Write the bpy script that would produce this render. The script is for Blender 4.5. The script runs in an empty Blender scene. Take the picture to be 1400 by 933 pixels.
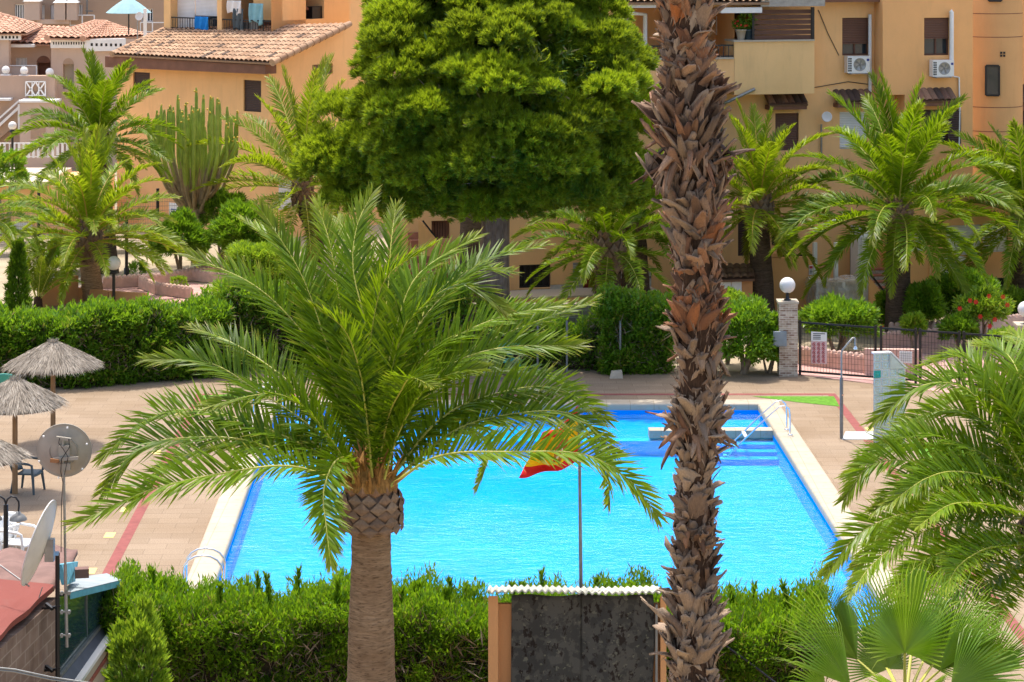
import bpy, math, random
import numpy as np
from mathutils import Vector, Matrix
random.seed(7)
RNG = np.random.default_rng(11)
R = math.radians
SC = bpy.context.scene
COL = SC.collection
# ---------------------------------------------------------------- camera frame
FPX, HC = 3305.0, 12.5            # focal length in photo pixels, eye height above the pool deck (m)
def P(px, py, D):                 # photo pixel at distance D -> world point
    return Vector(((px-700)*D/FPX, D, HC-(py+120)*D/FPX))
def G(px, py, z=0.0):             # photo pixel on the horizontal plane z -> world point
    return P(px, py, (HC-z)*FPX/(py+120))
cam = bpy.data.cameras.new('camera'); cam.lens = FPX/1400*36; cam.sensor_width = 36
cam.shift_y = -586.5/1400; cam.clip_end = 2000; cam.clip_start = 0.5
co = bpy.data.objects.new('camera', cam); COL.objects.link(co)
co.location = (0, 0, HC); co.rotation_euler = (R(90), 0, 0); SC.camera = co
# ---------------------------------------------------------------- light
SDIR = Vector((-0.34, 0.94, 0)).normalized()*math.cos(R(72)); SDIR.z = math.sin(R(72))
sun = bpy.data.lights.new('sun', 'SUN'); sun.energy = 2.15; sun.angle = R(0.5); sun.color = (1, .955, .88)
so = bpy.data.objects.new('sun', sun); COL.objects.link(so); so.rotation_euler = SDIR.to_track_quat('Z', 'Y').to_euler()
W = bpy.data.worlds.new('World'); SC.world = W; W.use_nodes = True
nt = W.node_tree; nt.nodes.clear()
sky = nt.nodes.new('ShaderNodeTexSky'); sky.sky_type = 'NISHITA'; sky.sun_disc = False
sky.sun_elevation = R(72); sky.sun_rotation = math.atan2(SDIR.x, SDIR.y); sky.dust_density = 4.0; sky.air_density = 1.0; sky.ozone_density = .6
bg = nt.nodes.new('ShaderNodeBackground'); bg.inputs[1].default_value = 0.15
wo = nt.nodes.new('ShaderNodeOutputWorld'); nt.links.new(sky.outputs[0], bg.inputs[0]); nt.links.new(bg.outputs[0], wo.inputs[0])
SC.view_settings.view_transform = 'Standard'; SC.view_settings.look = 'None'; SC.view_settings.gamma = 1
SC.view_settings.use_curve_mapping = False; SC.view_settings.exposure = 1.12
SC.render.engine = 'CYCLES'
SC.cycles.max_bounces = 8; SC.cycles.diffuse_bounces = 4; SC.cycles.glossy_bounces = 3
SC.cycles.transmission_bounces = 6; SC.cycles.transparent_max_bounces = 12
SC.cycles.caustics_reflective = False; SC.cycles.caustics_refractive = False
# ---------------------------------------------------------------- materials
def lin(c):
    return tuple(((x/255)/12.92 if x/255 <= .04045 else ((x/255+.055)/1.055)**2.4) for x in c)
class NT:
    def __init__(s, name):
        s.m = bpy.data.materials.new(name); s.m.use_nodes = True; s.t = s.m.node_tree; s.t.nodes.clear()
        s.out = s.n('ShaderNodeOutputMaterial')
    def n(s, typ, **k):
        o = s.t.nodes.new(typ)
        for a, b in k.items(): setattr(o, a, b)
        return o
    def l(s, a, b): s.t.links.new(a, b)
    def val(s, sock, v):
        if hasattr(v, 'is_output'): s.l(v, sock)
        elif isinstance(v, (tuple, list)) and len(v) == 3 and sock.type == 'RGBA': sock.default_value = (*v, 1)
        else: sock.default_value = v
    def mix(s, f, a, b, mode='MIX'):
        o = s.n('ShaderNodeMix', data_type='RGBA', blend_type=mode)
        s.val(o.inputs[0], f); s.val(o.inputs[6], a); s.val(o.inputs[7], b); return o.outputs[2]
    def coord(s, scale=(1, 1, 1), rot=0, kind='Object'):
        c = s.n('ShaderNodeTexCoord'); m = s.n('ShaderNodeMapping'); m.inputs['Scale'].default_value = scale
        m.inputs['Rotation'].default_value = (0, 0, rot) if not isinstance(rot, tuple) else rot
        s.l(c.outputs[kind], m.inputs[0]); return m.outputs[0]
    def noise(s, v, scale, detail=4, rough=.55):
        o = s.n('ShaderNodeTexNoise'); s.l(v, o.inputs['Vector']); o.inputs['Scale'].default_value = scale
        o.inputs['Detail'].default_value = detail; o.inputs['Roughness'].default_value = rough; return o.outputs[0]
    def ramp(s, f, a, b, ca=(0, 0, 0), cb=(1, 1, 1)):
        o = s.n('ShaderNodeValToRGB'); s.l(f, o.inputs[0]); e = o.color_ramp.elements
        e[0].position = a; e[1].position = b; e[0].color = (*ca, 1); e[1].color = (*cb, 1); return o.outputs[0]
    def bump(s, h, st, dist=.02):
        o = s.n('ShaderNodeBump'); o.inputs['Strength'].default_value = st; o.inputs['Distance'].default_value = dist
        s.l(h, o.inputs['Height']); return o.outputs[0]
    def pbr(s, col, rough=.7, normal=None, spec=.3, metal=0):
        o = s.n('ShaderNodeBsdfPrincipled'); s.val(o.inputs['Base Color'], col); s.val(o.inputs['Roughness'], rough)
        o.inputs['Specular IOR Level'].default_value = spec; o.inputs['Metallic'].default_value = metal
        if normal is not None: s.l(normal, o.inputs['Normal'])
        return o
    def end(s, o): s.l(o.outputs[0], s.out.inputs[0]); return s.m
def plain(name, c, rough=.6, var=.15, scale=6, spec=.3, metal=0, bump=0, stretch=(1, 1, 1), bscale=None):
    t = NT(name); v = t.coord(stretch); n = t.noise(v, scale, 5)
    f = t.ramp(n, .3, .7)
    d = tuple(x*(1-var) for x in c); e = tuple(min(1, x*(1+var)) for x in c)
    nm = t.bump(t.noise(v, bscale or scale*6, 4), bump) if bump else None
    return t.end(t.pbr(t.mix(f, d, e), rough, nm, spec, metal))
def stucco(name, c, stain=.12, dirt=(.25, .17, .1)):
    t = NT(name); v = t.coord(); v2 = t.coord((3, 3, .5))
    base = t.mix(t.ramp(t.noise(v, .7, 5), .3, .7), tuple(x*.9 for x in c), tuple(x*1.08 for x in c))
    s = t.ramp(t.noise(v2, 1.1, 6, .65), .52, .8)
    base = t.mix(t.mix(s, (0, 0, 0), (stain*2, stain*2, stain*2)), base, tuple(a*.45+b*.3 for a, b in zip(c, dirt)))
    fine = t.noise(v, 45, 3)
    base = t.mix(.25, base, t.mix(fine, tuple(x*.8 for x in c), tuple(x*1.15 for x in c)))
    return t.end(t.pbr(base, .9, t.bump(fine, .25, .01), .15))
def leafmat(name, dark, light, dry, trans=.35, rough=.42, spec=.45, tcol=None):
    t = NT(name); a = t.n('ShaderNodeAttribute', attribute_name='Col'); sp = t.n('ShaderNodeSeparateColor'); t.l(a.outputs[0], sp.inputs[0])
    c = t.mix(sp.outputs[0], dark, light); c = t.mix(sp.outputs[1], c, dry)
    p = t.pbr(c, rough, None, spec)
    tr = t.n('ShaderNodeBsdfTranslucent'); t.l(t.mix(.6, c, tcol or tuple(min(1, x*1.9) for x in (light[0]*1.15, light[1], light[2]*.5))), tr.inputs[0])
    m = t.n('ShaderNodeMixShader'); m.inputs[0].default_value = trans; t.l(p.outputs[0], m.inputs[1]); t.l(tr.outputs[0], m.inputs[2])
    return t.end(m)
def attrmat(name, dark, light, alt, rough=.8, bump=.4, bscale=25, stretch=(1, 1, 1), spec=.2):
    t = NT(name); a = t.n('ShaderNodeAttribute', attribute_name='Col'); sp = t.n('ShaderNodeSeparateColor'); t.l(a.outputs[0], sp.inputs[0])
    v = t.coord(stretch); n = t.noise(v, bscale, 5, .6)
    c = t.mix(sp.outputs[0], dark, light); c = t.mix(sp.outputs[1], c, alt)
    c = t.mix(.45, c, t.mix(t.ramp(n, .3, .7), tuple(x*.5 for x in dark), c), 'MIX')
    return t.end(t.pbr(c, rough, t.bump(n, bump, .01), spec))
def glassy(name, tint=(.05, .07, .08), rough=.05):
    t = NT(name); v = t.coord(); n = t.noise(v, 1.5, 3)
    return t.end(t.pbr(t.mix(n, tuple(x*.6 for x in tint), tint), rough, None, .6))
# ---------------------------------------------------------------- mesh builders
ORG = {}
def finish(o, parent):
    COL.objects.link(o)
    if parent is not None: o.parent = parent
    return o
class MB:
    """hand-made geometry in world coordinates; build() links it as one mesh"""
    def __init__(s): s.v = []; s.f = []; s.mi = []; s.sm = []; s.c = []; s.cc = (.5, 0, 0)
    def add(s, vs, fs, m=0, smooth=False):
        b = len(s.v); s.v += [tuple(x) for x in vs]; s.c += [s.cc]*len(vs)
        for f in fs: s.f.append(tuple(b+i for i in f)); s.mi.append(m); s.sm.append(smooth)
    def hexa(s, p, m=0):          # 8 points: bottom ring 0-3, top ring 4-7
        s.add(p, [(3, 2, 1, 0), (4, 5, 6, 7), (0, 1, 5, 4), (1, 2, 6, 5), (2, 3, 7, 6), (3, 0, 4, 7)], m)
    def box(s, x0, x1, y0, y1, z0, z1, m=0):
        s.hexa([(x0, y0, z0), (x1, y0, z0), (x1, y1, z0), (x0, y1, z0), (x0, y0, z1), (x1, y0, z1), (x1, y1, z1), (x0, y1, z1)], m)
    def cbox(s, c, sx, sy, sz, rz=0, m=0, tilt=None):
        M = Matrix.Rotation(rz, 4, 'Z')
        if tilt is not None: M = M @ tilt
        c = Vector(c)
        s.hexa([c + M @ Vector((a*sx/2, b*sy/2, d*sz/2)) for d in (-1, 1) for a, b in ((-1, -1), (1, -1), (1, 1), (-1, 1))], m)
    def bar(s, a, b, w, h=None, m=0, up=Vector((0, 0, 1))):
        a = Vector(a); b = Vector(b); h = h or w; d = (b-a).normalized()
        if abs(d.dot(up)) > .95: up = Vector((0, 1, 0))
        x = d.cross(up).normalized()*w/2; y = x.cross(d).normalized()*h/2
        s.hexa([a-x-y, a+x-y, b+x-y, b-x-y, a-x+y, a+x+y, b+x+y, b-x+y], m)
    def tube(s, pts, r, k=8, m=0, cap=True, smooth=True):
        pts = [Vector(p) for p in pts]; n = len(pts)
        rs = r if isinstance(r, (list, tuple)) else [r]*n
        ref = None; vs = []
        for i, p in enumerate(pts):
            t = (pts[min(i+1, n-1)]-pts[max(i-1, 0)]).normalized()
            if ref is None: ref = Vector((1, 0, 0)) if abs(t.x) < .8 else Vector((0, 0, 1))
            x = (ref-t*ref.dot(t)).normalized(); ref = x; y = t.cross(x)
            vs += [p+(x*math.cos(a)+y*math.sin(a))*rs[i] for a in (2*math.pi*j/k for j in range(k))]
        fs = [(i*k+j, i*k+(j+1) % k, (i+1)*k+(j+1) % k, (i+1)*k+j) for i in range(n-1) for j in range(k)]
        s.add(vs, fs, m, smooth)
        if cap: s.add(vs[:k], [tuple(range(k))[::-1]], m); s.add(vs[-k:], [tuple(range(k))], m)
    def lathe(s, c, prof, k=20, m=0, smooth=True, M=None):   # prof: (r, z)
        c = Vector(c); M = M or Matrix.Identity(4)
        vs = [c+M @ Vector((r*math.cos(2*math.pi*j/k), r*math.sin(2*math.pi*j/k), z)) for r, z in prof for j in range(k)]
        fs = [(i*k+j, i*k+(j+1) % k, (i+1)*k+(j+1) % k, (i+1)*k+j) for i in range(len(prof)-1) for j in range(k)]
        s.add(vs, fs, m, smooth)
    def ball(s, c, r, k=20, m=0, sz=1):
        s.lathe(c, [(max(r*math.sin(math.pi*i/12), .001), -r*sz*math.cos(math.pi*i/12)) for i in range(13)], k, m)
    def prism(s, poly, ext, m=0):  # poly: list of Vectors, extruded by vector ext
        n = len(poly); ext = Vector(ext); p = [Vector(q) for q in poly]; vs = p+[q+ext for q in p]
        s.add(vs, [tuple(range(n))[::-1], tuple(range(n, 2*n))]+[(i, (i+1) % n, n+(i+1) % n, n+i) for i in range(n)], m)
    def sheet(s, fn, nu, nv, m=0, smooth=True, mf=None):
        b = len(s.v)
        vs = [fn(i/nu, j/nv) for j in range(nv+1) for i in range(nu+1)]
        s.v += [tuple(x) for x in vs]; s.c += [s.cc]*len(vs)
        for j in range(nv):
            for i in range(nu):
                s.f.append((b+j*(nu+1)+i, b+j*(nu+1)+i+1, b+(j+1)*(nu+1)+i+1, b+(j+1)*(nu+1)+i))
                s.mi.append(mf(i, j) if mf else m); s.sm.append(smooth)
    def build(s, name, mats, parent=None, origin=None):
        mats = mats if isinstance(mats, (list, tuple)) else [mats]
        if parent is not None: off = ORG[parent]
        elif origin is not None: off = Vector(origin)
        else:
            a = np.array(s.v); off = Vector((float(a[:, 0].mean()), float(a[:, 1].mean()), float(a[:, 2].min())))
        me = bpy.data.meshes.new(name)
        me.from_pydata([(x-off.x, y-off.y, z-off.z) for x, y, z in s.v], [], s.f)
        for m in mats: me.materials.append(m)
        me.polygons.foreach_set('material_index', s.mi); me.polygons.foreach_set('use_smooth', s.sm)
        ca = me.color_attributes.new('Col', 'FLOAT_COLOR', 'POINT')
        ca.data.foreach_set('color', np.array([(*c, 1) for c in s.c], np.float32).ravel())
        me.update()
        o = bpy.data.objects.new(name, me); ORG[o] = off
        if parent is None: o.location = off
        return finish(o, parent)
class NB:
    """numpy geometry (foliage); arrays in world coordinates"""
    def __init__(s): s.v = []; s.q = []; s.t = []; s.c = []; s.n = 0; s.qm = []; s.tm = []
    def add(s, v, quads=None, tris=None, col=None, m=0):
        v = np.asarray(v, np.float32).reshape(-1, 3)
        if quads is not None and len(quads): q = np.asarray(quads, np.int32)+s.n; s.q.append(q); s.qm.append(np.full(len(q), m, np.int32))
        if tris is not None and len(tris): q = np.asarray(tris, np.int32)+s.n; s.t.append(q); s.tm.append(np.full(len(q), m, np.int32))
        s.v.append(v); s.n += len(v)
        c = np.zeros((len(v), 4), np.float32); c[:, 3] = 1; c[:, :3] = (0.5, 0, 0) if col is None else col
        s.c.append(c)
    def kites(s, p, d, w, L, wd, col, mid=.4, m=0):   # n blades
        n = len(p); L = np.asarray(L).reshape(-1, 1); wd = np.asarray(wd).reshape(-1, 1)
        v = np.stack([p, p+d*L*mid+w*wd/2, p+d*L, p+d*L*mid-w*wd/2], 1)
        q = np.arange(n*4).reshape(n, 4); s.add(v, q, None, np.repeat(col, 4, 0), m)
    def mesh(s, name, mats, off=(0, 0, 0)):
        mats = mats if isinstance(mats, (list, tuple)) else [mats]
        v = np.concatenate(s.v)-np.array(off, np.float32); c = np.concatenate(s.c)
        q = np.concatenate(s.q) if s.q else np.zeros((0, 4), np.int32); t = np.concatenate(s.t) if s.t else np.zeros((0, 3), np.int32)
        mi = np.concatenate(s.qm+s.tm)
        me = bpy.data.meshes.new(name)
        me.vertices.add(len(v)); me.vertices.foreach_set('co', v.ravel())
        loops = np.concatenate([q.ravel(), t.ravel()]); me.loops.add(len(loops)); me.loops.foreach_set('vertex_index', loops)
        st = np.concatenate([np.arange(len(q))*4, len(q)*4+np.arange(len(t))*3]).astype(np.int32)
        me.polygons.add(len(st)); me.polygons.foreach_set('loop_start', st); me.polygons.foreach_set('material_index', mi)
        me.update(calc_edges=True)
        for m in mats: me.materials.append(m)
        ca = me.color_attributes.new('Col', 'FLOAT_COLOR', 'POINT'); ca.data.foreach_set('color', c.ravel())
        return me
    def build(s, name, mats, parent=None, origin=None):
        off = ORG[parent] if parent is not None else (Vector(origin) if origin is not None else None)
        if off is None:
            a = np.concatenate(s.v); off = Vector((float(a[:, 0].mean()), float(a[:, 1].mean()), float(a[:, 2].min())))
        o = bpy.data.objects.new(name, s.mesh(name, mats, off)); ORG[o] = off
        if parent is None: o.location = off
        return finish(o, parent)
def tag(o, label=None, cat=None, group=None, kind=None):
    if label: o['label'] = label
    if cat: o['category'] = cat
    if group: o['group'] = group
    if kind: o['kind'] = kind
    return o
def thing(name, label, cat, loc, group=None):
    o = bpy.data.objects.new(name, None); o.empty_display_size = .2; COL.objects.link(o)
    o.location = loc; ORG[o] = Vector(loc); return tag(o, label, cat, group)
def struct(o): o['kind'] = 'structure'; return o
def copy_tree(o, loc=None, rz=None, label=None, parent=None, scale=None):
    c = o.copy(); COL.objects.link(c)
    if parent is not None: c.parent = parent
    else:
        if loc is not None: c.location = loc; ORG[c] = Vector(loc)
        if rz is not None: c.rotation_euler = (0, 0, rz)
        if scale is not None: c.scale = (scale,)*3
        if label: c['label'] = label
    for ch in list(o.children): copy_tree(ch, parent=c)
    return c
def nrm(a): return a/np.maximum(np.linalg.norm(a, axis=-1, keepdims=True), 1e-9)
def randdir(n): return nrm(RNG.normal(size=(n, 3)))
class Facade:
    """a vertical plane through photo pixel x0 at distance D0, turned by yaw; u along it, z up"""
    def __init__(s, x0, D0, yaw):
        s.B = Vector(((x0-700)*D0/FPX, D0, 0)); y = R(yaw)
        s.u = Vector((math.cos(y), math.sin(y), 0)); s.n = Vector((math.sin(y), -math.cos(y), 0))
    def uv(s, px, py, off=0):
        b = s.B+s.n*off; a = (px-700)/FPX
        t = (b.y*a-b.x)/(s.u.x-s.u.y*a); D = b.y+s.u.y*t
        return t, HC-(py+120)*D/FPX
    def pt(s, u, z, off=0): q = s.B+s.u*u+s.n*off; return Vector((q.x, q.y, z))
    def at(s, px, py, off=0): u, z = s.uv(px, py, off); return s.pt(u, z, off)
    def rect(s, r, off=0):
        x0, y0, x1, y1 = r; ym = (y0+y1)/2
        u0 = s.uv(x0, ym, off)[0]; u1 = s.uv(x1, ym, off)[0]; xm = (x0+x1)/2
        return u0, u1, s.uv(xm, y1, off)[1], s.uv(xm, y0, off)[1]
    def box(s, mb, u0, u1, z0, z1, o0, o1, m=0):
        mb.hexa([s.pt(u0, z0, o1), s.pt(u1, z0, o1), s.pt(u1, z0, o0), s.pt(u0, z0, o0), s.pt(u0, z1, o1), s.pt(u1, z1, o1), s.pt(u1, z1, o0), s.pt(u0, z1, o0)], m)
    def pbox(s, mb, r, o0, o1, m=0): s.box(mb, *s.rect(r, o1), o0, o1, m)
    def wall(s, mb, u0, u1, z0, z1, holes=(), off=0, depth=.22, m=0):
        us = sorted({u0, u1, *[x for h in holes for x in h[:2] if u0 < x < u1]}); zs = sorted({z0, z1, *[x for h in holes for x in h[2:4] if z0 < x < z1]})
        for a, b in zip(us, us[1:]):
            for c, d in zip(zs, zs[1:]):
                um, zm = (a+b)/2, (c+d)/2
                if any(h[0] < um < h[1] and h[2] < zm < h[3] for h in holes): continue
                mb.add([s.pt(a, c, off), s.pt(b, c, off), s.pt(b, d, off), s.pt(a, d, off)], [(0, 1, 2, 3)], m)
        for h in holes:
            a, b, c, d = h[:4]; dp = h[4] if len(h) > 4 else depth
            p = [s.pt(a, c, off), s.pt(b, c, off), s.pt(b, d, off), s.pt(a, d, off)]; q = [x-s.n*dp for x in p]
            mb.add(p+q, [(0, 1, 5, 4), (1, 2, 6, 5), (2, 3, 7, 6), (3, 0, 4, 7)], m)
# ---------------------------------------------------------------- material library
M = {}
M['sand'] = plain('sand_soil', (.37, .30, .205), .95, .18, .8, .1, bump=.3, bscale=20)
def deckmat():
    t = NT('washed_slabs'); v = t.coord((1, 1, 1), R(-1.45)); sx = t.n('ShaderNodeSeparateXYZ'); t.l(v, sx.inputs[0])
    b = t.n('ShaderNodeTexBrick'); t.l(v, b.inputs[0]); b.inputs['Scale'].default_value = 1
    b.inputs['Brick Width'].default_value = .8; b.inputs['Row Height'].default_value = .4; b.inputs['Mortar Size'].default_value = .006; b.offset = .5
    b.inputs['Color1'].default_value = (.36, .275, .192, 1); b.inputs['Color2'].default_value = (.315, .237, .162, 1); b.inputs['Mortar'].default_value = (.24, .18, .125, 1)
    m = t.n('ShaderNodeMath', operation='PINGPONG'); t.l(sx.outputs[1], m.inputs[0]); m.inputs[1].default_value = .4
    ln = t.ramp(m.outputs[0], .006, .016, (1, 1, 1), (0, 0, 0))
    wob = t.ramp(t.noise(v, .6, 3), .35, .6)
    c = t.mix(t.mix(1, ln, wob, 'MULTIPLY'), b.outputs[0], (.22, .16, .115))
    sp = t.noise(v, 38, 3, .7); c = t.mix(t.ramp(sp, .35, .65), t.mix(1, c, (.66, .62, .58), 'MULTIPLY'), c)
    st = t.ramp(t.noise(v, .35, 6, .6), .42, .72); c = t.mix(st, c, t.mix(1, c, (.82, .77, .70), 'MULTIPLY')); d2 = t.ramp(t.noise(t.coord((.5, 2.5, 1)), 1.1, 6, .7), .55, .75); c = t.mix(d2, c, t.mix(1, c, (.86, .82, .78), 'MULTIPLY'))
    return t.end(t.pbr(c, .85, t.bump(sp, .3, .01), .2))
M['deck'] = deckmat()
def copingmat():
    t = NT('cream_coping'); v = t.coord(); n = t.noise(v, 1.2, 5); c = t.mix(t.ramp(n, .3, .7), (.40, .335, .245), (.46, .395, .30))
    c = t.mix(t.ramp(t.noise(v, 7, 5), .58, .75), c, (.36, .28, .19))
    b = t.n('ShaderNodeTexBrick'); t.l(v, b.inputs[0]); b.inputs['Scale'].default_value = 1; b.offset = 0
    b.inputs['Brick Width'].default_value = .6; b.inputs['Row Height'].default_value = .6; b.inputs['Mortar Size'].default_value = .01
    b.inputs['Color1'].default_value = b.inputs['Color2'].default_value = (1, 1, 1, 1); b.inputs['Mortar'].default_value = (.8, .75, .68, 1)
    return t.end(t.pbr(t.mix(1, c, b.outputs[0], 'MULTIPLY'), .6, None, .3))
M['coping'] = copingmat()
M['red_strip'] = plain('red_paving', (.25, .08, .07), .85, .15, 5, .2, bump=.2, bscale=60)
M['yellow_tile'] = plain('yellow_paving', (.72, .55, .2), .85, .12, 5, .2)
M['pink_path'] = plain('pink_paving', (.5, .3, .26), .9, .15, 2, .15, bump=.2, bscale=40)
M['grey_pad'] = plain('grey_pad', (.42, .43, .42), .6, .15, 4, .4)
M['turf'] = plain('green_turf', (.11, .25, .03), .95, .25, 9, .1, bump=.5, bscale=90)
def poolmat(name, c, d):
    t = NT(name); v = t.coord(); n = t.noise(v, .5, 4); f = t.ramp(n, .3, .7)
    m = t.coord((1, 1, 1)); k = t.ramp(t.noise(m, 2.6, 3), .35, .7)  # finer mottle painted into the colour in place of rippling light
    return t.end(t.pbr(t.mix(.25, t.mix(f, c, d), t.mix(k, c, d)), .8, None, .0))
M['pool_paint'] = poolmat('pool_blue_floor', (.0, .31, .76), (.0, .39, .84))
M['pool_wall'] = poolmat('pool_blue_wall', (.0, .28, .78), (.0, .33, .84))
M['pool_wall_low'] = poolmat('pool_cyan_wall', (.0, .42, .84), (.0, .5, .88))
def watermat():
    t = NT('pool_water'); v = t.coord((.55, 1.5, 1)); v2 = t.coord((.9, 1.7, 1))
    h = t.mix(.6, t.noise(v, 1.8, 4, .6), t.noise(v2, 3.6, 5, .66)); wind = t.ramp(t.noise(t.coord((.16, .22, 1)), 1.0, 3, .6), .40, .62, (.45, .45, .45), (.9, .9, .9))
    bp = t.n('ShaderNodeBump'); bp.inputs['Distance'].default_value = .16; t.l(h, bp.inputs['Height']); t.l(wind, bp.inputs['Strength']); nm = bp.outputs[0]
    f = t.n('ShaderNodeFresnel'); f.inputs[0].default_value = 1.33; t.l(nm, f.inputs['Normal'])
    tr = t.n('ShaderNodeBsdfTransparent'); t.l(t.mix(t.ramp(h, .35, .65), (.25, .87, .98), (.34, 1.0, 1.0)), tr.inputs[0])  # ripple lensing painted in: tint brightens and darkens with ripple height
    g = t.n('ShaderNodeBsdfGlossy'); g.inputs['Roughness'].default_value = .06; t.l(nm, g.inputs['Normal']); g.inputs[0].default_value = (.8, .95, 1, 1)
    m = t.n('ShaderNodeMixShader'); t.l(t.ramp(f.outputs[0], .36, .95, (.0, .0, .0), (.21, .21, .21)), m.inputs[0]); t.l(tr.outputs[0], m.inputs[1]); t.l(g.outputs[0], m.inputs[2])
    return t.end(m)
M['water'] = watermat()
M['chrome'] = plain('polished_steel', (.75, .77, .78), .12, .03, 5, .5, 1)
M['white_paint'] = plain('white_paint', (.78, .77, .74), .5, .05, 3)
M['white_plastic'] = plain('white_plastic', (.76, .76, .74), .35, .04, 3, .5)
M['grey_plastic'] = plain('slate_plastic', (.055, .085, .1), .4, .1, 3, .5)
M['teal_plastic'] = plain('teal_plastic', (.04, .33, .25), .4, .1, 3, .5)
M['black_metal'] = plain('black_metal', (.012, .012, .014), .4, .1, 5, .4)
M['galv'] = plain('galvanised_steel', (.3, .3, .29), .45, .2, 8, .5, .6)
M['grey_metal'] = plain('grey_metal', (.2, .2, .19), .5, .2, 8, .4, .3)
M['dish_grey'] = plain('weathered_dish', (.34, .31, .26), .6, .2, 2.5, .3)
M['dish_white'] = plain('white_dish', (.66, .63, .6), .5, .1, 3, .3)
M['orange_plaster'] = stucco('orange_plaster', (.60, .30, .13), .06)
M['lamp_globe'] = plain('opal_globe', (.66, .65, .62), .3, .02, 3, .5)
M['wood_pole'] = plain('wood_pole', (.30, .18, .09), .8, .25, 4, .2, stretch=(6, 6, .6), bump=.3)
M['bark_date'] = None
def trunkmat(name, a, b, d, scale=3.0):
    t = NT(name); v = t.coord((1.2, 1.2, 9)); n1 = t.noise(v, scale, 6, .65); v2 = t.coord((2.5, 2.5, 22)); n2 = t.noise(v2, scale*1.3, 5, .7)
    c = t.mix(t.ramp(n1, .33, .66), a, b); c = t.mix(t.ramp(n2, .52, .66), c, d)
    c = t.mix(t.ramp(t.noise(t.coord(), 1.3, 4), .45, .75), c, t.mix(1, c, (.62, .55, .5), 'MULTIPLY'))
    h = t.mix(.5, n1, n2)
    return t.end(t.pbr(c, .9, t.bump(h, .9, .05), .15))
M['bark_date'] = trunkmat('ringed_palm_bark', (.43, .29, .175), (.25, .16, .09), (.085, .05, .03))
M['bark_grey'] = trunkmat('grey_palm_bark', (.15, .105, .075), (.085, .06, .042), (.035, .024, .017), 2.2)
M['scale'] = attrmat('palm_leaf_scars', (.13, .085, .06), (.30, .21, .14), (.33, .16, .07), .85, .5, 22)
M['husk'] = attrmat('fibrous_leaf_bases', (.095, .06, .042), (.44, .32, .215), (.40, .135, .04), .8, .9, 14, (6, 6, 1.2), .25)
M['husk_core'] = plain('trunk_fibre', (.07, .04, .025), .95, .4, 12, .1, bump=.8, stretch=(4, 4, 1))
M['frond'] = leafmat('date_palm_leaflets', (.018, .062, .004), (.17, .28, .006), (.50, .36, .06), .40, .40, .21)
M['frond_olive'] = leafmat('pale_palm_leaflets', (.04, .105, .006), (.23, .33, .010), (.52, .38, .08), .42, .42, .25)
M['rachis'] = plain('palm_midrib', (.42, .40, .07), .45, .2, 3, .4)
M['crown_fibre'] = plain('crown_fibre', (.30, .155, .045), .9, .45, 9, .15, bump=.6, stretch=(3, 3, 1))
M['rachis_orange'] = plain('orange_midrib', (.5, .30, .06), .5, .2, 3, .4)
M['fan'] = leafmat('fan_palm_blades', (.035, .12, .005), (.20, .36, .012), (.5, .42, .18), .32, .35, .5)
M['conifer'] = leafmat('conifer_sprays', (.035, .095, .008), (.18, .34, .012), (.24, .14, .05), .40, .5, .25)
M['pine'] = leafmat('pine_needles', (.028, .085, .016), (.29, .40, .018), (.24, .18, .08), .42, .5, .25)
M['broad'] = leafmat('shrub_leaves', (.05, .12, .010), (.19, .36, .02), (.34, .25, .06), .38, .42, .35)
M['lime'] = leafmat('lime_shrub_leaves', (.09, .19, .015), (.27, .42, .03), (.4, .3, .08), .38, .45, .4)
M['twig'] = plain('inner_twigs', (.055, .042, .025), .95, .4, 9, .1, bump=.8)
M['twig_pale'] = plain('bare_twigs', (.26, .20, .14), .9, .3, 9, .1)
M['pine_bark'] = plain('pine_bark', (.17, .12, .085), .95, .4, 5, .1, bump=.9, stretch=(2, 2, .7), bscale=14)
# ---------------------------------------------------------------- ground, deck, pool
FL = Vector((-5.94, 61.2, 0)); E1 = Vector((1, 0.004, 0)).normalized(); E2 = Vector((.0255, -1, 0)).normalized()
PW, PL = 12.17, 19.2
def PO(x, y, z=0): q = FL+E1*x+E2*y; return Vector((q.x, q.y, z))
def ring(mb, o, i, z, m=0):
    (a0, a1, b0, b1), (c0, c1, d0, d1) = o, i
    vs = [PO(a0, b0, z), PO(a1, b0, z), PO(a1, b1, z), PO(a0, b1, z), PO(c0, d0, z), PO(c1, d0, z), PO(c1, d1, z), PO(c0, d1, z)]
    mb.add(vs, [(4, 5, 1, 0), (5, 6, 2, 1), (6, 7, 3, 2), (7, 4, 0, 3)], m)
mb = MB(); ring(mb, (-400, 400, -700, 400), (-.3, PW+.3, -.3, PL+.3), -.03); struct(mb.build('ground', M['sand'], origin=(0, 0, 0)))
mb = MB(); ring(mb, (-15.5, PW+10.6, -4.6, 22.2), (-.15, PW+.15, -.15, PL+.15), 0); struct(mb.build('pool_deck', M['deck'], origin=(0, 0, 0)))
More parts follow.
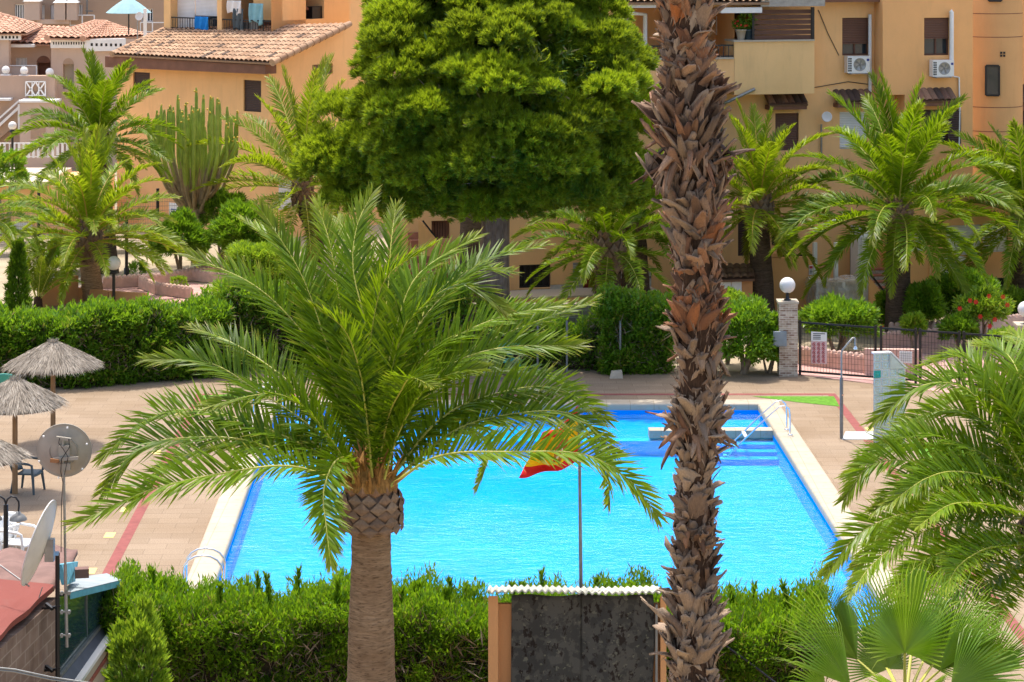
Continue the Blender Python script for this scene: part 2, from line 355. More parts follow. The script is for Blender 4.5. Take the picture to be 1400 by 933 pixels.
# coping: bullnosed slab ring with softly scalloped outer edge
mb = MB(); CW = .56
def strip(mb, a, b, nrm_in, w, z=.05, n=60):
    prof = [(-w, .004), (-w+.02, z-.008), (-w+.06, z), (-.05, z), (-.01, z-.015), (.005, z-.05), (0, -.12)]
    def fn(u, v):
        k = v*(len(prof)-1); q = prof[int(round(k))]
        p = a+(b-a)*u; return Vector((p.x, p.y, 0))+nrm_in*q[0]+Vector((0, 0, q[1]))
    mb.sheet(fn, n, len(prof)-1)
strip(mb, PO(-CW, 0), PO(PW+CW, 0), E2, CW); strip(mb, PO(PW+CW, PL), PO(-CW, PL), -E2, CW)
strip(mb, PO(0, PL), PO(0, 0), E1, CW, .048); strip(mb, PO(PW, 0), PO(PW, PL), -E1, CW, .048)
tag(mb.build('pool_coping', M['coping'], origin=(0, 0, 0)), kind='structure')
mb = MB(); D1 = 2.55
def quad(mb, a, b, c, d, m=0): mb.add([a, b, c, d], [(0, 1, 2, 3)], m)
zf, zk = -.62, -.34
quad(mb, PO(0, D1+.35, zf), PO(PW, D1+.35, zf), PO(PW, PL, zf), PO(0, PL, zf), 0)
quad(mb, PO(0, 0, zk), PO(PW, 0, zk), PO(PW, D1, zk), PO(0, D1, zk), 0)
for a, b in (((0, 0), (PW, 0)), ((PW, 0), (PW, PL)), ((PW, PL), (0, PL)), ((0, PL), (0, 0))):
    quad(mb, PO(*a, zf), PO(*b, zf), PO(*b, -.235), PO(*a, -.235), 2); quad(mb, PO(*a, -.235), PO(*b, -.235), PO(*b, -.02), PO(*a, -.02), 1)
# divider between the shallow pool and the main pool
def pbox(mb, x0, x1, y0, y1, z0, z1, m): mb.hexa([PO(x0, y1, z0), PO(x1, y1, z0), PO(x1, y0, z0), PO(x0, y0, z0), PO(x0, y1, z1), PO(x1, y1, z1), PO(x1, y0, z1), PO(x0, y0, z1)], m)
XD = PO(0, D1).x; xs = G(886, 583).x-XD
pbox(mb, .002, PW-.002, D1, D1+.35, zf, -.27, 2)
for i, (dx, dz) in enumerate(((.0, -.28), (.0, -.38), (0, -.48))):     # wide entry steps in the right corner
    pbox(mb, PW-1.5, PW-.003, D1+.355+i*.34, D1+.355+(i+1)*.34-.002, zf, dz, 0)
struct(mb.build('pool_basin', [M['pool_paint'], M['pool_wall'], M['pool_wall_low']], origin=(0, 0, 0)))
mb = MB(); pbox(mb, xs, PW-.003, D1-.04, D1+.33, -.21, -.02, 0)
tag(mb.build('pool_divider_kerb', M['coping']), kind='structure')
mb = MB(); quad(mb, PO(.002, .002, -.2), PO(PW-.002, .002, -.2), PO(PW-.002, PL-.002, -.2), PO(.002, PL-.002, -.2))
struct(mb.build('pool_water', M['water'], origin=(0, 0, 0)))
# painted strips and coloured slabs
mb = MB()
def flat(mb, x0, x1, y0, y1, z=.004, m=0): quad(mb, PO(x0, y1, z), PO(x1, y1, z), PO(x1, y0, z), PO(x0, y0, z), m)
flat(mb, -2.2, -1.98, -1.5, 21.6); flat(mb, PW+1.98, PW+2.2, -1.5, 21.6); flat(mb, -1.98, PW+1.98, -1.5, -1.3)
struct(mb.build('red_paving_strip', M['red_strip'], origin=(0, 0, 0)))
mb = MB()
for px, py in ((150, 732), (172, 697), (214, 619), (246, 565), (124, 781), (1190, 588), (1243, 680)):
    g = G(px, py); x = g.x-FL.x-(FL.y-g.y)*.0255; y = FL.y-g.y; flat(mb, x-.1, x+.1, y-.2, y+.2, .006)
struct(mb.build('yellow_paving_slabs', M['yellow_tile'], origin=(0, 0, 0)))
def patch(name, pts, m, z): mb = MB(); mb.add([G(x, y, z) for x, y in pts], [tuple(range(len(pts)))[::-1]]); return struct(mb.build(name, m, origin=(0, 0, 0)))
patch('turf_patch', [(272, 541), (350, 537), (352, 544), (300, 547), (276, 546)], M['turf'], .008)
patch('turf_patch', [(1028, 542), (1140, 542), (1148, 556), (1090, 550), (1052, 545)], M['turf'], .008)
patch('turf_patch', [(1247, 604), (1330, 606), (1346, 655), (1310, 650), (1250, 618)], M['turf'], .008)
patch('shower_pad', [(1151, 601), (1196, 601), (1196, 590), (1156, 590)], M['grey_pad'], .012)
patch('garden_path', [(60, 418), (330, 420), (325, 402), (262, 386), (140, 388), (60, 398)], M['pink_path'], -.02)
patch('garden_path', [(1088, 512), (1420, 552), (1420, 478), (1320, 450), (1200, 452), (1088, 470)], M['pink_path'], .012)
patch('planting_bed', [(1088, 478), (1180, 480), (1260, 462), (1420, 470), (1420, 405), (1088, 440)], M['sand'], .016)
# ---------------------------------------------------------------- palm fronds
def bez(ctrl, n):
    """Catmull-Rom through control points, evenly resampled"""
    c = np.array([tuple(p) for p in ctrl], float); c = np.vstack([2*c[0]-c[1], c, 2*c[-1]-c[-2]]); out = []
    for i in range(1, len(c)-2):
        t = np.linspace(0, 1, 24, endpoint=False)[:, None]; a, b, d, e = c[i-1], c[i], c[i+1], c[i+2]
        out.append(.5*((2*b)+(-a+d)*t+(2*a-5*b+4*d-e)*t*t+(-a+3*b-3*d+e)*t**3))
    out.append(c[-2:-1]); q = np.vstack(out); s = np.r_[0, np.cumsum(np.linalg.norm(np.diff(q, axis=0), axis=1))]
    k = np.linspace(0, s[-1], n); return np.stack([np.interp(k, s, q[:, j]) for j in range(3)], 1), s[-1]
def frond(nb, ctrl, hint, pairs=62, lmax=.5, wd=.03, vang=28, droop=.25, roll=0, base=.13, rr=.022, tint=0, dry=.0, jit=.06, rm=1):
    pts, ln = bez(ctrl, 48); T = nrm(np.gradient(pts, axis=0))
    hint = np.asarray(hint, float)
    H = np.broadcast_to(hint, T.shape); N = nrm(H-T*(H*T).sum(1, keepdims=True)); S = np.cross(T, N)
    ts = np.linspace(0, 1, 48); ra = np.radians(np.linspace(0, 1, 48)*roll)[:, None]
    N, S = N*np.cos(ra)+S*np.sin(ra), S*np.cos(ra)-N*np.sin(ra)
    t = np.repeat(base+(1-base)*((np.arange(pairs)+.5)/pairs)**.93, 2); n = len(t); sg = np.tile([1., -1.], pairs)[:, None]
    t = np.clip(t+RNG.normal(0, .003, n), 0, 1)
    pick = lambda A: np.stack([np.interp(t, ts, A[:, j]) for j in range(3)], 1)
    p, Tt, Nt, St = pick(pts), nrm(pick(T)), nrm(pick(N)), nrm(pick(S))
    prof = np.interp(t, [0, base, base+.1, .4, .7, .9, 1], [.25, .3, .62, 1, .92, .62, .42])
    L = lmax*prof*RNG.normal(1, .07, n)
    a = np.radians(np.interp(t, [0, .2, .6, 1], [72, 60, 48, 20])+RNG.normal(0, 5, n))[:, None]
    va = np.radians(vang+RNG.normal(0, 9, n))[:, None]
    d = nrm(np.cos(a)*Tt+np.sin(a)*(sg*St*np.cos(va)+Nt*np.sin(va))+RNG.normal(0, jit, (n, 3))*.6)
    d2 = nrm(d+np.array([0, 0, -1.])*droop*RNG.uniform(.4, 1.6, (n, 1))+RNG.normal(0, jit, (n, 3)))
    w = nrm(Tt-d*(Tt*d).sum(1, keepdims=True)); w = nrm(w+Nt*RNG.normal(.15, .35, (n, 1)))
    wid = (wd*np.interp(t, [0, .2, .5, 1], [.7, 1, 1, .7]))[:, None]; L = L[:, None]
    m = p+d*L*.5; tip = m+d2*L*.5
    v = np.stack([p-w*wid*.3, p+w*wid*.3, m+w*wid*.5, m-w*wid*.5, tip], 1)
    i = np.arange(n)[:, None]*5
    col = np.zeros((n, 5, 3), np.float32); base_c = np.clip(RNG.normal(.45+tint, .2, n)+.1*RNG.normal(), 0, 1); col[:, :, 0] = base_c[:, None]
    dr = dry+np.interp(t, [.0, .12, .8, 1], [.3, .0, 0, .2]); col[:, :, 1] = dr[:, None]; col[:, 4, 1] = np.clip(dr+RNG.choice([0, .12, .6], n, p=[.5, .33, .17]), 0, 1)
    nb.add(v, i+np.array([0, 1, 2, 3]), i+np.array([3, 2, 4]), col.reshape(-1, 3), 0)
    # midrib
    k = 5; r = np.interp(ts, [0, .08, .3, 1], [rr*2.3, rr*1.35, rr, rr*.18])[:, None]; rv = []
    for j in range(k):
        an = 2*math.pi*j/k+.3; rv.append(pts+(N*math.sin(an)*.7+S*math.cos(an))*r)
    rv = np.stack(rv, 1); q = [(a_*k+b_, a_*k+(b_+1) % k, (a_+1)*k+(b_+1) % k, (a_+1)*k+b_) for a_ in range(47) for b_ in range(k)]
    nb.add(rv, q, None, None, rm)
def pineapple(mb, c, R0, h, rows, per, jut=.03, z0f=.72, seed=1):
    """bulging boss of overlapping leaf scars around axis c (base centre)"""
    rd = random.Random(seed); c = Vector(c)
    prof = lambda t: R0*(z0f+(1-z0f)*math.sin(math.pi*min(1, t*1.25+.18))**.6) if t < .55 else R0*(1-.28*((t-.55)/.45)**1.6)
    mb.cc = (.1, 0, 0); mb.lathe(c, [(.02, 0)]+[(prof(i/10)*.95, h*i/10) for i in range(11)]+[(.02, h)], 20)
    for r in range(rows):
        t = (r+.5)/rows; z = h*t; rad = prof(t); nper = per; ww = 2*math.pi*rad/nper
        for k in range(nper):
            a = 2*math.pi*(k+.5*(r % 2))/nper+rd.uniform(-.05, .05); o = Vector((math.cos(a), math.sin(a), 0)); tg = Vector((-math.sin(a), math.cos(a), 0))
            hh = h/rows*1.05; q = c+o*rad+Vector((0, 0, z)); j = jut*rd.uniform(.7, 1.3)
            mb.cc = (min(1, max(0, rd.gauss(.5, .22))), max(0, rd.gauss(.1+.5*(t > .8), .12)), 0)
            L_, R_, U_, D_ = q-tg*ww*.52, q+tg*ww*.52, q+Vector((0, 0, hh*.95))-o*.012, q-Vector((0, 0, hh*.85))-o*.01
            Cn = q+o*j+Vector((0, 0, hh*.22)); C2 = q+o*j*.85-Vector((0, 0, hh*.3))
            mb.add([L_, R_, U_, D_, Cn, C2], [(0, 4, 2), (4, 1, 2), (0, 5, 4), (5, 1, 4), (0, 3, 5), (3, 1, 5)])
    mb.cc = (.5, 0, 0)
FIB = None
UPV = np.array([0, 0, 1.]); CAMV = np.array([0, -1., .2])
# ---------------------------------------------------------------- the big date palm in front of the pool
DP = 32.0; px2m = DP/FPX
base = P(508, 1400, DP); base.z = 0
palm = thing('date_palm', 'large date palm with pineapple shaped boss standing before the pool', 'palm', base)
mb = MB(); path = []
for y, rp in ((722, 28), (740, 27), (770, 27.5), (820, 30), (870, 31.5), (933, 33.5), (1100, 38), (1330, 42)):
    path.append((P(507.5, y, DP), rp*px2m))
_pp = path[::-1]; path = []; _z = np.array([p.z for p, r in _pp]); _r = np.array([r for p, r in _pp]); _x = np.array([p.x for p, r in _pp])
for z in np.linspace(_z[0], _z[-1], 150): path.append((Vector((float(np.interp(z, _z, _x)), DP, float(z))), float(np.interp(z, _z, _r))*random.uniform(.978, 1.018)))
path[0][0].z = -.05
mb.tube([p for p, r in path], [r for p, r in path], 28)
mb.build('trunk', M['bark_date'], palm)
mb = MB(); pineapple(mb, P(507, 723, DP), 43.5*px2m, 60*px2m, 6, 12, .03); mb.build('leaf_scar_boss', M['scale'], palm)
mb = MB(); c0 = P(507, 664, DP); mb.lathe(c0, [(.36, -.03), (.33, .06), (.24, .20), (.15, .36), (.07, .52), (.01, .60)], 18)
rd_ = random.Random(77)
for i in range(70):
    a = rd_.uniform(0, 6.283); r0 = rd_.uniform(.12, .34); z0 = (.36-r0)*1.3; q = c0+Vector((math.cos(a)*r0, math.sin(a)*r0, z0-.04)); e = q+Vector((math.cos(a)*rd_.uniform(.05, .22), math.sin(a)*rd_.uniform(.05, .22), rd_.uniform(.12, .38)))
    mb.tube([q, q.lerp(e, .5)+Vector((0, 0, .03)), e], [.03, .02, .004], 5)
mb.build('crown_fibre', M['crown_fibre'], palm)
FR = [  # (points in photo px, depth of tip relative to the trunk, facing, lmax)
 ([(482, 655), (400, 638), (300, 648), (200, 672), (103, 716)], -.5, .9, .52),
 ([(482, 650), (350, 606), (250, 599), (190, 615), (141, 672)], .3, .8, .55),
 ([(486, 645), (350, 581), (263, 560), (200, 575), (138, 626)], 1.0, .7, .5),
 ([(480, 645), (430, 572), (387, 541), (345, 541), (285, 556)], -1.0, .6, .45),
 ([(486, 640), (420, 580), (350, 533), (285, 496), (203, 492)], 1.4, .6, .52),
 ([(490, 625), (455, 530), (420, 463), (350, 392), (258, 349)], 1.6, .5, .55),
 ([(493, 615), (470, 550), (442, 458), (410, 372), (358, 288)], 1.5, .5, .55),
 ([(497, 608), (478, 500), (465, 420), (452, 338), (434, 279)], 2.0, .3, .5),
 ([(500, 612), (502, 466), (483, 370), (488, 310), (508, 266)], 1.8, .5, .55),
 ([(508, 610), (520, 480), (530, 400), (535, 330), (541, 284)], 2.1, .4, .5),
 ([(507, 622), (503, 520), (512, 430), (532, 375), (588, 338)], -.6, .5, .52),
 ([(515, 612), (535, 480), (558, 398), (590, 360), (650, 325)], 1.4, .5, .5),
 ([(516, 622), (545, 470), (575, 422), (632, 388), (688, 424)], -.4, .6, .55),
 ([(515, 615), (560, 470), (610, 400), (662, 357), (742, 336)], 1.9, .4, .5),
 ([(520, 628), (570, 500), (620, 462), (690, 432), (765, 418)], 1.2, .5, .5),
 ([(520, 632), (580, 525), (640, 480), (720, 445), (812, 411)], 1.5, .6, .48),
 ([(522, 640), (565, 555), (615, 500), (690, 475), (792, 473)], .6, .8, .52),
 ([(525, 650), (600, 575), (680, 538), (762, 531), (830, 574)], .9, .8, .5),
 ([(528, 655), (620, 590), (710, 565), (785, 568), (841, 618)], .4, .9, .5),
 ([(530, 660), (600, 624), (700, 618), (800, 622), (863, 659), (899, 706)], -.6, .9, .5),
 ([(497, 664), (474, 628), (455, 636), (442, 675), (446, 720), (452, 771)], -1.5, .8, .42),
 ([(512, 660), (530, 574), (548, 535), (562, 517), (590, 528)], -1.6, .6, .45),
 ([(522, 655), (545, 592), (578, 536), (615, 512), (660, 505)], -.9, .7, .48),
 ([(524, 650), (580, 590), (640, 585), (668, 620), (652, 668)], 1.7, .7, .38),
 ([(526, 650), (650, 575), (780, 585), (828, 640), (832, 690)], 1.5, .8, .42),
 ([(486, 650), (420, 600), (370, 600), (330, 625), (318, 660)], 2.0, .7, .4),
 ([(488, 640), (430, 555), (380, 510), (320, 470), (262, 448)], 2.3, .5, .5),
 ([(495, 620), (450, 480), (420, 400), (385, 340), (330, 300)], 2.4, .4, .48),
 ([(505, 610), (515, 470), (510, 390), (480, 330), (462, 300)], 2.6, .3, .5),
 ([(512, 615), (560, 480), (590, 410), (640, 370), (700, 372)], 2.3, .4, .5),
 ([(518, 625), (590, 540), (650, 510), (720, 510), (790, 530)], 2.2, .6, .5),
 ([(484, 652), (400, 612), (320, 605), (240, 630), (180, 690)], 1.4, .8, .48),
 ([(508, 640), (500, 560), (490, 500), (470, 450), (430, 420)], -1.0, .4, .5),
]
for pts, dd, fc, lm in FR:
    x0, y0 = pts[0]; pts = [(507+(x0-507)*.95, 668)]+([pts[0]] if y0 < 650 else [])+list(pts[1:])
    n = len(pts); c = [P(x, y, DP+dd*(i/(n-1))**1.3+(.10 if dd > 0 else -.16)) for i, (x, y) in enumerate(pts)]
    tipd = c[-1]-c[0]; hz = np.array([tipd.x, tipd.y, 0]); hz = hz/max(.3, np.linalg.norm(hz))
    hint = UPV*.8-hz*.35+CAMV*fc*.75
    nb = NB(); frond(nb, c, hint, pairs=120, lmax=lm*1.10, wd=.036, vang=24, droop=.10, roll=RNG.normal(0, 8), base=.1, rr=.019, tint=RNG.normal(.05, .16))
    nb.build('frond', [M['frond'], M['rachis']], palm)
# ---------------------------------------------------------------- the date palm at the right edge
DR = 33.0; b2 = P(1440, 1400, DR); b2.z = 0
rp = thing('date_palm', 'broad date palm leaning its fronds in from beside the right end of the hedge', 'palm', b2)
mb = MB(); mb.tube([Vector((b2.x, b2.y, -.05)), P(1438, 900, DR), P(1436, 760, DR)], [.33, .3, .28], 22); mb.build('trunk', M['bark_date'], rp)
mb = MB(); pineapple(mb, P(1436, 765, DR), .42, .7, 6, 13, .035, seed=5); mb.build('leaf_scar_boss', M['scale'], rp)
FR2 = [
 ([(1425, 690), (1380, 609), (1325, 535), (1262, 527), (1195, 576)], -.3, .7, .52),
 ([(1425, 700), (1330, 655), (1245, 631), (1190, 637), (1153, 684)], -.8, .9, .5),
 ([(1425, 690), (1350, 625), (1290, 598), (1240, 595), (1196, 622)], .5, .8, .48),
 ([(1425, 670), (1385, 560), (1345, 510), (1312, 488), (1262, 500)], 1.3, .6, .5),
 ([(1425, 705), (1350, 665), (1290, 655), (1240, 664), (1196, 698)], -1.2, .8, .5),
 ([(1425, 715), (1330, 700), (1240, 702), (1175, 730), (1128, 786)], -.8, .9, .48),
 ([(1425, 725), (1340, 712), (1260, 728), (1200, 765), (1160, 815)], -1.6, .9, .48),
 ([(1425, 730), (1390, 735), (1330, 745), (1267, 765), (1215, 815)], -2.0, .8, .46),
 ([(1425, 740), (1390, 765), (1335, 772), (1280, 785), (1235, 830)], -2.4, .7, .44),
 ([(1425, 660), (1410, 570), (1390, 505), (1370, 480), (1335, 470)], 1.6, .5, .5),
 ([(1425, 660), (1430, 560), (1420, 500), (1405, 470), (1380, 455)], 1.9, .4, .5),
 ([(1425, 700), (1390, 640), (1350, 580), (1300, 560), (1230, 580)], .9, .7, .5),
 ([(1425, 705), (1400, 700), (1350, 690), (1300, 690), (1255, 720)], -2.2, .8, .44),
 ([(1425, 740), (1400, 790), (1370, 820), (1350, 850), (1345, 890)], -2.2, .7, .4),
 ([(1425, 735), (1395, 770), (1340, 800), (1300, 815), (1265, 850)], -1.9, .8, .42),
 ([(1425, 690), (1380, 650), (1330, 635), (1280, 640), (1235, 668)], 1.6, .8, .46),
 ([(1425, 680), (1400, 600), (1370, 550), (1330, 540), (1270, 555)], 1.9, .7, .46),
 ([(1430, 690), (1470, 620), (1520, 580), (1580, 580), (1630, 620)], .3, .6, .5),
 ([(1430, 700), (1490, 660), (1550, 650), (1610, 670), (1660, 720)], .5, .8, .5),
 ([(1428, 680), (1440, 590), (1460, 520), (1500, 470), (1550, 450)], .8, .6, .5),
 ([(1428, 735), (1440, 770), (1450, 800), (1470, 840), (1480, 880)], -1.8, .6, .4),
 ([(1428, 720), (1500, 730), (1560, 760), (1600, 810), (1620, 860)], -.6, .8, .45),
 ([(1425, 700), (1340, 640), (1275, 610), (1215, 612), (1160, 650)], .2, .8, .5),
 ([(1425, 720), (1350, 690), (1285, 690), (1225, 715), (1170, 775)], .6, .9, .48),
 ([(1425, 735), (1370, 745), (1310, 765), (1255, 795), (1220, 850)], -.3, .8, .46),
 ([(1425, 700), (1370, 660), (1310, 645), (1265, 655), (1215, 690)], -1.6, .8, .46),
 ([(1425, 735), (1395, 745), (1350, 750), (1310, 775), (1290, 815)], -2.6, .8, .42),
 ([(1425, 670), (1395, 590), (1360, 535), (1320, 515), (1270, 525)], .6, .6, .5),
]
for pts, dd, fc, lm in FR2:
    n = len(pts); c = [P(x, y, DR+dd*(i/(n-1))**1.2) for i, (x, y) in enumerate(pts)]
    tipd = c[-1]-c[0]; hz = np.array([tipd.x, tipd.y, 0]); hz = hz/max(.3, np.linalg.norm(hz))
    nb = NB(); frond(nb, c, UPV*.8-hz*.3+CAMV*fc*.75, pairs=115, lmax=lm*1.05, wd=.036, vang=22, droop=.14, roll=RNG.normal(0, 8), base=.1, rr=.018, tint=RNG.normal(.38, .14))
    nb.build('frond', [M['frond'], M['rachis']], rp)
# ---------------------------------------------------------------- tall shaggy trunk in front (fibre palm)
DT = 22.0; k2 = DT/FPX; b3 = P(948, 2000, DT); b3.z = 0
fp = thing('fibre_palm', 'tall shaggy palm trunk covered in old split leaf bases crossing the whole view', 'palm', b3)
TP = [(a_, b_, c_*.81) for a_, b_, c_ in [(-60, 934, 36), (60, 938, 36), (180, 944, 38), (240, 948, 37), (300, 950, 35), (400, 953, 34), (500, 955, 33), (580, 954, 30), (660, 951, 27), (740, 949, 29), (860, 948, 34), (960, 947, 36), (1500, 947, 38)]]
ty = [t[0] for t in TP]
def taxis(y): return np.interp(y, ty, [t[1] for t in TP]), np.interp(y, ty, [t[2] for t in TP])
mb = MB(); ys = list(range(1500, -61, -30)); mb.tube([Vector((b3.x, b3.y, -.05))]+[P(taxis(y)[0], y, DT) for y in ys], [.3]+[taxis(y)[1]*k2*.97 for y in ys], 20)
mb.build('trunk', M['husk_core'], fp)
rd = random.Random(3)
def boot(mb, y, th, L, w, tilt, curl, tipw, lean, c, down=False):
    x, r = taxis(y); r *= k2; q = P(x, y, DT); o = Vector((math.cos(th), math.sin(th), 0)); tg = Vector((-math.sin(th), math.cos(th), 0))
    up = Vector((0, 0, -1 if down else 1)); base_p = q+o*(r*.9); nu, nv = 4, 6; jag = [rd.uniform(-.16, .16) for _ in range(nu+1)]; dv = rd.uniform(.15, .5); tw = rd.uniform(-.5, .5)
    def fn(u, v):
        s = u*2-1; a = tilt+curl*v; vv = v*(1+jag[int(round(u*nu))]*(v > .7))
        ww = w*(1-(1-tipw)*v**1.4); wt = tg*math.cos(tw*v)+o*math.sin(tw*v)
        d = (up*math.cos(a)+o*math.sin(a))*vv*L
        return base_p+d+tg*lean*L*vv+wt*s*ww*.5-o*(abs(s)**1.5*ww*dv)+o*.012*math.sin(9*u+3*v)
    mb.cc = c; mb.sheet(fn, nu, nv)
mb = MB()
yy = 1300
for i in range(1750):
    y = rd.uniform(-60, 1180); th = rd.uniform(0, 2*math.pi)
    red = 1.0 if y < 470 else (.55 if y < 700 else .2)
    loose = rd.random() < (.22 if y < 420 else .12)
    L = rd.uniform(.13, .25)*(1.15 if y < 460 else .85); w = rd.uniform(.09, .20)
    zn = 1+.26*math.sin(y/31+2.2*math.sin(y/83)); L *= zn; w *= .75+.3*zn; red *= .4+.9*max(0, math.sin(y/58+1)); 
    if rd.random() < .035: L *= 1.5; w *= 1.5
    c = (min(1, max(0, rd.gauss((.42 if y < 460 else .58)+.16*math.sin(y/44), .25))), max(0, min(1, rd.gauss(.28*red, .3*red))), 0)
    boot(mb, y, th, L, w, rd.uniform(.03, .25) if not loose else rd.uniform(.3, .7), rd.uniform(-.35, .2) if not loose else rd.uniform(-.2, .6), rd.uniform(.3, .95), rd.choice((-1, 1))*rd.uniform(.2, .9), c)
for y, n, Ls in ((205, 40, .33), (190, 18, .30), (590, 26, .28), (570, 16, .24), (480, 12, .2), (330, 16, .22), (715, 10, .16)):       # shaggy skirts
    for i in range(n):
        th = rd.uniform(0, 2*math.pi); c = (min(1, max(0, rd.gauss(.4, .3))), max(0, rd.gauss(.15, .25)), 0)
        boot(mb, y+rd.uniform(-14, 14), th, Ls*rd.uniform(.6, 1.25), rd.uniform(.05, .11), rd.uniform(.5, 1.1), rd.uniform(-.7, .2), rd.uniform(.1, .5), rd.uniform(-.3, .3), c, down=rd.random() < .6)
o = mb.build('leaf_base', M['husk'], fp); o['kind'] = 'stuff'
md = o.modifiers.new('thick', 'SOLIDIFY'); md.thickness = .012
# long fibres and splinters hanging from the leaf bases
nb = NB(); n = 1500; y = RNG.uniform(-60, 1100, n); th = RNG.uniform(0, 2*math.pi, n); x, r = taxis(y)
cx = (x-700)*DT/FPX; cz = HC-(y+120)*DT/FPX; o_ = np.stack([np.cos(th), np.sin(th), 0*th], 1)
p = np.stack([cx, np.full(n, DT), cz], 1)+o_*(r*k2*1.05)[:, None]; d = nrm(o_*RNG.uniform(.2, .8, (n, 1))+np.array([0, 0, 1.])*RNG.choice([1, -1], n, p=[.6, .4])[:, None]+randdir(n)*.5)
col = np.stack([np.clip(RNG.normal(.6, .3, n), 0, 1), np.clip(RNG.normal(.1, .2, n), 0, 1), 0*th], 1)
nb.kites(p, d, nrm(np.cross(d, randdir(n))), RNG.uniform(.07, .2, n), RNG.uniform(.004, .016, n), col, .3); o = nb.build('fibre', M['husk'], fp); o['kind'] = 'stuff'
# ---------------------------------------------------------------- foliage clouds
def clump_cloud(nb, cen, ax, per, L, w, spread, rad, base=.45, var=.2, dryp=.03, cvar=.12, m=0, up=.0):
    """cen (N,3) clump centres, ax (N,3) their outward axes; per blades each"""
    N = len(cen); dcl = (RNG.random(N) < .05) if dryp > .045 else np.zeros(N, bool); c0 = np.clip(base+RNG.normal(0, var, N), 0, 1)
    i = np.repeat(np.arange(N), per); n = len(i)
    d = nrm(ax[i]+randdir(n)*spread+np.array([0, 0, up])); rad = np.broadcast_to(np.asarray(rad, float), (N,))
    p = cen[i]+randdir(n)*(RNG.uniform(0, 1, n)**.5*rad[i])[:, None]
    col = np.stack([np.clip(c0[i]+RNG.normal(0, cvar, n), 0, 1), np.where(RNG.random(n) < np.where(dcl[i], .75, dryp), RNG.uniform(.3, 1, n), 0), 0*c0[i]], 1)
    nb.kites(p, d, nrm(np.cross(d, randdir(n))), L*RNG.uniform(.6, 1.35, n), w*RNG.uniform(.6, 1.3, n), col, .45, m)
def hedge(name, label, cat, path, half, top, mats, n, per, L, w, spread, rad, base=.45, var=.22, up=.5, dryp=.04, bare=.0, bottom=.0, topwob=.12, group=None, front_only=False, corecol=1):
    """path: ground points; a clipped run of bushes of the given half thickness and height"""
    pts = np.array([tuple(p)[:2] for p in path]); seg = np.diff(pts, axis=0); ln = np.linalg.norm(seg, axis=1); cum = np.r_[0, np.cumsum(ln)]
    def at(s):
        k = np.clip(np.searchsorted(cum, s, side='right')-1, 0, len(ln)-1); f = ((s-cum[k])/ln[k])[:, None]
        t = seg[k]/ln[k][:, None]; return pts[k]+seg[k]*f, np.stack([t[:, 1], -t[:, 0]], 1)   # normal to the camera side
    s = RNG.uniform(0, cum[-1], n); hgt = lambda s: top+topwob*(np.sin(s*1.7+1)+np.sin(s*4.1)*.6+np.sin(s*9.3)*.4)
    q, nn = at(s); hh = hgt(s); face = RNG.random(n); z = RNG.uniform(bottom, 1, n)*hh
    wob = .10*np.sin(s*2.3+z*3)+.08*np.sin(s*5.1-z*4)
    cen = np.zeros((n, 3)); ax = np.zeros((n, 3)); tp = face < .36; bk = face > .93; fr = ~tp & ~bk
    off = np.where(fr, half+wob, np.where(bk, -half, RNG.uniform(-half, half, n)))+RNG.normal(0, .05, n)-np.where(RNG.random(n) < .25, .15, 0)*fr
    cen[:, :2] = q+nn*off[:, None]; cen[:, 2] = np.where(tp, hh+RNG.normal(-.03, .10, n), z)
    ax[:, :2] = nn*np.where(fr, 1, np.where(bk, -1, .0))[:, None]; ax[:, 2] = np.where(tp, 1.2, .25)
    keep = (RNG.random(n) > bare*(z/hh < .75)*fr) if bare else np.ones(n, bool)
    nb = NB(); clump_cloud(nb, cen[keep], nrm(ax[keep]), per, L, w, spread, rad, base, var, dryp, up=up)
    # twiggy interior
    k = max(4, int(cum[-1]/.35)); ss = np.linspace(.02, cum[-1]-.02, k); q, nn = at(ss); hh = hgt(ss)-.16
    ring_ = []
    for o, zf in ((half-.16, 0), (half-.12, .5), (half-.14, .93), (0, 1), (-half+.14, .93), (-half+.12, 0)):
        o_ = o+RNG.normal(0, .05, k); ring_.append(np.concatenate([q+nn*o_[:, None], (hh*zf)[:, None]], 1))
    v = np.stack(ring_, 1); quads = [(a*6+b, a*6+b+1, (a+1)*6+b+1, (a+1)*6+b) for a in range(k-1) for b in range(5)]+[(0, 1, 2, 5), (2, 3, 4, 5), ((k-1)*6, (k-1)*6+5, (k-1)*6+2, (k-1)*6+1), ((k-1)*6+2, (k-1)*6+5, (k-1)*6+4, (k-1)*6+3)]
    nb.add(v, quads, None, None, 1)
    m_ = int(n*1.2); s = RNG.uniform(0, cum[-1], m_); q, nn = at(s); p = np.concatenate([q+nn*(half-.06+RNG.normal(0, .07, m_))[:, None], (RNG.uniform(.02, .95, m_)*hgt(s))[:, None]], 1)
    d = nrm(randdir(m_)+np.array([0, 0, .8])); nb.kites(p, d, nrm(np.cross(d, randdir(m_))), RNG.uniform(.15, .45, m_), RNG.uniform(.012, .03, m_), np.tile([.5, 0, 0], (m_, 1)), .4, 2)
    o = nb.build(name, mats, None, (float(pts[:, 0].mean()), float(pts[:, 1].mean()), 0)); return tag(o, label, cat, group)
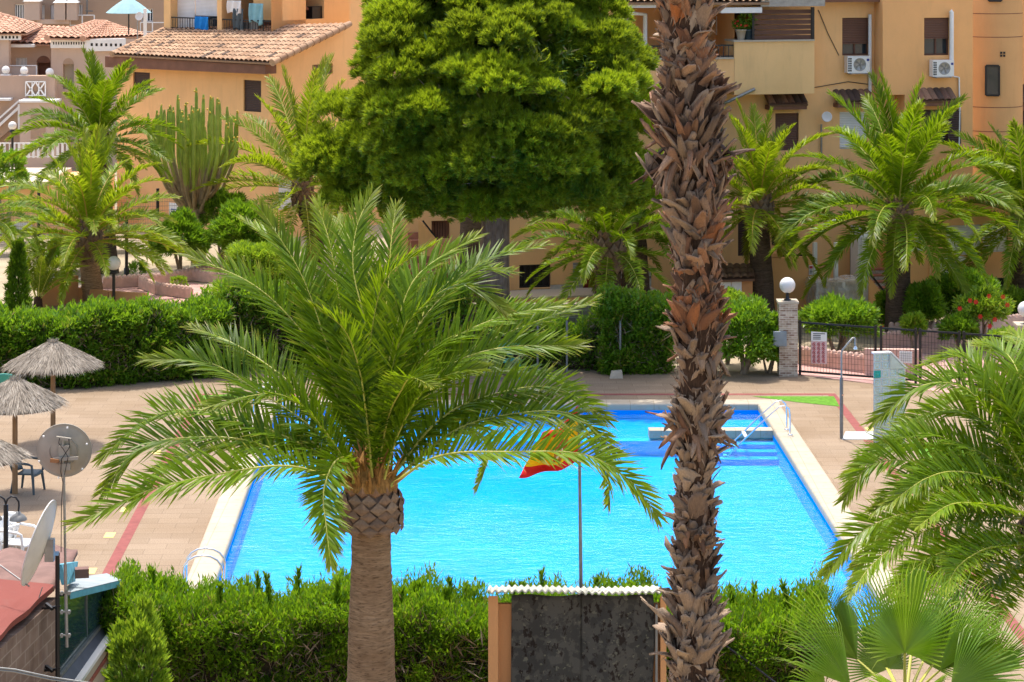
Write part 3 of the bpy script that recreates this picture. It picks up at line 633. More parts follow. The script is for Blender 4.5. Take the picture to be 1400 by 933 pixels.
def shrub(name, label, cat, c, rx, rz, n, per, L, w, mat, spread=.8, base=.5, var=.2, trunk=None, flat=1.0, up=.3, group=None, stems=0, gap=.0, dryp=.02, ry=None):
    """rounded bush: c = centre of the crown"""
    c = Vector(c); ry = ry or rx; t = thing(name, label, cat, (c.x, c.y, 0 if trunk is None else trunk), group)
    d = randdir(n); d[:, 2] = np.where(d[:, 2] < -.5, -d[:, 2], d[:, 2]); k = 1+.13*np.sin(d[:, 0]*6+c.x)+.12*np.sin(d[:, 2]*7+c.y)+RNG.normal(0, .07, n)
    if gap: k *= RNG.uniform(1-gap, 1, n)
    cen = np.array(tuple(c))+d*np.array([rx, ry, rz])*k[:, None]*.88
    nb = NB(); clump_cloud(nb, cen, nrm(d*np.array([1, 1, 1.2])), per, L, w, spread, rx*.16, base, var, dryp, up=up); nb.build('foliage', mat, t)
    mb = MB(); rd = random.Random(int(c.x*91))
    for i in range(5+stems):
        a = rd.uniform(0, 6.28); f = Vector((c.x+rd.uniform(-.06, .06), c.y+rd.uniform(-.06, .06), (trunk or 0)-.03)); e = c+Vector((math.cos(a)*rx*.7, math.sin(a)*ry*.7, rz*rd.uniform(-.3, .6)))
        mb.tube([f, f.lerp(e, .45)+Vector((0, 0, (c.z-f.z)*.25)), e], [.045*rx/.8+.01, .03*rx/.8+.006, .008], 6)
    mb.build('stems', M['twig_pale'], t); return t
# near hedge with its spires
HP = [P(150, 933, 37.6), P(640, 933, 37.4), P(1125, 933, 37.0)]
hd = hedge('conifer_hedge', 'long clipped conifer hedge along the near end of the pool', 'hedge', HP, .75, 1.76, [M['conifer'], M['twig'], M['twig_pale']], 4000, 44, .105, .028, .95, .17, base=.45, var=.28, up=.55, dryp=.09, bare=.45, topwob=.11)
nb = NB()
spx = [205, 211, 225, 187, 352, 368, 405, 548, 570, 574, 610, 614, 640, 705, 716, 738, 743, 815, 1000, 1030, 1058, 1076, 300, 460]
for x in spx:
    sd = RNG.normal(0, .35); D = 37.4+sd; yb = np.interp(x, [150, 330, 600, 1100], [812, 820, 820, 832]); yt = yb-RNG.uniform(8, 40)
    b_ = np.array(tuple(P(x, yb+8, D))); e_ = np.array(tuple(P(x+RNG.normal(0, 3), yt, D))); k = 16; tt = np.linspace(0, 1, k)
    cen = b_+(e_-b_)*tt[:, None]; nb2 = np.full((k, 3), (0, 0, 1.)); clump_cloud(nb, cen, nb2, 9, .13, .028, .7, .045*(1-tt*.85), .35, .15, 0, up=.3)
nb.build('spire', M['conifer'], hd)
shrub('conifer_bush', 'bright green feathery conifer bush beside the lean-to wall at the hedge end', 'bush', P(190, 960, 34.6), .42, 1.35, 420, 28, .12, .032, M['lime'], .8, .4, .25, up=.9)
# ---------------------------------------------------------------- fan palm in the lower right corner
DF = 23.5; kf = DF/FPX; b4 = P(1236, 1500, DF); b4.z = 0
fan = thing('fan_palm', 'young fan palm with pleated round leaves in the lower right corner', 'palm', b4)
mb = MB(); mb.tube([Vector((b4.x, b4.y, -.05)), P(1236, 1200, DF), P(1236, 990, DF)], [.22, .2, .17], 16); mb.build('trunk', M['husk_core'], fan)
def fanleaf(hub, ang, nrm_tilt, L, span, dD=0, yaw=0, nseg=44, tint=0, fold=.05, droop=.25, joined=.43, pet=None, bend=35):
    """hub photo px; ang: direction of the leaf axis in the picture plane (deg from +x); yaw/tilt turn the blade away from the camera"""
    h = np.array(tuple(P(*hub, DF+dD))); n0 = Matrix.Rotation(R(yaw), 3, 'Z') @ Matrix.Rotation(R(nrm_tilt), 3, 'X')
    X = np.array(tuple(n0 @ Vector((1, 0, 0)))); Z = np.array(tuple(n0 @ Vector((0, 0, 1)))); N = np.array(tuple(n0 @ Vector((0, -1, 0))))
    nb = NB(); a0 = R(ang-span); da = R(2*span)/nseg; vs, qs, ts, cs = [], [], [], []
    ax_ = R(ang); U_ = X*math.cos(ax_)+Z*math.sin(ax_); V_ = Z*math.cos(ax_)-X*math.sin(ax_); cb_, sb2 = math.cos(R(bend)), math.sin(R(bend))
    def dirv(a): s = math.sin(a-ax_); return U_*math.cos(a-ax_)+V_*s*cb_-N*abs(s)*sb2
    for i in range(nseg):
        a = a0+da*(i+.5); f = abs((i+.5)/nseg*2-1); l = L*(1-.32*f**1.7)*RNG.uniform(.95, 1.05); D_ = dirv(a); el, er = dirv(a-da*.5), dirv(a+da*.5)
        cup = N*(-.10*l*f); rj = l*joined; g = -np.array([0, 0, 1.])
        r1 = h+el*rj+cup*.6-N*fold*l*.5; r2 = h+er*rj+cup*.6-N*fold*l*.5; rm_ = h+D_*rj+cup*.6+N*fold*l*.5
        m1 = h+D_*l*.85+cup+g*droop*l*.05*RNG.uniform(.3, 2); tp = h+D_*l*1.06+cup+g*droop*l*RNG.uniform(.05, .5)+randdir(1)[0]*l*.04
        wv = (er-el)*l*.12; b = len(vs); vs += [h, r1, rm_, r2, m1-wv, m1, m1+wv, tp]
        qs += [(b+1, b+2, b+5, b+4), (b+2, b+3, b+6, b+5)]; ts += [(b, b+2, b+1), (b, b+3, b+2), (b+4, b+5, b+7), (b+5, b+6, b+7)]
        c = np.clip(.5+tint+RNG.normal(0, .09), 0, 1); dr = np.clip(.75*(f > .9)+RNG.choice([0, .15, .8], p=[.5, .3, .2]), 0, 1)
        cs += [(min(1, c+.3), .12, 0), (max(0, c-.3), 0, 0), (min(1, c+.25), 0, 0), (max(0, c-.3), 0, 0), (c, dr*.25, 0), (c, dr*.25, 0), (c, dr*.25, 0), (c, dr, 0)]  # pleat shading painted in: valleys darker, ridges lighter
    nb.add(vs, qs, ts, cs, 0)
    e = h; s_ = np.array(tuple(P(*(pet or (1237, 965)), DF))); mid = (e+s_)/2+np.array([0, 0, .03]); k = 5; path = np.stack([s_*(1-t)**2+2*mid*t*(1-t)+e*t*t for t in np.linspace(0, 1, 8)]); rv = []
    for j in range(k): an = 2*math.pi*j/k; rv.append(path+np.array([math.cos(an), math.sin(an), .3*math.sin(an)])*np.linspace(.022, .012, 8)[:, None])
    rv = np.stack(rv, 1); nb.add(rv, [(a_*k+b_, a_*k+(b_+1) % k, (a_+1)*k+(b_+1) % k, (a_+1)*k+b_) for a_ in range(7) for b_ in range(k)], None, None, 1)
    nb.build('leaf', [M['fan'], M['rachis']], fan)
fanleaf((1237, 893), 90, 12, .92, 128, -.5, -12, 54, .2, bend=48)
fanleaf((1172, 902), 118, 0, .95, 66, .3, 20, 42, -.25, bend=42)
fanleaf((1163, 938), 150, 28, .88, 75, -.4, 15, 42, .15, bend=55)
fanleaf((1285, 917), 38, 15, .95, 60, -.2, -25, 42, .2, droop=.4, bend=55)
fanleaf((1300, 938), 10, 25, .85, 80, -.5, -20, 42, .05, droop=.6, bend=50)
fanleaf((1252, 846), 86, 5, .62, 24, .8, 10, 16, -.05, joined=.8)
fanleaf((1215, 915), 100, -25, .8, 95, .9, 5, 44, -.25)
fanleaf((1262, 905), 60, -20, .8, 85, .7, -15, 44, -.1)
fanleaf((1130, 945), 175, 30, .5, 80, .2, 15, 30, .0, droop=.8)
fanleaf((1205, 900), 75, 5, .8, 75, 1.2, 10, 40, .1, bend=40)
fanleaf((1290, 890), 70, -5, .85, 70, 1.0, -10, 40, -.1, bend=35)
fanleaf((1345, 925), 55, 10, .8, 70, .6, -15, 40, .0, bend=40, droop=.5)
fanleaf((1250, 960), 270, 60, .7, 100, -.8, 0, 40, .0, droop=.6)
fanleaf((1330, 960), 20, 70, .6, 90, -.2, -10, 40, .1, droop=.5)
# ---------------------------------------------------------------- hut with corrugated roof and camouflage tarp
DS = 33.0
def tarpmat():
    t = NT('camouflage_tarp'); v = t.coord((1, 1, 1)); a = t.noise(v, 5.5, 4, .6); b = t.noise(t.coord((1.4, 1, .9)), 8, 5, .65); c = t.noise(t.coord((1, 1, 1.2), (0, 0, .6)), 11, 3, .6)
    k = t.mix(t.ramp(a, .47, .53), (.075, .07, .06), (.045, .043, .038)); k = t.mix(t.ramp(b, .56, .60), k, (.02, .014, .011)); k = t.mix(t.ramp(c, .62, .66), k, (.12, .115, .085))
    return t.end(t.pbr(k, .75, t.bump(t.noise(v, 60, 2), .3, .005), .2))
M['tarp'] = tarpmat()
M['fibro'] = plain('fibre_cement_sheet', (.44, .43, .36), .9, .3, 4, .1, bump=.3, bscale=25)
hb = P(789, 1240, DS); hb.z = 0
hut = thing('garden_hut', 'small orange hut with corrugated roof in the hedge, front hung with a tarp', 'hut', hb)
mb = MB()
for x0, x1 in ((667.5, 681), (903, 911)):
    a, b = P(x0, 815, DS), P(x1, 815, DS); zb_ = a.z-2.0*.60; mb.hexa([(a.x, DS, 0), (b.x, DS, 0), (b.x, DS+2, 0), (a.x, DS+2, 0), (a.x, DS, a.z), (b.x, DS, a.z), (b.x, DS+2, zb_), (a.x, DS+2, zb_)])
a, b = P(681, 815, DS), P(903, 815, DS); mb.box(a.x, b.x, DS+.2, DS+.28, 0, a.z-.17)
mb.build('wall', M['orange_plaster'], hut)
mb = MB(); a, b = P(665.5, 803, DS-.25), P(913, 806, DS-.25)
def froof(u, v, dz=0): x = a.x+(b.x-a.x)*u; return Vector((x, DS-.22+2.4*v, P(700, 812, DS-.25).z+.02+(.017+.003*math.sin(u*60))*math.sin(u*math.pi*2*27)-v*.60+.012*math.sin(u*7)+dz))
mb.sheet(lambda u, v: froof(u, v), 270, 3); mb.sheet(lambda u, v: froof(u, v, -.022), 270, 3); mb.sheet(lambda u, v: froof(u, 0, -.022*v), 270, 1, smooth=False)
mb.build('roof', M['fibro'], hut)
mb = MB(); a, b = P(896, 832, DS), P(899, 1240, DS); mb.box(a.x, b.x, DS-.03, DS+.03, 0, P(896, 826, DS).z); mb.build('door_post', M['grey_metal'], hut)
mb = MB(); tx0, tx1 = P(697, 816, DS).x, P(896, 816, DS).x; tz = P(700, 816, DS).z
def tarp(u, v):
    z = tz*(1-v); f = .055*math.sin(u*15+v*2)+.02*math.sin(u*41+v*5)*v+.03*math.sin(v*9+u*3); return Vector((tx0+(tx1-tx0)*(u+.012*(1-v)*(1 if u < .5 else -1))+.02*math.sin(v*11)*(u > .98), DS+.06+f, z))
mb.sheet(tarp, 60, 40); tp = tag(mb.build('tarp', M['tarp']), 'dark camouflage patterned tarp hanging as a curtain from the hut roof', 'tarp')
tp.modifiers.new('thick', 'SOLIDIFY').thickness = .004
# flag pole and flag
DG = 35.6; fb = P(796, 1280, DG); fb.z = 0
t = thing('flag_pole', 'thin grey flag pole rising behind the hut in front of the pool', 'flag pole', fb)
mb = MB(); mb.tube([fb, P(795.5, 900, DG), P(791.5, 560, DG), P(791, 549, DG)], [.032, .03, .02, .018], 10); mb.build('pole', M['grey_metal'], t)
mb = MB(); mb.ball(P(791, 547, DG), .035, 12); mb.build('finial', M['grey_metal'], t)
M['flag_red'] = plain('flag_red', (.62, .022, .02), .7, .08, 5, .15); M['flag_yellow'] = plain('flag_yellow', (.85, .52, .01), .7, .06, 5, .15); M['flag_crest'] = plain('flag_crest', (.42, .10, .03), .7, .1, 9, .15); M['flag_white'] = plain('flag_pale', (.7, .62, .45), .7, .1, 9, .15)
mb = MB(); q00, q01, q10, q11 = [P(x, y, DG) for x, y in ((790.5, 553), (790.8, 630), (742, 592), (709, 650))]
CREST = ["..kk..", ".rrrr.", "krwwrk", "krwrrk", "kwrrwk", "k.rr.k"]
def flagp(u, v):
    p = q00.lerp(q01, v).lerp(q10.lerp(q11, v), u); s = u*(1-u)*4
    return p+Vector((0, .14*math.sin(u*9+v*2.5)*min(1, u*3)+.05*math.sin(v*14+u*4)*u, -.10*s+.05*s*math.sin(v*7)))
def flagm(i, j):
    v = (j+.5)/28; u = (i+.5)/40
    m = 0 if v < .25 or v > .75 else 1
    if .22 < u < .50 and .32 < v < .68:
        ch = CREST[int((v-.32)/.36*6)][int((u-.22)/.28*6)]; m = {'.': 1, 'k': 2, 'r': 2, 'w': 3}[ch]
    return m
mb.sheet(flagp, 40, 28, mf=flagm)
fl = tag(mb.build('flag', [M['flag_red'], M['flag_yellow'], M['flag_crest'], M['flag_white']]), 'red and yellow flag with a crest drooping from the pole', 'flag'); fl.modifiers.new('thick', 'SOLIDIFY').thickness = .004
# black hose leaning on the hedge, and thin cables across the lower left corner
mb = MB(); mb.tube([P(976, 870, 36.3), P(1000, 889, 36.1), P(1030, 910, 36.0), P(1068, 940, 35.8)], .018, 8); tag(mb.build('cable', M['black_metal']), 'black cable sagging along the hedge right of the shaggy trunk', 'cable')
for i, (y0, y1) in enumerate(((914.5, 936), (917.5, 939))):
    mb = MB(); mb.tube([P(-30, y0-4, 19), P(20, y0+1, 19.0), P(70, (y0+y1)/2+1, 19.05), P(150, y1+2, 19.1)], .0075, 6)
    tag(mb.build('cable', M['grey_metal']), ('upper' if i == 0 else 'lower')+' of two thin grey cables crossing the bottom left corner', 'cable', 'cables in the lower left corner')
# ---------------------------------------------------------------- lean-to, roof, dishes at lower left
def blockmat():
    t = NT('concrete_blocks'); v = t.coord((1, 1, 1)); s = t.n('ShaderNodeSeparateXYZ'); t.l(v, s.inputs[0]); c = t.n('ShaderNodeCombineXYZ'); t.l(s.outputs[1], c.inputs[0]); t.l(s.outputs[2], c.inputs[1])
    b = t.n('ShaderNodeTexBrick'); t.l(c.outputs[0], b.inputs[0]); b.inputs['Scale'].default_value = 1; b.inputs['Brick Width'].default_value = .4; b.inputs['Row Height'].default_value = .2; b.inputs['Mortar Size'].default_value = .012
    b.inputs['Color1'].default_value = (.27, .20, .16, 1); b.inputs['Color2'].default_value = (.21, .155, .12, 1); b.inputs['Mortar'].default_value = (.33, .27, .22, 1)
    k = t.mix(t.ramp(t.noise(v, 2.5, 6), .35, .7), t.mix(1, b.outputs[0], (.65, .6, .58), 'MULTIPLY'), b.outputs[0])
    return t.end(t.pbr(k, .95, t.bump(t.noise(v, 40, 4), .4, .01), .1))
M['block'] = blockmat()
M['roof_red'] = stucco('red_roof_paint', (.22, .068, .054), .3, (.35, .28, .24))
M['felt'] = plain('brown_roofing_felt', (.20, .12, .10), .9, .2, 3, .2, bump=.4, bscale=20)
M['sky_paint'] = plain('turquoise_paint', (.10, .33, .41), .6, .2, 5, .3)
M['dark_film'] = glassy('dark_tinted_glass', (.03, .075, .08), .08)
M['slate'] = plain('slate_ledge', (.075, .08, .10), .6, .2, 4, .3)
M['render'] = stucco('beige_render', (.50, .43, .33), .1)
M['brick_band'] = plain('red_brick_band', (.33, .12, .09), .9, .25, 6, .1, bump=.4)
sb = P(-40, 930, 33); sb.z = 0
sh = thing('block_shed', 'block walled shed with a red painted roof in the lower left corner', 'shed', sb)
e0, e1 = P(74, 808, 33.9), P(-110, 975, 28.3)          # right eave, far and near
r0, r1 = P(-260, 775, 33.6), P(-330, 915, 28.0)         # far left / near left of the red slope
mb = MB()
def redroof(u, v):
    p = r0.lerp(e0, u).lerp(r1.lerp(e1, u), v); return p+Vector((.012*math.sin(v*31)*(u > .95), 0, .006*math.sin(u*9)*math.sin(v*7)+.010*(u > .93)*math.sin(v*23)))
mb.sheet(redroof, 40, 40, smooth=False); o = mb.build('roof', M['roof_red'], sh); o.modifiers.new('thick', 'SOLIDIFY').thickness = .09
mb = MB(); f0, f1, f2, f3 = P(-260, 778, 33.5), P(74, 806, 33.8), P(106, 757, 36.2), P(-260, 756, 36.6)
mb.sheet(lambda u, v: f0.lerp(f1, u).lerp(f3.lerp(f2, u), v)+Vector((0, 0, .05+.045*math.sin(u*40+v*3)*v+.05*math.sin(v*8+u*6))), 40, 16); o = mb.build('felt_ridge', M['felt'], sh); o.modifiers.new('thick', 'SOLIDIFY').thickness = .07
mb = MB(); a, b = e0+Vector((.05, 0, -.09)), e1+Vector((.0, 0, -.09)); mb.hexa([(b.x-.2, b.y, 0), (b.x, b.y, 0), (a.x, a.y, 0), (a.x-.2, a.y, 0), (b.x-.2, b.y, b.z), (b.x, b.y, b.z), (a.x, a.y, a.z), (a.x-.2, a.y, a.z)])
mb.hexa([(a.x-6, a.y-.1, 0), (a.x-.2, a.y-.1, 0), (a.x-.2, a.y+.1, 0), (a.x-6, a.y+.1, 0), (a.x-6, a.y-.1, a.z), (a.x-.2, a.y-.1, a.z), (a.x-.2, a.y+.1, a.z), (a.x-6, a.y+.1, a.z)])
mb.build('wall', M['block'], sh)
mb = MB(); a, b = P(84, 772, 33.9), P(107, 768, 36); a2, b2_ = P(92, 800, 33.9), P(103, 795, 36)
mb.hexa([a2+Vector((-.08, 0, -.0)), a2, b2_, b2_+Vector((-.08, 0, -.0)), a+Vector((-.08, 0, .0)), a, b, b+Vector((-.08, 0, 0))]); mb.build('ridge_block', M['sky_paint'], sh)
mb = MB(); q = P(112, 783, 35.2); mb.cbox(q, .2, .15, .13, .2); mb.build('roof_vent', M['felt'], sh)
lt = thing('glazed_lean_to', 'lean-to with dark glass, pale slab roof and grey ledge beside the block shed', 'lean-to', (P(130, 900, 36).x, 36, 0))
mb = MB(); s0, s1, s2, s3 = P(94, 806, 34.6), P(96, 810, 34.2), P(166, 793, 37.6), P(146, 785, 38.2)
pl = [P(92, 803, 35.4), P(96, 811, 34.2), P(166, 794, 37.4), P(146, 785, 38.6), P(104, 791, 37.6)]; mb.prism(pl, (0, 0, -.09)); mb.build('roof', M['sky_paint'], lt)
mb = MB(); mb.prism([q+Vector((0, 0, .012)) for q in pl], (0, 0, -.008)); mb.build('roof_top', plain('pale_slab', (.27, .31, .32), .7, .2, 3), lt)
mb = MB(); g = [P(80, 925, 34.2), P(152, 837, 37.6), P(152, 800, 37.5), P(80, 813, 34.4)]; mb.prism(g, (-.03, 0, 0)); mb.build('glass', M['dark_film'], lt)
mb = MB()
for x, y0, y1, D in ((117, 806, 876, 36.0), (152, 799, 838, 37.55)): mb.bar(P(x, y1, D)+Vector((.01, 0, 0)), P(x, y0, D)+Vector((.01, 0, 0)), .035)
mb.bar(g[0]+Vector((.01, 0, 0)), g[1]+Vector((.01, 0, 0)), .05); mb.build('glazing_frame', M['grey_metal'], lt)
mb = MB(); l = [P(80, 926, 34.2), P(152, 838, 37.6), P(173, 833, 38.2), P(96, 945, 34.2)]; mb.prism(l, (0, 0, -.06)); mb.build('ledge', M['slate'], lt)
mb = MB(); c1, c2 = P(175, 833, 38.2), P(98, 945, 34.2); mb.bar(c2, c1, .1, .06); mb.bar(P(152, 831, 38.2), P(175, 833, 38.2), .08, .07); mb.build('ledge_trim', M['white_paint'], lt)
mb = MB(); d1, d2 = c1+Vector((-.05, 0, -.05)), c2+Vector((-.05, 0, -.05)); mb.hexa([(d2.x-.8, d2.y, 0), (d2.x, d2.y, 0), (d1.x, d1.y, 0), (d1.x-.8, d1.y, 0), (d2.x-.8, d2.y, d2.z-.07), (d2.x, d2.y, d2.z-.07), (d1.x, d1.y, d1.z-.07), (d1.x-.8, d1.y, d1.z-.07)]); mb.build('wall', M['render'], lt)
mb = MB(); mb.hexa([(d2.x-.5, d2.y-.01, d2.z-.32), (d2.x+.012, d2.y-.01, d2.z-.32), (d1.x+.012, d1.y+.012, d1.z-.32), (d1.x-.5, d1.y+.012, d1.z-.32), (d2.x-.5, d2.y-.01, d2.z-.24), (d2.x+.012, d2.y-.01, d2.z-.24), (d1.x+.012, d1.y+.012, d1.z-.24), (d1.x-.5, d1.y+.012, d1.z-.24)]); mb.build('brick_band', M['brick_band'], lt)
# black pole fixed to the shed wall
dp = 33.2; pb = P(79, 1100, dp)
t = thing('dish_pole', 'thick black pole bracketed to the shed wall, carrying the tilted white dish', 'pole', pb)
mb = MB(); mb.tube([pb, P(78.6, 756, dp)], .032, 12); mb.build('tube', M['black_metal'], t)
for y in (829, 914):
    mb = MB(); mb.bar(P(58, y+3, dp+.1), P(80, y+1, dp), .05, .03); mb.bar(P(63, y-3, dp+.1), P(72, y+4, dp), .04); mb.tube([P(75.4, y, dp-.02), P(83, y, dp-.02)], .012, 6); mb.build('bracket', M['black_metal'], t)
def dish(t, c, face, Rr, mat, depth=.16):
    """shallow parabolic reflector facing direction 'face'"""
    Mx = Vector(face).normalized().to_track_quat('Z', 'Y').to_matrix().to_4x4(); mb = MB()
    pr = [(max(.001, Rr*i/8), depth*Rr*(i/8)**2) for i in range(9)]; mb.lathe(c, pr+[(Rr+.012, depth*Rr), (Rr+.012, depth*Rr-.02), (Rr, depth*Rr-.012)]+[(max(.001, Rr*i/8), depth*Rr*(i/8)**2-.012) for i in range(7, -1, -1)], 36, M=Mx); mb.build('reflector', mat, t); return Mx
ds = 32.6
t = thing('satellite_dish', 'large white satellite dish seen almost edge-on over the red roof', 'satellite dish', P(62, 745, ds))
Mx = dish(t, P(61, 745, ds), (-.97, .08, .30), .58, M['dish_white'])
mb = MB(); mb.cbox(P(68, 752, ds+.1), .12, .12, .3); mb.bar(P(66, 757, ds+.05), P(78, 757, dp), .06); mb.build('mount', M['galv'], t)
mb = MB(); mb.tube([P(40, 802, ds-.1), P(0, 773, ds+.1)], .012, 6); mb.tube([P(58, 803, ds), P(53, 818, ds)], .008, 5); mb.build('feed_arm', M['galv'], t)
dm = 33.0
t = thing('antenna_mast', 'slim grey mast carrying the round dish, clamped beside the black pole', 'mast', P(91, 890, dm))
mb = MB(); mb.tube([P(91.5, 885, dm), P(89.3, 772, dm)], .023, 10); mb.tube([P(89.3, 772, dm), P(88.2, 700, dm), P(86.4, 598, dm)], .017, 10); mb.build('tube', M['galv'], t)
for y in (811, 837, 869):
    mb = MB(); mb.bar(P(82, y, dm-.02), P(97, y-.5, dm-.02), .016, .022); mb.cbox(P(84.5, y, dm-.03), .03, .04, .05); mb.cbox(P(94.5, y, dm-.03), .03, .04, .05); mb.build('clamp', M['galv'], t)
t = thing('satellite_dish', 'round grey satellite dish seen from behind on a slim mast over the paving', 'satellite dish', P(86.5, 655, dm))
dish(t, P(87, 618, dm+.06), (-.06, 1, .12), .365, M['dish_grey'], .2)
mb = MB(); mb.lathe(P(87, 618, dm+.045), [(.19, 0), (.2, -.008), (.185, -.008), (.19, 0)], 30, M=Matrix.Rotation(R(90), 4, 'X')); mb.build('ring_rib', M['dish_grey'], t)
mb = MB(); mb.cbox(P(88, 617, dm-.0), .15, .06, .15); mb.cbox(P(87, 600, dm-.04), .2, .05, .04, .0, 0, Matrix.Rotation(R(8), 4, 'Y')); mb.cbox(P(89.5, 638, dm), .14, .06, .09); mb.cbox(P(90, 627.5, dm-.05), .34, .03, .045, 0, 0, Matrix.Rotation(R(-3), 4, 'Y')); mb.build('mount', M['dish_grey'], t)
mb = MB(); mb.cbox(P(75, 630, dm-.06), .12, .06, .05, 0, 0, Matrix.Rotation(R(6), 4, 'Y')); mb.build('mount_arm', plain('rusty_arm', (.30, .14, .06), .8, .3), t)
mb = MB(); mb.tube([P(94, 600, dm-.07), P(95, 612, dm-.08), P(84, 628, dm-.08), P(83, 645, dm-.06), P(86, 660, dm-.03), P(84, 690, dm-.02), P(83.5, 755, dm-.02)], .006, 5); mb.tube([P(82, 598, dm-.06), P(80, 606, dm-.08), P(87, 615, dm-.09), P(93, 625, dm-.08), P(88, 650, dm-.05)], .005, 5); mb.build('wire', M['black_metal'], t)
for i in range(6): mb = MB(); a = R(20+60*i); mb.cbox(P(87, 618, dm-.01)+Vector((math.cos(a)*.345, -.05, math.sin(a)*.345)), .02, .03, .02); mb.build('rim_clip', M['white_paint'], t)
# ---------------------------------------------------------------- double lamp post, chairs, parasols on the deck
lp = P(8, 825, 44.0); lp.z = 0
t = thing('lamp_post', 'black post with two curled arms and grey bell lamps at the left edge', 'lamp post', lp)
mb = MB(); mb.tube([lp, P(8, 690, 44)], .045, 8); mb.build('post', M['black_metal'], t)
for sx in (-1, 1):
    mb = MB(); c = P(8+sx*9, 690, 44); mb.tube([P(8, 716, 44)]+[c+Vector((-sx*.12*math.cos(a), 0, .15*math.sin(a))) for a in (0, .7, 1.4, 2.1, 2.8, 3.3)]+[P(8+sx*17, 701, 44)], .018, 8); mb.build('arm', M['black_metal'], t)
    mb = MB(); mb.lathe(P(8+sx*17, 711, 44), [(.16, 0), (.15, .04), (.10, .09), (.05, .12), (.04, .15), (.001, .16)], 18); o = mb.build('lamp_shade', M['grey_metal'], t)
    mb = MB(); mb.ball(P(8+sx*17, 712, 44), .05, 10); mb.build('bulb', M['lamp_globe'], t)
def chair(label, loc, rz, mat, sc=1.0, group='plastic armchairs on the pool deck'):
    t = thing('plastic_chair', label, 'chair', loc, group); o = Vector(loc); Mz = Matrix.Rotation(rz, 4, 'Z')
    W_ = lambda x, y, z: o+Mz @ Vector((x*sc, y*sc, z*sc))
    mb = MB()          # seat: dished sheet; front is -y
    def seat(u, v, dz=0): return W_((u-.5)*.46*(1.05-.1*v), (v-.55)*.46, .42-.02*math.sin(math.pi*u)+.02*(1-v)-.05*(v < .05)+dz)
    mb.sheet(lambda u, v: seat(u, v), 8, 8); o_ = mb.build('seat', mat, t); o_.modifiers.new('thick', 'SOLIDIFY').thickness = .03
    mb = MB()
    def back(u, v): x = (u-.5)*(.44+.06*math.sin(v*2.2)); return W_(x, .22+.12*v-.05*(1-(2*u-1)**2)*-1, .42+.42*v*(1-.10*(2*u-1)**2))
    mb.sheet(back, 10, 8); o_ = mb.build('backrest', mat, t); o_.modifiers.new('thick', 'SOLIDIFY').thickness = .03
    for s in (-1, 1):
        mb = MB(); mb.tube([W_(s*.25, .30, .66), W_(s*.285, .1, .665), W_(s*.285, -.15, .65), W_(s*.27, -.225, .62), W_(s*.25, -.235, .42)], [.028]*5, 8); mb.build('armrest', mat, t)
        for y0, y1 in ((-.22, -.27), (.2, .27)):
            mb = MB(); mb.tube([W_(s*.22, y0, .42), W_(s*.26, y1, 0)], [.034, .024], 8); mb.build('leg', mat, t)
    return t
chair('slate blue plastic armchair under the middle thatched parasol', G(38, 672), R(75), M['grey_plastic'])
chair('white plastic armchair behind the lamp post, half hidden by the shed roof', G(25, 772), R(70), M['white_plastic'], 1.05)
chair('white plastic armchair cut by the left edge of the photo', G(-4, 768), R(-40), M['white_plastic'], 1.05)
chair('turquoise plastic armchair behind the thatched parasol at the left edge', G(4, 552), R(190), M['teal_plastic'], 1.0)
M['thatch'] = leafmat('reed_thatch', (.22, .185, .145), (.56, .49, .40), (.10, .08, .06), .08, .9, .1, (.3, .25, .2))
M['thatch_core'] = plain('thatch_underlayer', (.15, .12, .09), .95, .3, 12, .1, stretch=(6, 6, 1))
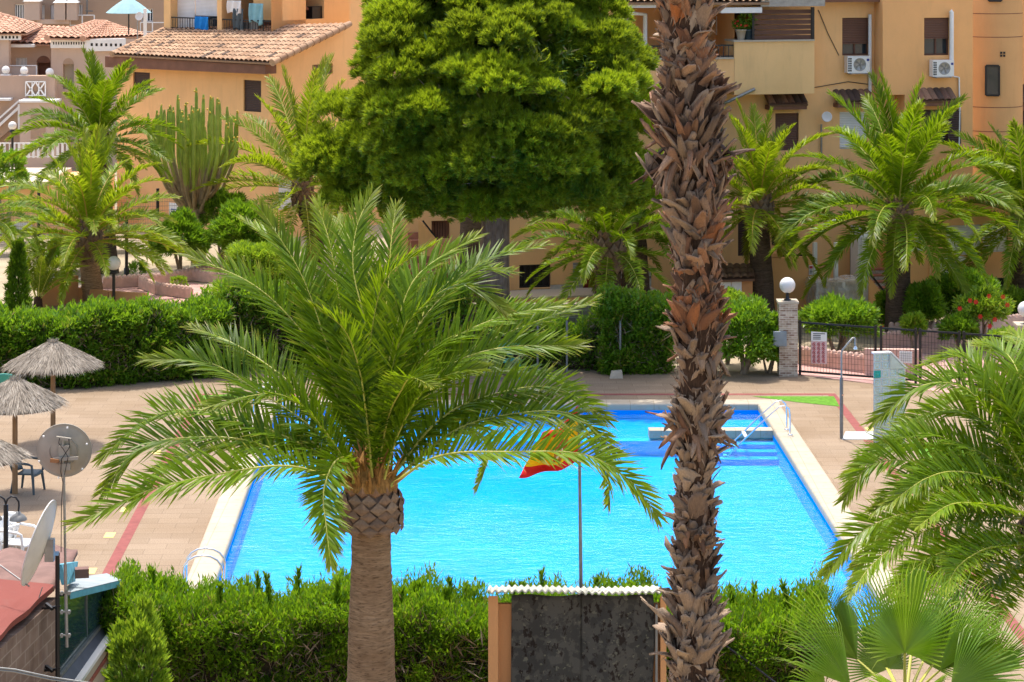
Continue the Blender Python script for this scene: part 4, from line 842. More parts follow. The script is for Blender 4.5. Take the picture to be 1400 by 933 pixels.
def parasol(label, x, ybase, ytop, rpx, yrim, seed):
    b = G(x, ybase); D = b.y; k = D/FPX; t = thing('thatched_parasol', label, 'parasol', b, 'thatched parasols by the left hedge')
    ap = P(x, ytop, D); rim = P(x, yrim, D).z; Rr = rpx*k; hh = ap.z-.12-rim
    mb = MB(); mb.tube([b+Vector((0, 0, -.02)), Vector((b.x, b.y, ap.z-.15))], [.062, .055], 12); mb.build('pole', M['wood_pole'], t)
    zc = lambda r: rim+hh*(1-(r/Rr)**1.15)*.97+.0
    mb = MB(); mb.lathe((b.x, b.y, 0), [(Rr*.95, zc(Rr*.95)-.06), (Rr*.97, zc(Rr*.97)-.02), (Rr*.7, zc(Rr*.7)-.01), (Rr*.4, zc(Rr*.4)-.01), (.05, zc(.05)), (.05, zc(.05)-.08), (Rr*.95, zc(Rr*.95)-.06)], 30); mb.build('canopy_frame', M['thatch_core'], t)
    n = 6500; r = Rr*np.sqrt(RNG.uniform(0.0, 1.0, n)); a = RNG.uniform(0, 2*np.pi, n); er = np.stack([np.cos(a), np.sin(a), 0*a], 1)
    p = np.stack([b.x+r*np.cos(a), b.y+r*np.sin(a), zc(np.minimum(r, Rr))+RNG.uniform(-.0, .04, n)], 1); d = nrm(er+np.array([0, 0, -1.])*(hh/Rr*1.15+.05)+randdir(n)*.22)
    w = nrm(np.cross(d, np.array([0, 0, 1.]))+randdir(n)*.5); lump = .12*np.sin(a*5+r*6)
    col = np.stack([np.clip(RNG.normal(.5, .25, n)+lump, 0, 1), np.where(RNG.random(n) < .15, .7, 0), 0*a], 1)
    nb = NB(); nb.kites(p-d*.12, d, w, RNG.uniform(.16, .34, n), RNG.uniform(.006, .018, n), col, .4)
    m = 260; a = RNG.uniform(0, 2*np.pi, m); d = nrm(np.stack([np.cos(a)*.45, np.sin(a)*.45, 0*a+1], 1)+randdir(m)*.2); p = np.stack([b.x+.05*np.cos(a), b.y+.05*np.sin(a), 0*a+ap.z-.22], 1)
    nb.kites(p+d*-.04, d*np.array([1, 1, 1]), nrm(np.cross(d, randdir(m))), RNG.uniform(.12, .26, m), RNG.uniform(.008, .02, m), np.tile([.55, .1, 0], (m, 1)), .5)
    nb.build('thatch', M['thatch'], t); return t
parasol('farthest thatched parasol, standing whole in front of the left hedge', 72.5, 606, 460, 65, 500, 1)
parasol('middle thatched parasol with the slate chair at its pole, cut by the left edge', 20.5, 675, 510, 68, 553, 2)
parasol('nearest thatched parasol, only its right rim showing at the left edge', -32, 742, 586, 68, 625, 3)
# ---------------------------------------------------------------- pool ladders
def ladder(label, c, out, side, h=.85, gap=.5, reach=.55, rungs=3, slope=False):
    c = Vector(c); out = Vector(out).normalized(); side = Vector(side).normalized(); t = thing('pool_ladder', label, 'ladder', c, 'steel ladders on the pool rim')
    for s in (-.5, .5):
        q = c+side*gap*s; mb = MB(); pts = [q+out*.42+Vector((0, 0, .04)), q+out*.42+Vector((0, 0, h*.6))]
        for a in np.linspace(0, math.pi, 9): pts.append(q+out*(.42-.36+.36*math.cos(a))+Vector((0, 0, h*.62+.30*math.sin(a))))
        pts += [q-out*.3+Vector((0, 0, .2)), q-out*.26+Vector((0, 0, -1.0))]
        if slope: pts = [q+out*.30+Vector((0, 0, .04)), q+out*.30+Vector((0, 0, .55)), q+out*.27+Vector((0, 0, .68)), q+out*.17+Vector((0, 0, .75)), q+out*.04+Vector((0, 0, .72)), q-out*.3+Vector((0, 0, .42)), q-out*1.05+Vector((0, 0, -.3)), q-out*1.2+Vector((0, 0, -.45))]
        mb.tube(pts, .02 if slope else .024, 10); mb.build('rail', M['chrome'], t)
        mb = MB(); mb.lathe(q+out*(.30 if slope else .42)+Vector((0, 0, .05)), [(.06, 0), (.06, .015), (.025, .03)], 14); mb.build('flange', M['chrome'], t)
    for i in range(rungs):
        mb = MB(); q = c-out*(.27 if not slope else .75+.25*i)+Vector((0, 0, -.12-.27*i if not slope else .0-.22*i)); mb.bar(q-side*gap*.5, q+side*gap*.5, .08, .03); mb.build('rung', M['white_plastic'], t)
    return t
ladder('steel ladder rail on the left coping near the hedge', PO(-.05, PL-2.1), -E1, E2)
ladder('steel ladder on the right coping beside the shallow pool', PO(PW, D1+.85), E1, E2, 1.0, .6, slope=True)
ladder('steel ladder on the far left corner, seen through the palm fronds', PO(-.05, 1.5), -E1, E2)
# ---------------------------------------------------------------- hedge, wall and fence round the pool
BR = [M['broad'], M['twig'], M['twig_pale']]
hedge('clipped_hedge', 'dense clipped hedge behind the thatched parasols', 'hedge', [G(-60, 536)+Vector((0, .75, 0)), G(75, 532)+Vector((0, .75, 0)), G(190, 524)+Vector((0, .75, 0)), G(295, 514)+Vector((0, .75, 0))], .7, 1.72, BR, 2600, 30, .15, .055, .9, .16, base=.34, var=.24, up=.35, dryp=.05, bare=.25, topwob=.12)
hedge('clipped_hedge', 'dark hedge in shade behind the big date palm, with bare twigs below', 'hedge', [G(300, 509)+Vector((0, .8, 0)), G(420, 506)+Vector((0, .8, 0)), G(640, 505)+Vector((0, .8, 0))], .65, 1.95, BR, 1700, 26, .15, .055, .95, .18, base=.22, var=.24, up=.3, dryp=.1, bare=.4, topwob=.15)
M['stone'] = None
def stonemat(name, a, b, m, w=.3, h=.12, ms=.02):
    t = NT(name); v = t.coord((1, 1, 1)); s = t.n('ShaderNodeSeparateXYZ'); t.l(v, s.inputs[0]); ad = t.n('ShaderNodeMath', operation='ADD'); t.l(s.outputs[0], ad.inputs[0]); t.l(s.outputs[1], ad.inputs[1])
    c = t.n('ShaderNodeCombineXYZ'); t.l(ad.outputs[0], c.inputs[0]); t.l(s.outputs[2], c.inputs[1])
    k = t.n('ShaderNodeTexBrick'); t.l(c.outputs[0], k.inputs[0]); k.inputs['Scale'].default_value = 1; k.inputs['Brick Width'].default_value = w; k.inputs['Row Height'].default_value = h; k.inputs['Mortar Size'].default_value = ms; k.inputs['Bias'].default_value = -.1
    k.inputs['Color1'].default_value = (*a, 1); k.inputs['Color2'].default_value = (*b, 1); k.inputs['Mortar'].default_value = (*m, 1)
    n = t.noise(v, 6, 5); o = t.mix(t.ramp(n, .3, .7), t.mix(1, k.outputs[0], (.7, .66, .62), 'MULTIPLY'), k.outputs[0])
    return t.end(t.pbr(o, .85, t.bump(k.outputs['Fac'], -.3, .01), .2))
M['stone'] = stonemat('stone_wall', (.30, .25, .20), (.20, .16, .14), (.36, .32, .27), .35, .2, .02)
M['mosaic'] = stonemat('mosaic_cladding', (.62, .52, .40), (.24, .13, .09), (.66, .60, .5), .16, .06, .008)
M['mosaic_pale'] = stonemat('pale_mosaic_cladding', (.62, .58, .52), (.13, .11, .10), (.62, .58, .52), .30, .10, .012)
w0, w1 = G(640, 500), G(925, 500); mb = MB(); mb.box(w0.x, w1.x, w0.y+.9, w0.y+1.15, -.02, 1.55); tag(mb.build('garden_wall', M['stone']), 'low stone wall in shade behind the pool, half covered by creeper', 'wall')
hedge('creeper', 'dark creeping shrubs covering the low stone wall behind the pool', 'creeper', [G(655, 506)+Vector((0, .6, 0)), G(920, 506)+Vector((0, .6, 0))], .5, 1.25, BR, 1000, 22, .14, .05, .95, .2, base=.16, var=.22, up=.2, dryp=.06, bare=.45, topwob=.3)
hedge('clipped_hedge', 'square dark green hedge block left of the shaggy trunk', 'hedge', [G(822, 511)+Vector((0, .7, 0)), G(918, 511)+Vector((0, .7, 0))], .65, 1.78, BR, 900, 30, .15, .06, .9, .16, base=.36, var=.22, up=.35, dryp=.06, bare=.2, topwob=.1)
for i, x in enumerate((775, 735, 848)):
    b = G(x, 512); mb = MB(); mb.tube([b, b+Vector((0, 0, 1.45))], .03, 8); tag(mb.build('fence_post', M['grey_metal']), ('thin grey fence post before the stone wall, tallest bare one', 'thin grey fence post among the creeper nearest the big palm fronds', 'thin grey fence post at the square dark hedge block')[i], 'post', 'posts of the old pool fence')
shrub('leafy_shrub', 'pale green leafy shrub right of the shaggy trunk by the mosaic pillar', 'shrub', G(1018, 514)+Vector((0, .3, .95)), 1.0, 1.0, 420, 30, .15, .05, M['broad'], .9, .5, .24, gap=.25)
shrub('lime_shrub', 'yellow green bush against the shaggy trunk above the far pool edge', 'shrub', G(1000, 505)+Vector((0, .9, 1.45)), .55, .6, 150, 24, .14, .045, M['lime'], .9, .3, .2, gap=.25)
shrub('leafy_shrub', 'small pale shrub touching the mosaic pillar', 'shrub', G(1052, 512)+Vector((0, .2, .75)), .5, .85, 200, 26, .14, .045, M['broad'], .9, .6, .2, gap=.25)
# small stone block, bench, bollards
b = G(843, 518); mb = MB(); mb.hexa([(b.x-.19, b.y, 0), (b.x+.17, b.y+.02, 0), (b.x+.19, b.y+.3, 0), (b.x-.17, b.y+.3, 0), (b.x-.14, b.y+.04, .17), (b.x+.14, b.y+.03, .19), (b.x+.15, b.y+.27, .19), (b.x-.13, b.y+.26, .17)]); tag(mb.build('stone_block', M['render']), 'small pale stone block lying by the shaded creeper', 'stone')
b = G(697, 518); t = thing('garden_bench', 'small turquoise bench in shade beyond the far pool edge', 'bench', b)
mb = MB(); mb.cbox(b+Vector((0, .15, .46)), .62, .4, .05); mb.build('seat', M['teal_plastic'], t)
mb = MB(); mb.cbox(b+Vector((0, .36, .74)), .62, .05, .3); mb.build('backrest', M['teal_plastic'], t)
for sx in (-.26, .26):
    for sy in (-.02, .32): mb = MB(); mb.cbox(b+Vector((sx, sy, .22)), .05, .05, .44); mb.build('leg', M['teal_plastic'], t)
for x, l in ((722, 'short white bollard on the far pool side near the turquoise bench'), (372, 'short white bollard left of the palm on the far pool side')):
    b = G(x, 521); mb = MB(); mb.lathe(b, [(.05, 0), (.05, .2), (.035, .24), (.001, .25)], 12); tag(mb.build('bollard', M['white_paint']), l, 'bollard', 'white bollards on the far pool side')
# ---------------------------------------------------------------- gate pillar, globe lamps, fence and signs at right
def globe(t, c, r=.27, stem=.16):
    mb = MB(); mb.ball(c, r, 24); mb.build('globe', M['lamp_globe'], t)
    mb = MB(); mb.lathe(c-Vector((0, 0, r+stem)), [(.10, 0), (.10, .03), (.05, .05), (.05, stem), (.09, stem+.02), (.07, stem+.06)], 14); mb.build('socket', M['black_metal'], t)
gp = G(1078, 515)+Vector((0, .25, 0))
t = thing('gate_pillar', 'mosaic clad gate pillar with the full globe lamp and grey meter box', 'pillar', gp, 'mosaic gate pillars')
mb = MB(); mb.box(gp.x-.25, gp.x+.25, gp.y-.25, gp.y+.25, -.01, 1.95); mb.build('shaft', M['mosaic'], t)
mb = MB(); mb.box(gp.x-.28, gp.x+.28, gp.y-.28, gp.y+.28, 1.95, 2.01); mb.build('cap', M['render'], t)
mb = MB(); mb.box(gp.x-.42, gp.x-.06, gp.y-.36, gp.y-.253, .83, 1.22); mb.box(gp.x-.39, gp.x-.12, gp.y-.375, gp.y-.36, .87, 1.18); mb.build('meter_box', plain('grey_box', (.25, .29, .31), .5, .1), t)
l = thing('globe_lamp', 'white globe lamp on top of the mosaic gate pillar', 'lamp', gp+Vector((0, 0, 2.01)), 'white globe lamps'); globe(l, gp+Vector((0, 0, 2.42)), .215, .2)
gp2 = G(1408, 540)+Vector((0, .4, 0))
t = thing('gate_pillar', 'mosaic clad pillar cut by the right edge above the palm', 'pillar', gp2, 'mosaic gate pillars')
mb = MB(); mb.box(gp2.x-.27, gp2.x+.27, gp2.y-.27, gp2.y+.27, -.01, 1.72); mb.build('shaft', M['mosaic'], t)
mb = MB(); mb.box(gp2.x-.3, gp2.x+.3, gp2.y-.3, gp2.y+.3, 1.72, 1.78); mb.build('cap', M['render'], t)
l = thing('globe_lamp', 'white globe lamp cut by the right edge', 'lamp', gp2+Vector((0, 0, 1.78)), 'white globe lamps'); globe(l, gp2+Vector((-.02, 0, 2.15)), .21, .2)
fA, fB = gp+Vector((.27, 0, 0)), gp2-Vector((.29, 0, 0)); fd = (fB-fA); fl_ = fd.length; fd.normalize()
def fence(label, name, s0, s1, h, z0=.1, cat='fence', sp=.085, posts=True):
    t = thing(name, label, cat, fA+fd*s0); q = lambda s, z: fA+fd*s+Vector((0, 0, z))
    mb = MB(); mb.bar(q(s0, h), q(s1, h), .045); mb.build('rail', M['black_metal'], t); mb = MB(); mb.bar(q(s0, z0), q(s1, z0), .05); mb.build('rail', M['black_metal'], t)
    mb = MB()
    n = int((s1-s0)/sp)
    for i in range(1, n): mb.bar(q(s0+(s1-s0)*i/n, z0), q(s0+(s1-s0)*i/n, h), .008)
    for i in range(1, 9): z = z0+(h-z0)*i/9; mb.bar(q(s0, z), q(s1, z), .006)
    mb.build('mesh_panel', M['black_metal'], t)
    if posts:
        for s in (s0+.04, s1-.04): mb = MB(); mb.bar(q(s, 0), q(s, h+.06), .06); mb.build('post', M['black_metal'], t)
    return t
s1 = (P(1208, 500, 63.6)-fA).x/fd.x; s2 = (P(1262, 500, 63.2)-fA).x/fd.x; s3 = (P(1325, 500, 62.5)-fA).x/fd.x
fence('black mesh sliding gate carrying the white prohibition sign, beside the mosaic pillar', 'mesh_gate', .03, s1-.05, 1.42, .1, 'gate')
fence('black mesh fence panel behind the glass block shower wall', 'mesh_fence', s1+.02, s2-.02, 1.42)
fence('black mesh fence panel right of the glass block wall, behind palm fronds', 'mesh_fence', s2+.02, s3-.02, 1.42)
fence('black mesh fence panel ending at the right edge pillar', 'mesh_fence', s3+.02, fl_-.02, 1.42)
M['sign_pink'] = plain('faded_sign', (.70, .50, .48), .5, .06, 3, .3); M['sign_red'] = plain('sign_red', (.5, .05, .07), .5, .1, 3); M['ink'] = plain('sign_ink', (.05, .05, .05), .6, .1)
def fpt(px, py, off=.04):   # a point on the camera side of the fence plane
    a = (px-700)/FPX; n = Vector((fd.y, -fd.x, 0)); b = fA+n*off; s = (b.y*a-b.x)/(fd.x-fd.y*a); D = b.y+fd.y*s; return P(px, py, D)
t = thing('pool_rules_sign', 'white and pink pool rules sign with prohibition circles on the mesh gate', 'sign', fpt(1120, 497))
c = [fpt(1109, 497), fpt(1130.5, 498), fpt(1130.5, 455), fpt(1109, 453.5)]; mb = MB(); mb.prism(c, (0, .015, 0)); mb.build('board', M['sign_pink'], t)
cc = [fpt(1109, 466.5, .047), fpt(1130.5, 467, .047), fpt(1130.5, 455, .047), fpt(1109, 453.5, .047)]; mb = MB(); mb.prism(cc, (0, .006, 0)); mb.build('heading_panel', M['white_paint'], t)
mb = MB()
for i in range(4): y = 456.5+i*2.4; mb.bar(fpt(1111.5, y, .052), fpt(1122 if i else 1128, y+.1, .052), .004, .02)
mb.build('heading_text', M['ink'], t)
for j in range(5):
    for i in range(3):
        q = fpt(1113.2+i*6.4, 471+j*5.7, .05); mb = MB(); mb.lathe(q, [(.036, 0), (.05, 0), (.05, .004), (.036, .004), (.036, 0)], 16, M=Matrix.Rotation(R(90), 4, 'X'))
        mb.bar(q+Vector((-.03, -.006, .03)), q+Vector((.03, -.006, -.03)), .008, .01); mb.cbox(q+Vector((0, -.003, 0)), .03, .003, .03, 0, 1); mb.build('prohibition_symbol', [M['sign_red'], M['ink']], t)
t = thing('notice_board', 'white gridded notice hung on the mesh fence behind the shower wall', 'sign', fpt(1238, 496))
mb = MB(); mb.prism([fpt(1229.5, 496), fpt(1247, 497), fpt(1247, 481), fpt(1229.5, 480)], (0, .012, 0)); mb.build('board', M['white_paint'], t)
mb = MB()
for i in range(1, 6): mb.bar(fpt(1229.5+i*2.9, 496, .047), fpt(1229.5+i*2.9, 480.5, .047), .006)
for i in range(1, 5): mb.bar(fpt(1229.7, 480+i*3.2, .047), fpt(1247, 481+i*3.2, .047), .006)
mb.build('grid_lines', M['galv'], t)
# ---------------------------------------------------------------- shower with glass block wall
M['glass_block'] = plain('glass_block', (.52, .60, .55), .12, .12, 9, .6); M['grout'] = plain('white_grout', (.74, .75, .72), .6, .05); M['glass_teal'] = plain('turquoise_glass_block', (.02, .36, .30), .12, .2, 9, .6)
gw = G(1194, 610); Dg = gw.y; kb = .197; t = thing('shower_wall', 'white grouted glass block shower wall with one turquoise block', 'shower wall', gw)
nC, nR = 4, 11; Wd = nC*kb; Hh = nR*kb; th = .1
# stepped outline: two full columns, then a sloping shoulder
mb = MB(); sh_h = Hh-2*kb
mb.prism([gw, gw+Vector((Wd, .25, 0)), gw+Vector((Wd, .25, sh_h)), gw+Vector((Wd*.53, .12, Hh)), gw+Vector((0, 0, Hh))], (.02, th, 0)); mb.build('grout_panel', M['grout'], t)
mb = MB(); md_ = MB()
for r in range(nR):
    for c_ in range(nC):
        if c_ >= 2 and r >= nR-2: continue
        o = gw+Vector((c_*kb+.012, c_*kb*.25/Wd-.012, r*kb+.012)); e = kb-.024; mm = 1 if (c_ == 0 and r == nR-3) else 0
        a = [o, o+Vector((e, e*.31, 0)), o+Vector((e, e*.31, e)), o+Vector((0, 0, e))]; ctr = (a[0]+a[2])/2
        inn = [q+(ctr-q)*.22+Vector((0, -.014, 0)) for q in a]
        mb.add(a+inn, [(0, 1, 5, 4), (1, 2, 6, 5), (2, 3, 7, 6), (3, 0, 4, 7)], mm)
        in2 = [q+(ctr-q)*.35+Vector((0, .012, 0)) for q in inn]; mid = ctr+Vector((0, -.016, 0))
        mb.add(inn+in2+[mid], [(0, 1, 5, 4), (1, 2, 6, 5), (2, 3, 7, 6), (3, 0, 4, 7), (4, 5, 8), (5, 6, 8), (6, 7, 8), (7, 4, 8)], mm)
mb.build('glass_blocks', [M['glass_block'], M['glass_teal']], t)
mb = MB(); q = [gw+Vector((kb*2.05, .16, sh_h+.01)), gw+Vector((Wd*.98, .235, sh_h+.01)), gw+Vector((Wd*.53, .13, Hh-.02)), gw+Vector((kb*2.05, .10, Hh-.02))]; mb.prism(q, (0, -.06, 0)); mb.build('shoulder_glass', M['glass_block'], t)
mb = MB(); mb.bar(gw+Vector((-.01, .05, Hh)), gw+Vector((Wd*.53, .17, Hh)), .15, .035); mb.bar(gw+Vector((Wd*.53, .17, Hh)), gw+Vector((Wd+.02, .3, sh_h)), .15, .035); mb.build('coping', M['white_paint'], t)
sb_ = G(1150.5, 600); t = thing('shower_pole', 'bent steel outdoor shower pole on the grey pad', 'shower', sb_)
mb = MB(); mb.tube([sb_, sb_+Vector((0, 0, 1.45))], .042, 12); mb.build('column', M['grey_metal'], t)
mb = MB(); mb.tube([sb_+Vector((0, 0, 1.4)), sb_+Vector((0, 0, 2.02)), sb_+Vector((.02, 0, 2.10)), sb_+Vector((.26, .02, 2.38)), sb_+Vector((.31, .02, 2.39)), sb_+Vector((.33, .02, 2.34)), sb_+Vector((.33, .02, 2.2))], .024, 12); mb.build('pipe', M['galv'], t)
mb = MB(); mb.lathe(sb_+Vector((.33, .02, 2.12)), [(.055, 0), (.05, .03), (.02, .08)], 14); mb.build('shower_head', M['chrome'], t)
mb = MB(); mb.bar(sb_+Vector((0, -.06, 1.05)), sb_+Vector((.05, -.06, 1.05)), .03); mb.build('tap', M['chrome'], t)
# ---------------------------------------------------------------- palms in the gardens
ELEV = (86, 76, 66, 54, 42, 30, 16, 2, -16, -34, -52)
MAST = {}
def masters(key, mats, pairs, lm, wd, tint, dry, stiff=1.0):
    out = []
    for e in ELEV:
        for k in range(2):
            n = 14; c = [np.zeros(3)]; a = R(e); L = 3.4; da = R({86: 32, 76: 50, 66: 66, 54: 80, 42: 88, 30: 88, 16: 82, 2: 72, -16: 58, -34: 42, -52: 26}[e])*stiff*RNG.uniform(.55, .95); sw = RNG.normal(0, .10)
            for i in range(n):
                t_ = i/n; ang = a-da*t_**1.5; y = sw*t_; c.append(c[-1]+np.array([math.cos(ang)*math.cos(y), math.cos(ang)*math.sin(y), math.sin(ang)])*L/n)
            hint = np.array([-.6, 0, .8]) if e > 60 else np.array([-.15, 0, 1.])
            nb = NB(); frond(nb, c, hint, pairs=pairs, lmax=lm, wd=wd, vang=24, droop=.18, roll=RNG.choice([-1, 1])*RNG.uniform(5, 45), base=.12, rr=.022, tint=tint+RNG.normal(0, .06)+(.1 if e < 0 else 0), dry=dry+(.06 if e < -20 else 0))
            out.append((e, nb.mesh('palm_frond', mats)))
    MAST[key] = out
masters('green', [M['frond'], M['rachis']], 96, .54, .05, .18, .0)
masters('gold', [M['frond_olive'], M['rachis_orange']], 96, .54, .05, .25, .03)
masters('olive', [M['frond_olive'], M['rachis']], 84, .50, .042, -.05, .05, .75)
def gpalm(label, base, crown, rfro, key, nf, trunk_r, bark, boss=.36, bossh=.75, lo=-52, seed=0, lean=None, rz=0, group='date palms in the gardens', bossmat='scale', hi=90):
    base = Vector(base); crown = Vector(crown); t = thing('date_palm', label, 'palm', base, group); rd = random.Random(seed)
    bt = crown-Vector((0, 0, bossh*.75)); mid = base.lerp(bt, .5)+(lean or Vector((0, 0, 0)))
    mb = MB(); pts, _ = bez([base-Vector((0, 0, .05)), mid, bt], 16); mb.tube([Vector(p) for p in pts], [trunk_r*(1.12-.2*i/15+.03*rd.uniform(-1, 1)) for i in range(16)], 20); mb.build('trunk', bark, t)
    mb = MB(); pineapple(mb, bt, boss, bossh, 6, 12, .05, seed=seed); mb.build('leaf_scar_boss', M[bossmat], t)
    s = rfro/3.4; ga = 2.39996
    for i in range(nf):
        f = (i+.5)/nf; e = 88-(88-lo)*f**.98+rd.gauss(0, 4); ms = MAST[key]; j = min(range(0, len(ms), 2), key=lambda k: abs(ms[k][0]-e))+rd.randrange(2)
        o = bpy.data.objects.new('frond', ms[j][1]); COL.objects.link(o); o.parent = t; az = ga*i+rz+rd.gauss(0, .1)
        off = crown-base+Vector((math.cos(az), math.sin(az), 0))*boss*.45*min(1, f*1.6)-Vector((0, 0, bossh*.3*f))
        sc = s*rd.uniform(.86, 1.08)*(1 if e > -10 else .9); o.matrix_local = Matrix.Translation(off) @ Matrix.Rotation(az, 4, 'Z') @ Matrix.Rotation(rd.gauss(0, .05), 4, 'Y') @ Matrix.Scale(sc, 4)
    return t
BG, BD = M['bark_grey'], M['bark_date']
gpalm('bright date palm with a dark thick trunk in front of the white shutters at right', G(1228, 458), P(1228, 282, 71.5), 3.75, 'green', 54, .36, BG, .42, .9, -40, 3)
gpalm('golden green date palm just right of the shaggy trunk', G(1044, 440), P(1038, 275, 73.8), 3.1, 'gold', 46, .34, BG, .44, 1.1, -40, 4, rz=.6)
gpalm('dark green date palm cut by the right edge', G(1394, 425), P(1400, 292, 75.5), 3.4, 'green', 48, .36, BG, .42, .9, -45, 5, rz=1.1)
gpalm('drooping date palm under the pine with a thick leaf scar boss', G(829, 453), P(832, 330, 71.5), 2.9, 'green', 34, .40, BG, .5, 1.15, -26, 6, rz=.3)
gpalm('date palm with a tall dark trunk between the drooping palm and the shaggy trunk', G(871, 436), P(866, 300, 73.4), 2.7, 'green', 30, .42, BG, .42, .6, -40, 7, rz=2)
gpalm('date palm with bare dark trunk below the pine, beside the pine trunk', G(643, 446), P(646, 255, 72.6), 1.6, 'olive', 12, .38, BG, .4, .6, -20, 8)
gpalm('bright golden date palm with a stocky brown trunk behind the left hedge', G(128, 412), P(122, 315, 77.6), 3.2, 'gold', 48, .33, BD, .42, 1.3, -14, 9, rz=.9)
gpalm('dark date palm with upright crown standing behind the golden one at left', G(148, 372), P(134, 188, 83.5), 3.1, 'green', 46, .34, BG, .4, .8, -28, 10, rz=2.2)
gpalm('slender pale date palm leaning beside the pine with orange frond bases', G(428, 358), P(414, 250, 86), 4.5, 'olive', 42, .30, BG, .38, 1.1, -40, 11, Vector((.25, 0, 0)), rz=.2)
gpalm('date palm cut by the left edge, drooping fronds only', G(-30, 453), P(-24, 290, 72), 2.2, 'green', 30, .3, BG, .4, .8, -35, 12, rz=.5)
yp = thing('young_palm', 'sparse feathery young palm behind the left hedge', 'palm', G(52, 425)); rd = random.Random(20); cb = G(52, 425)
for i in range(15):
    az = rd.uniform(0, 6.28); e = rd.uniform(25, 85); j = min(range(0, 22, 2), key=lambda k: abs(MAST['olive'][k][0]-e))+rd.randrange(2); o = bpy.data.objects.new('frond', MAST['olive'][j][1]); COL.objects.link(o); o.parent = yp
    o.matrix_local = Matrix.Translation(Vector((.06*math.cos(az), .06*math.sin(az), .35))) @ Matrix.Rotation(az, 4, 'Z') @ Matrix.Scale(rd.uniform(.5, .78), 4)
mb = MB(); mb.tube([cb, cb+Vector((0, 0, .45))], [.16, .12], 12); mb.build('trunk', M['husk_core'], yp)
# ---------------------------------------------------------------- big pine
DPN = 66.6; pb_ = G(676, 497); pb_.z = 0; pine = thing('pine_tree', 'large round crowned pine in the middle of the garden', 'tree', pb_)
LOB = [(660, 70, 150, 95, 0), (590, 110, 100, 100, -.8), (725, 120, 140, 110, -1.4), (800, 110, 72, 90, -.3), (680, 195, 165, 88, -1.2), (560, 205, 92, 70, -.6), (482, 185, 50, 38, .2), (487, 240, 56, 46, .2), (535, 262, 80, 40, -.2), (640, 262, 120, 40, -.6), (760, 245, 120, 48, -.8), (845, 248, 55, 46, .3), (830, 165, 46, 80, .2), (600, 20, 82, 70, .8), (765, 20, 80, 65, .8), (690, -30, 120, 60, .6), (660, 150, 90, 70, -2.0), (735, 195, 80, 60, -2.1), (590, 170, 70, 60, -1.6), (840, 110, 30, 26, .3)]
# big lobes carry many smaller boughs; each bough is a flattened cap of needle tufts, dark gaps stay between them
cen, ax, tn = [], [], []; CC = np.array(tuple(P(675, 150, DPN)))
for (cx, cy, rx, ry, dd) in LOB:
    c = np.array(tuple(P(cx, cy, DPN+dd))); k = DPN/FPX; r3 = np.array([rx*k, (rx+ry)/2*k*.8, ry*k]); n = int(6+rx*ry/190)
    d = randdir(n); d = d[(d[:, 1] < .6)]; q = c+d*r3*RNG.uniform(.78, .98, (len(d), 1))
    for j in range(len(q)):
        r = .22+.62*RNG.random()**1.4; m = int(10+105*r*r/.36); e = randdir(m); e[:, 2] = np.abs(e[:, 2])*1.0-.35*(RNG.random(m) < .35); e = nrm(e)
        cen.append(q[j]+e*np.array([r, r, r*.72])*RNG.uniform(.68, 1.08, (m, 1))*np.where(RNG.random((m, 1)) < .06, RNG.uniform(1.1, 1.4, (m, 1)), 1)); ax.append(nrm(e*.8+d[j]*.4+np.array([0, 0, .45]))); t0 = RNG.normal(.45, .2)
        tn.append(t0+.20*e[:, 2]+RNG.normal(0, .08, m))  # bough tops lighter, for new growth and for top light painted in
cen = np.concatenate(cen); ax = np.concatenate(ax); tn = np.concatenate(tn); lowz = P(700, 300, DPN).z; kp = cen[:, 2] > lowz+.30*np.sin(cen[:, 0]*2.1)+.25*np.sin(cen[:, 0]*5.3+1)+RNG.normal(0, .12, len(cen))-.1; cen, ax, tn = cen[kp], ax[kp], tn[kp]
nb = NB(); per = 46; i = np.repeat(np.arange(len(cen)), per); n = len(i); d = nrm(ax[i]*1.0+randdir(n)*.55); p = cen[i]+randdir(n)*(RNG.uniform(0, 1, n)**.5*.065)[:, None]
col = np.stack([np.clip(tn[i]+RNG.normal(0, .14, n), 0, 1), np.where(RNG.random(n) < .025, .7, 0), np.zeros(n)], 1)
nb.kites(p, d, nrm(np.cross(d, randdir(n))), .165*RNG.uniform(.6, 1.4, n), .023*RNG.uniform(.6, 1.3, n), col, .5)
# darkest inner needles and twigs, the crown's inner shade put into their colour
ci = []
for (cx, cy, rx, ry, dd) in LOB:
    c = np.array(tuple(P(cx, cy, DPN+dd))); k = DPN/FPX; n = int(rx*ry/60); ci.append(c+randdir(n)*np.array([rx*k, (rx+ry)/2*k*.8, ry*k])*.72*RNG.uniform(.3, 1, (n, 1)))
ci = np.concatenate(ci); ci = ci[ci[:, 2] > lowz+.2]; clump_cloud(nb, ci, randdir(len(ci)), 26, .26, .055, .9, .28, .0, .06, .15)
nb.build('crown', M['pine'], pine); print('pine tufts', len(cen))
mb = MB(); tb = ORG[pine]; rd = random.Random(2)
mb.tube([Vector((tb.x, tb.y, -.1)), P(675, 380, 66.9), P(678, 290, 66.8), P(690, 200, 66.6), P(685, 90, 66.6)], [.5, .43, .38, .26, .1], 14)
for lx, ly, *_ in LOB[:16]: mb.tube([P(680, 265, 66.8), P((680+lx)/2, (250+ly)/2, 66.5), P(lx, ly, 66.4)], [.15, .09, .03], 7)
mb.build('trunk', M['pine_bark'], pine)
mb = MB()
for _ in range(90):
    j = rd.randrange(len(cen)); q = Vector(cen[j]); mb.tube([q, q+Vector((rd.uniform(-.5, .5), rd.uniform(-.6, .1), rd.uniform(-.3, .3)))], [.012, .006], 5)
o = mb.build('dead_twig', M['twig_pale'], pine); o['kind'] = 'stuff'
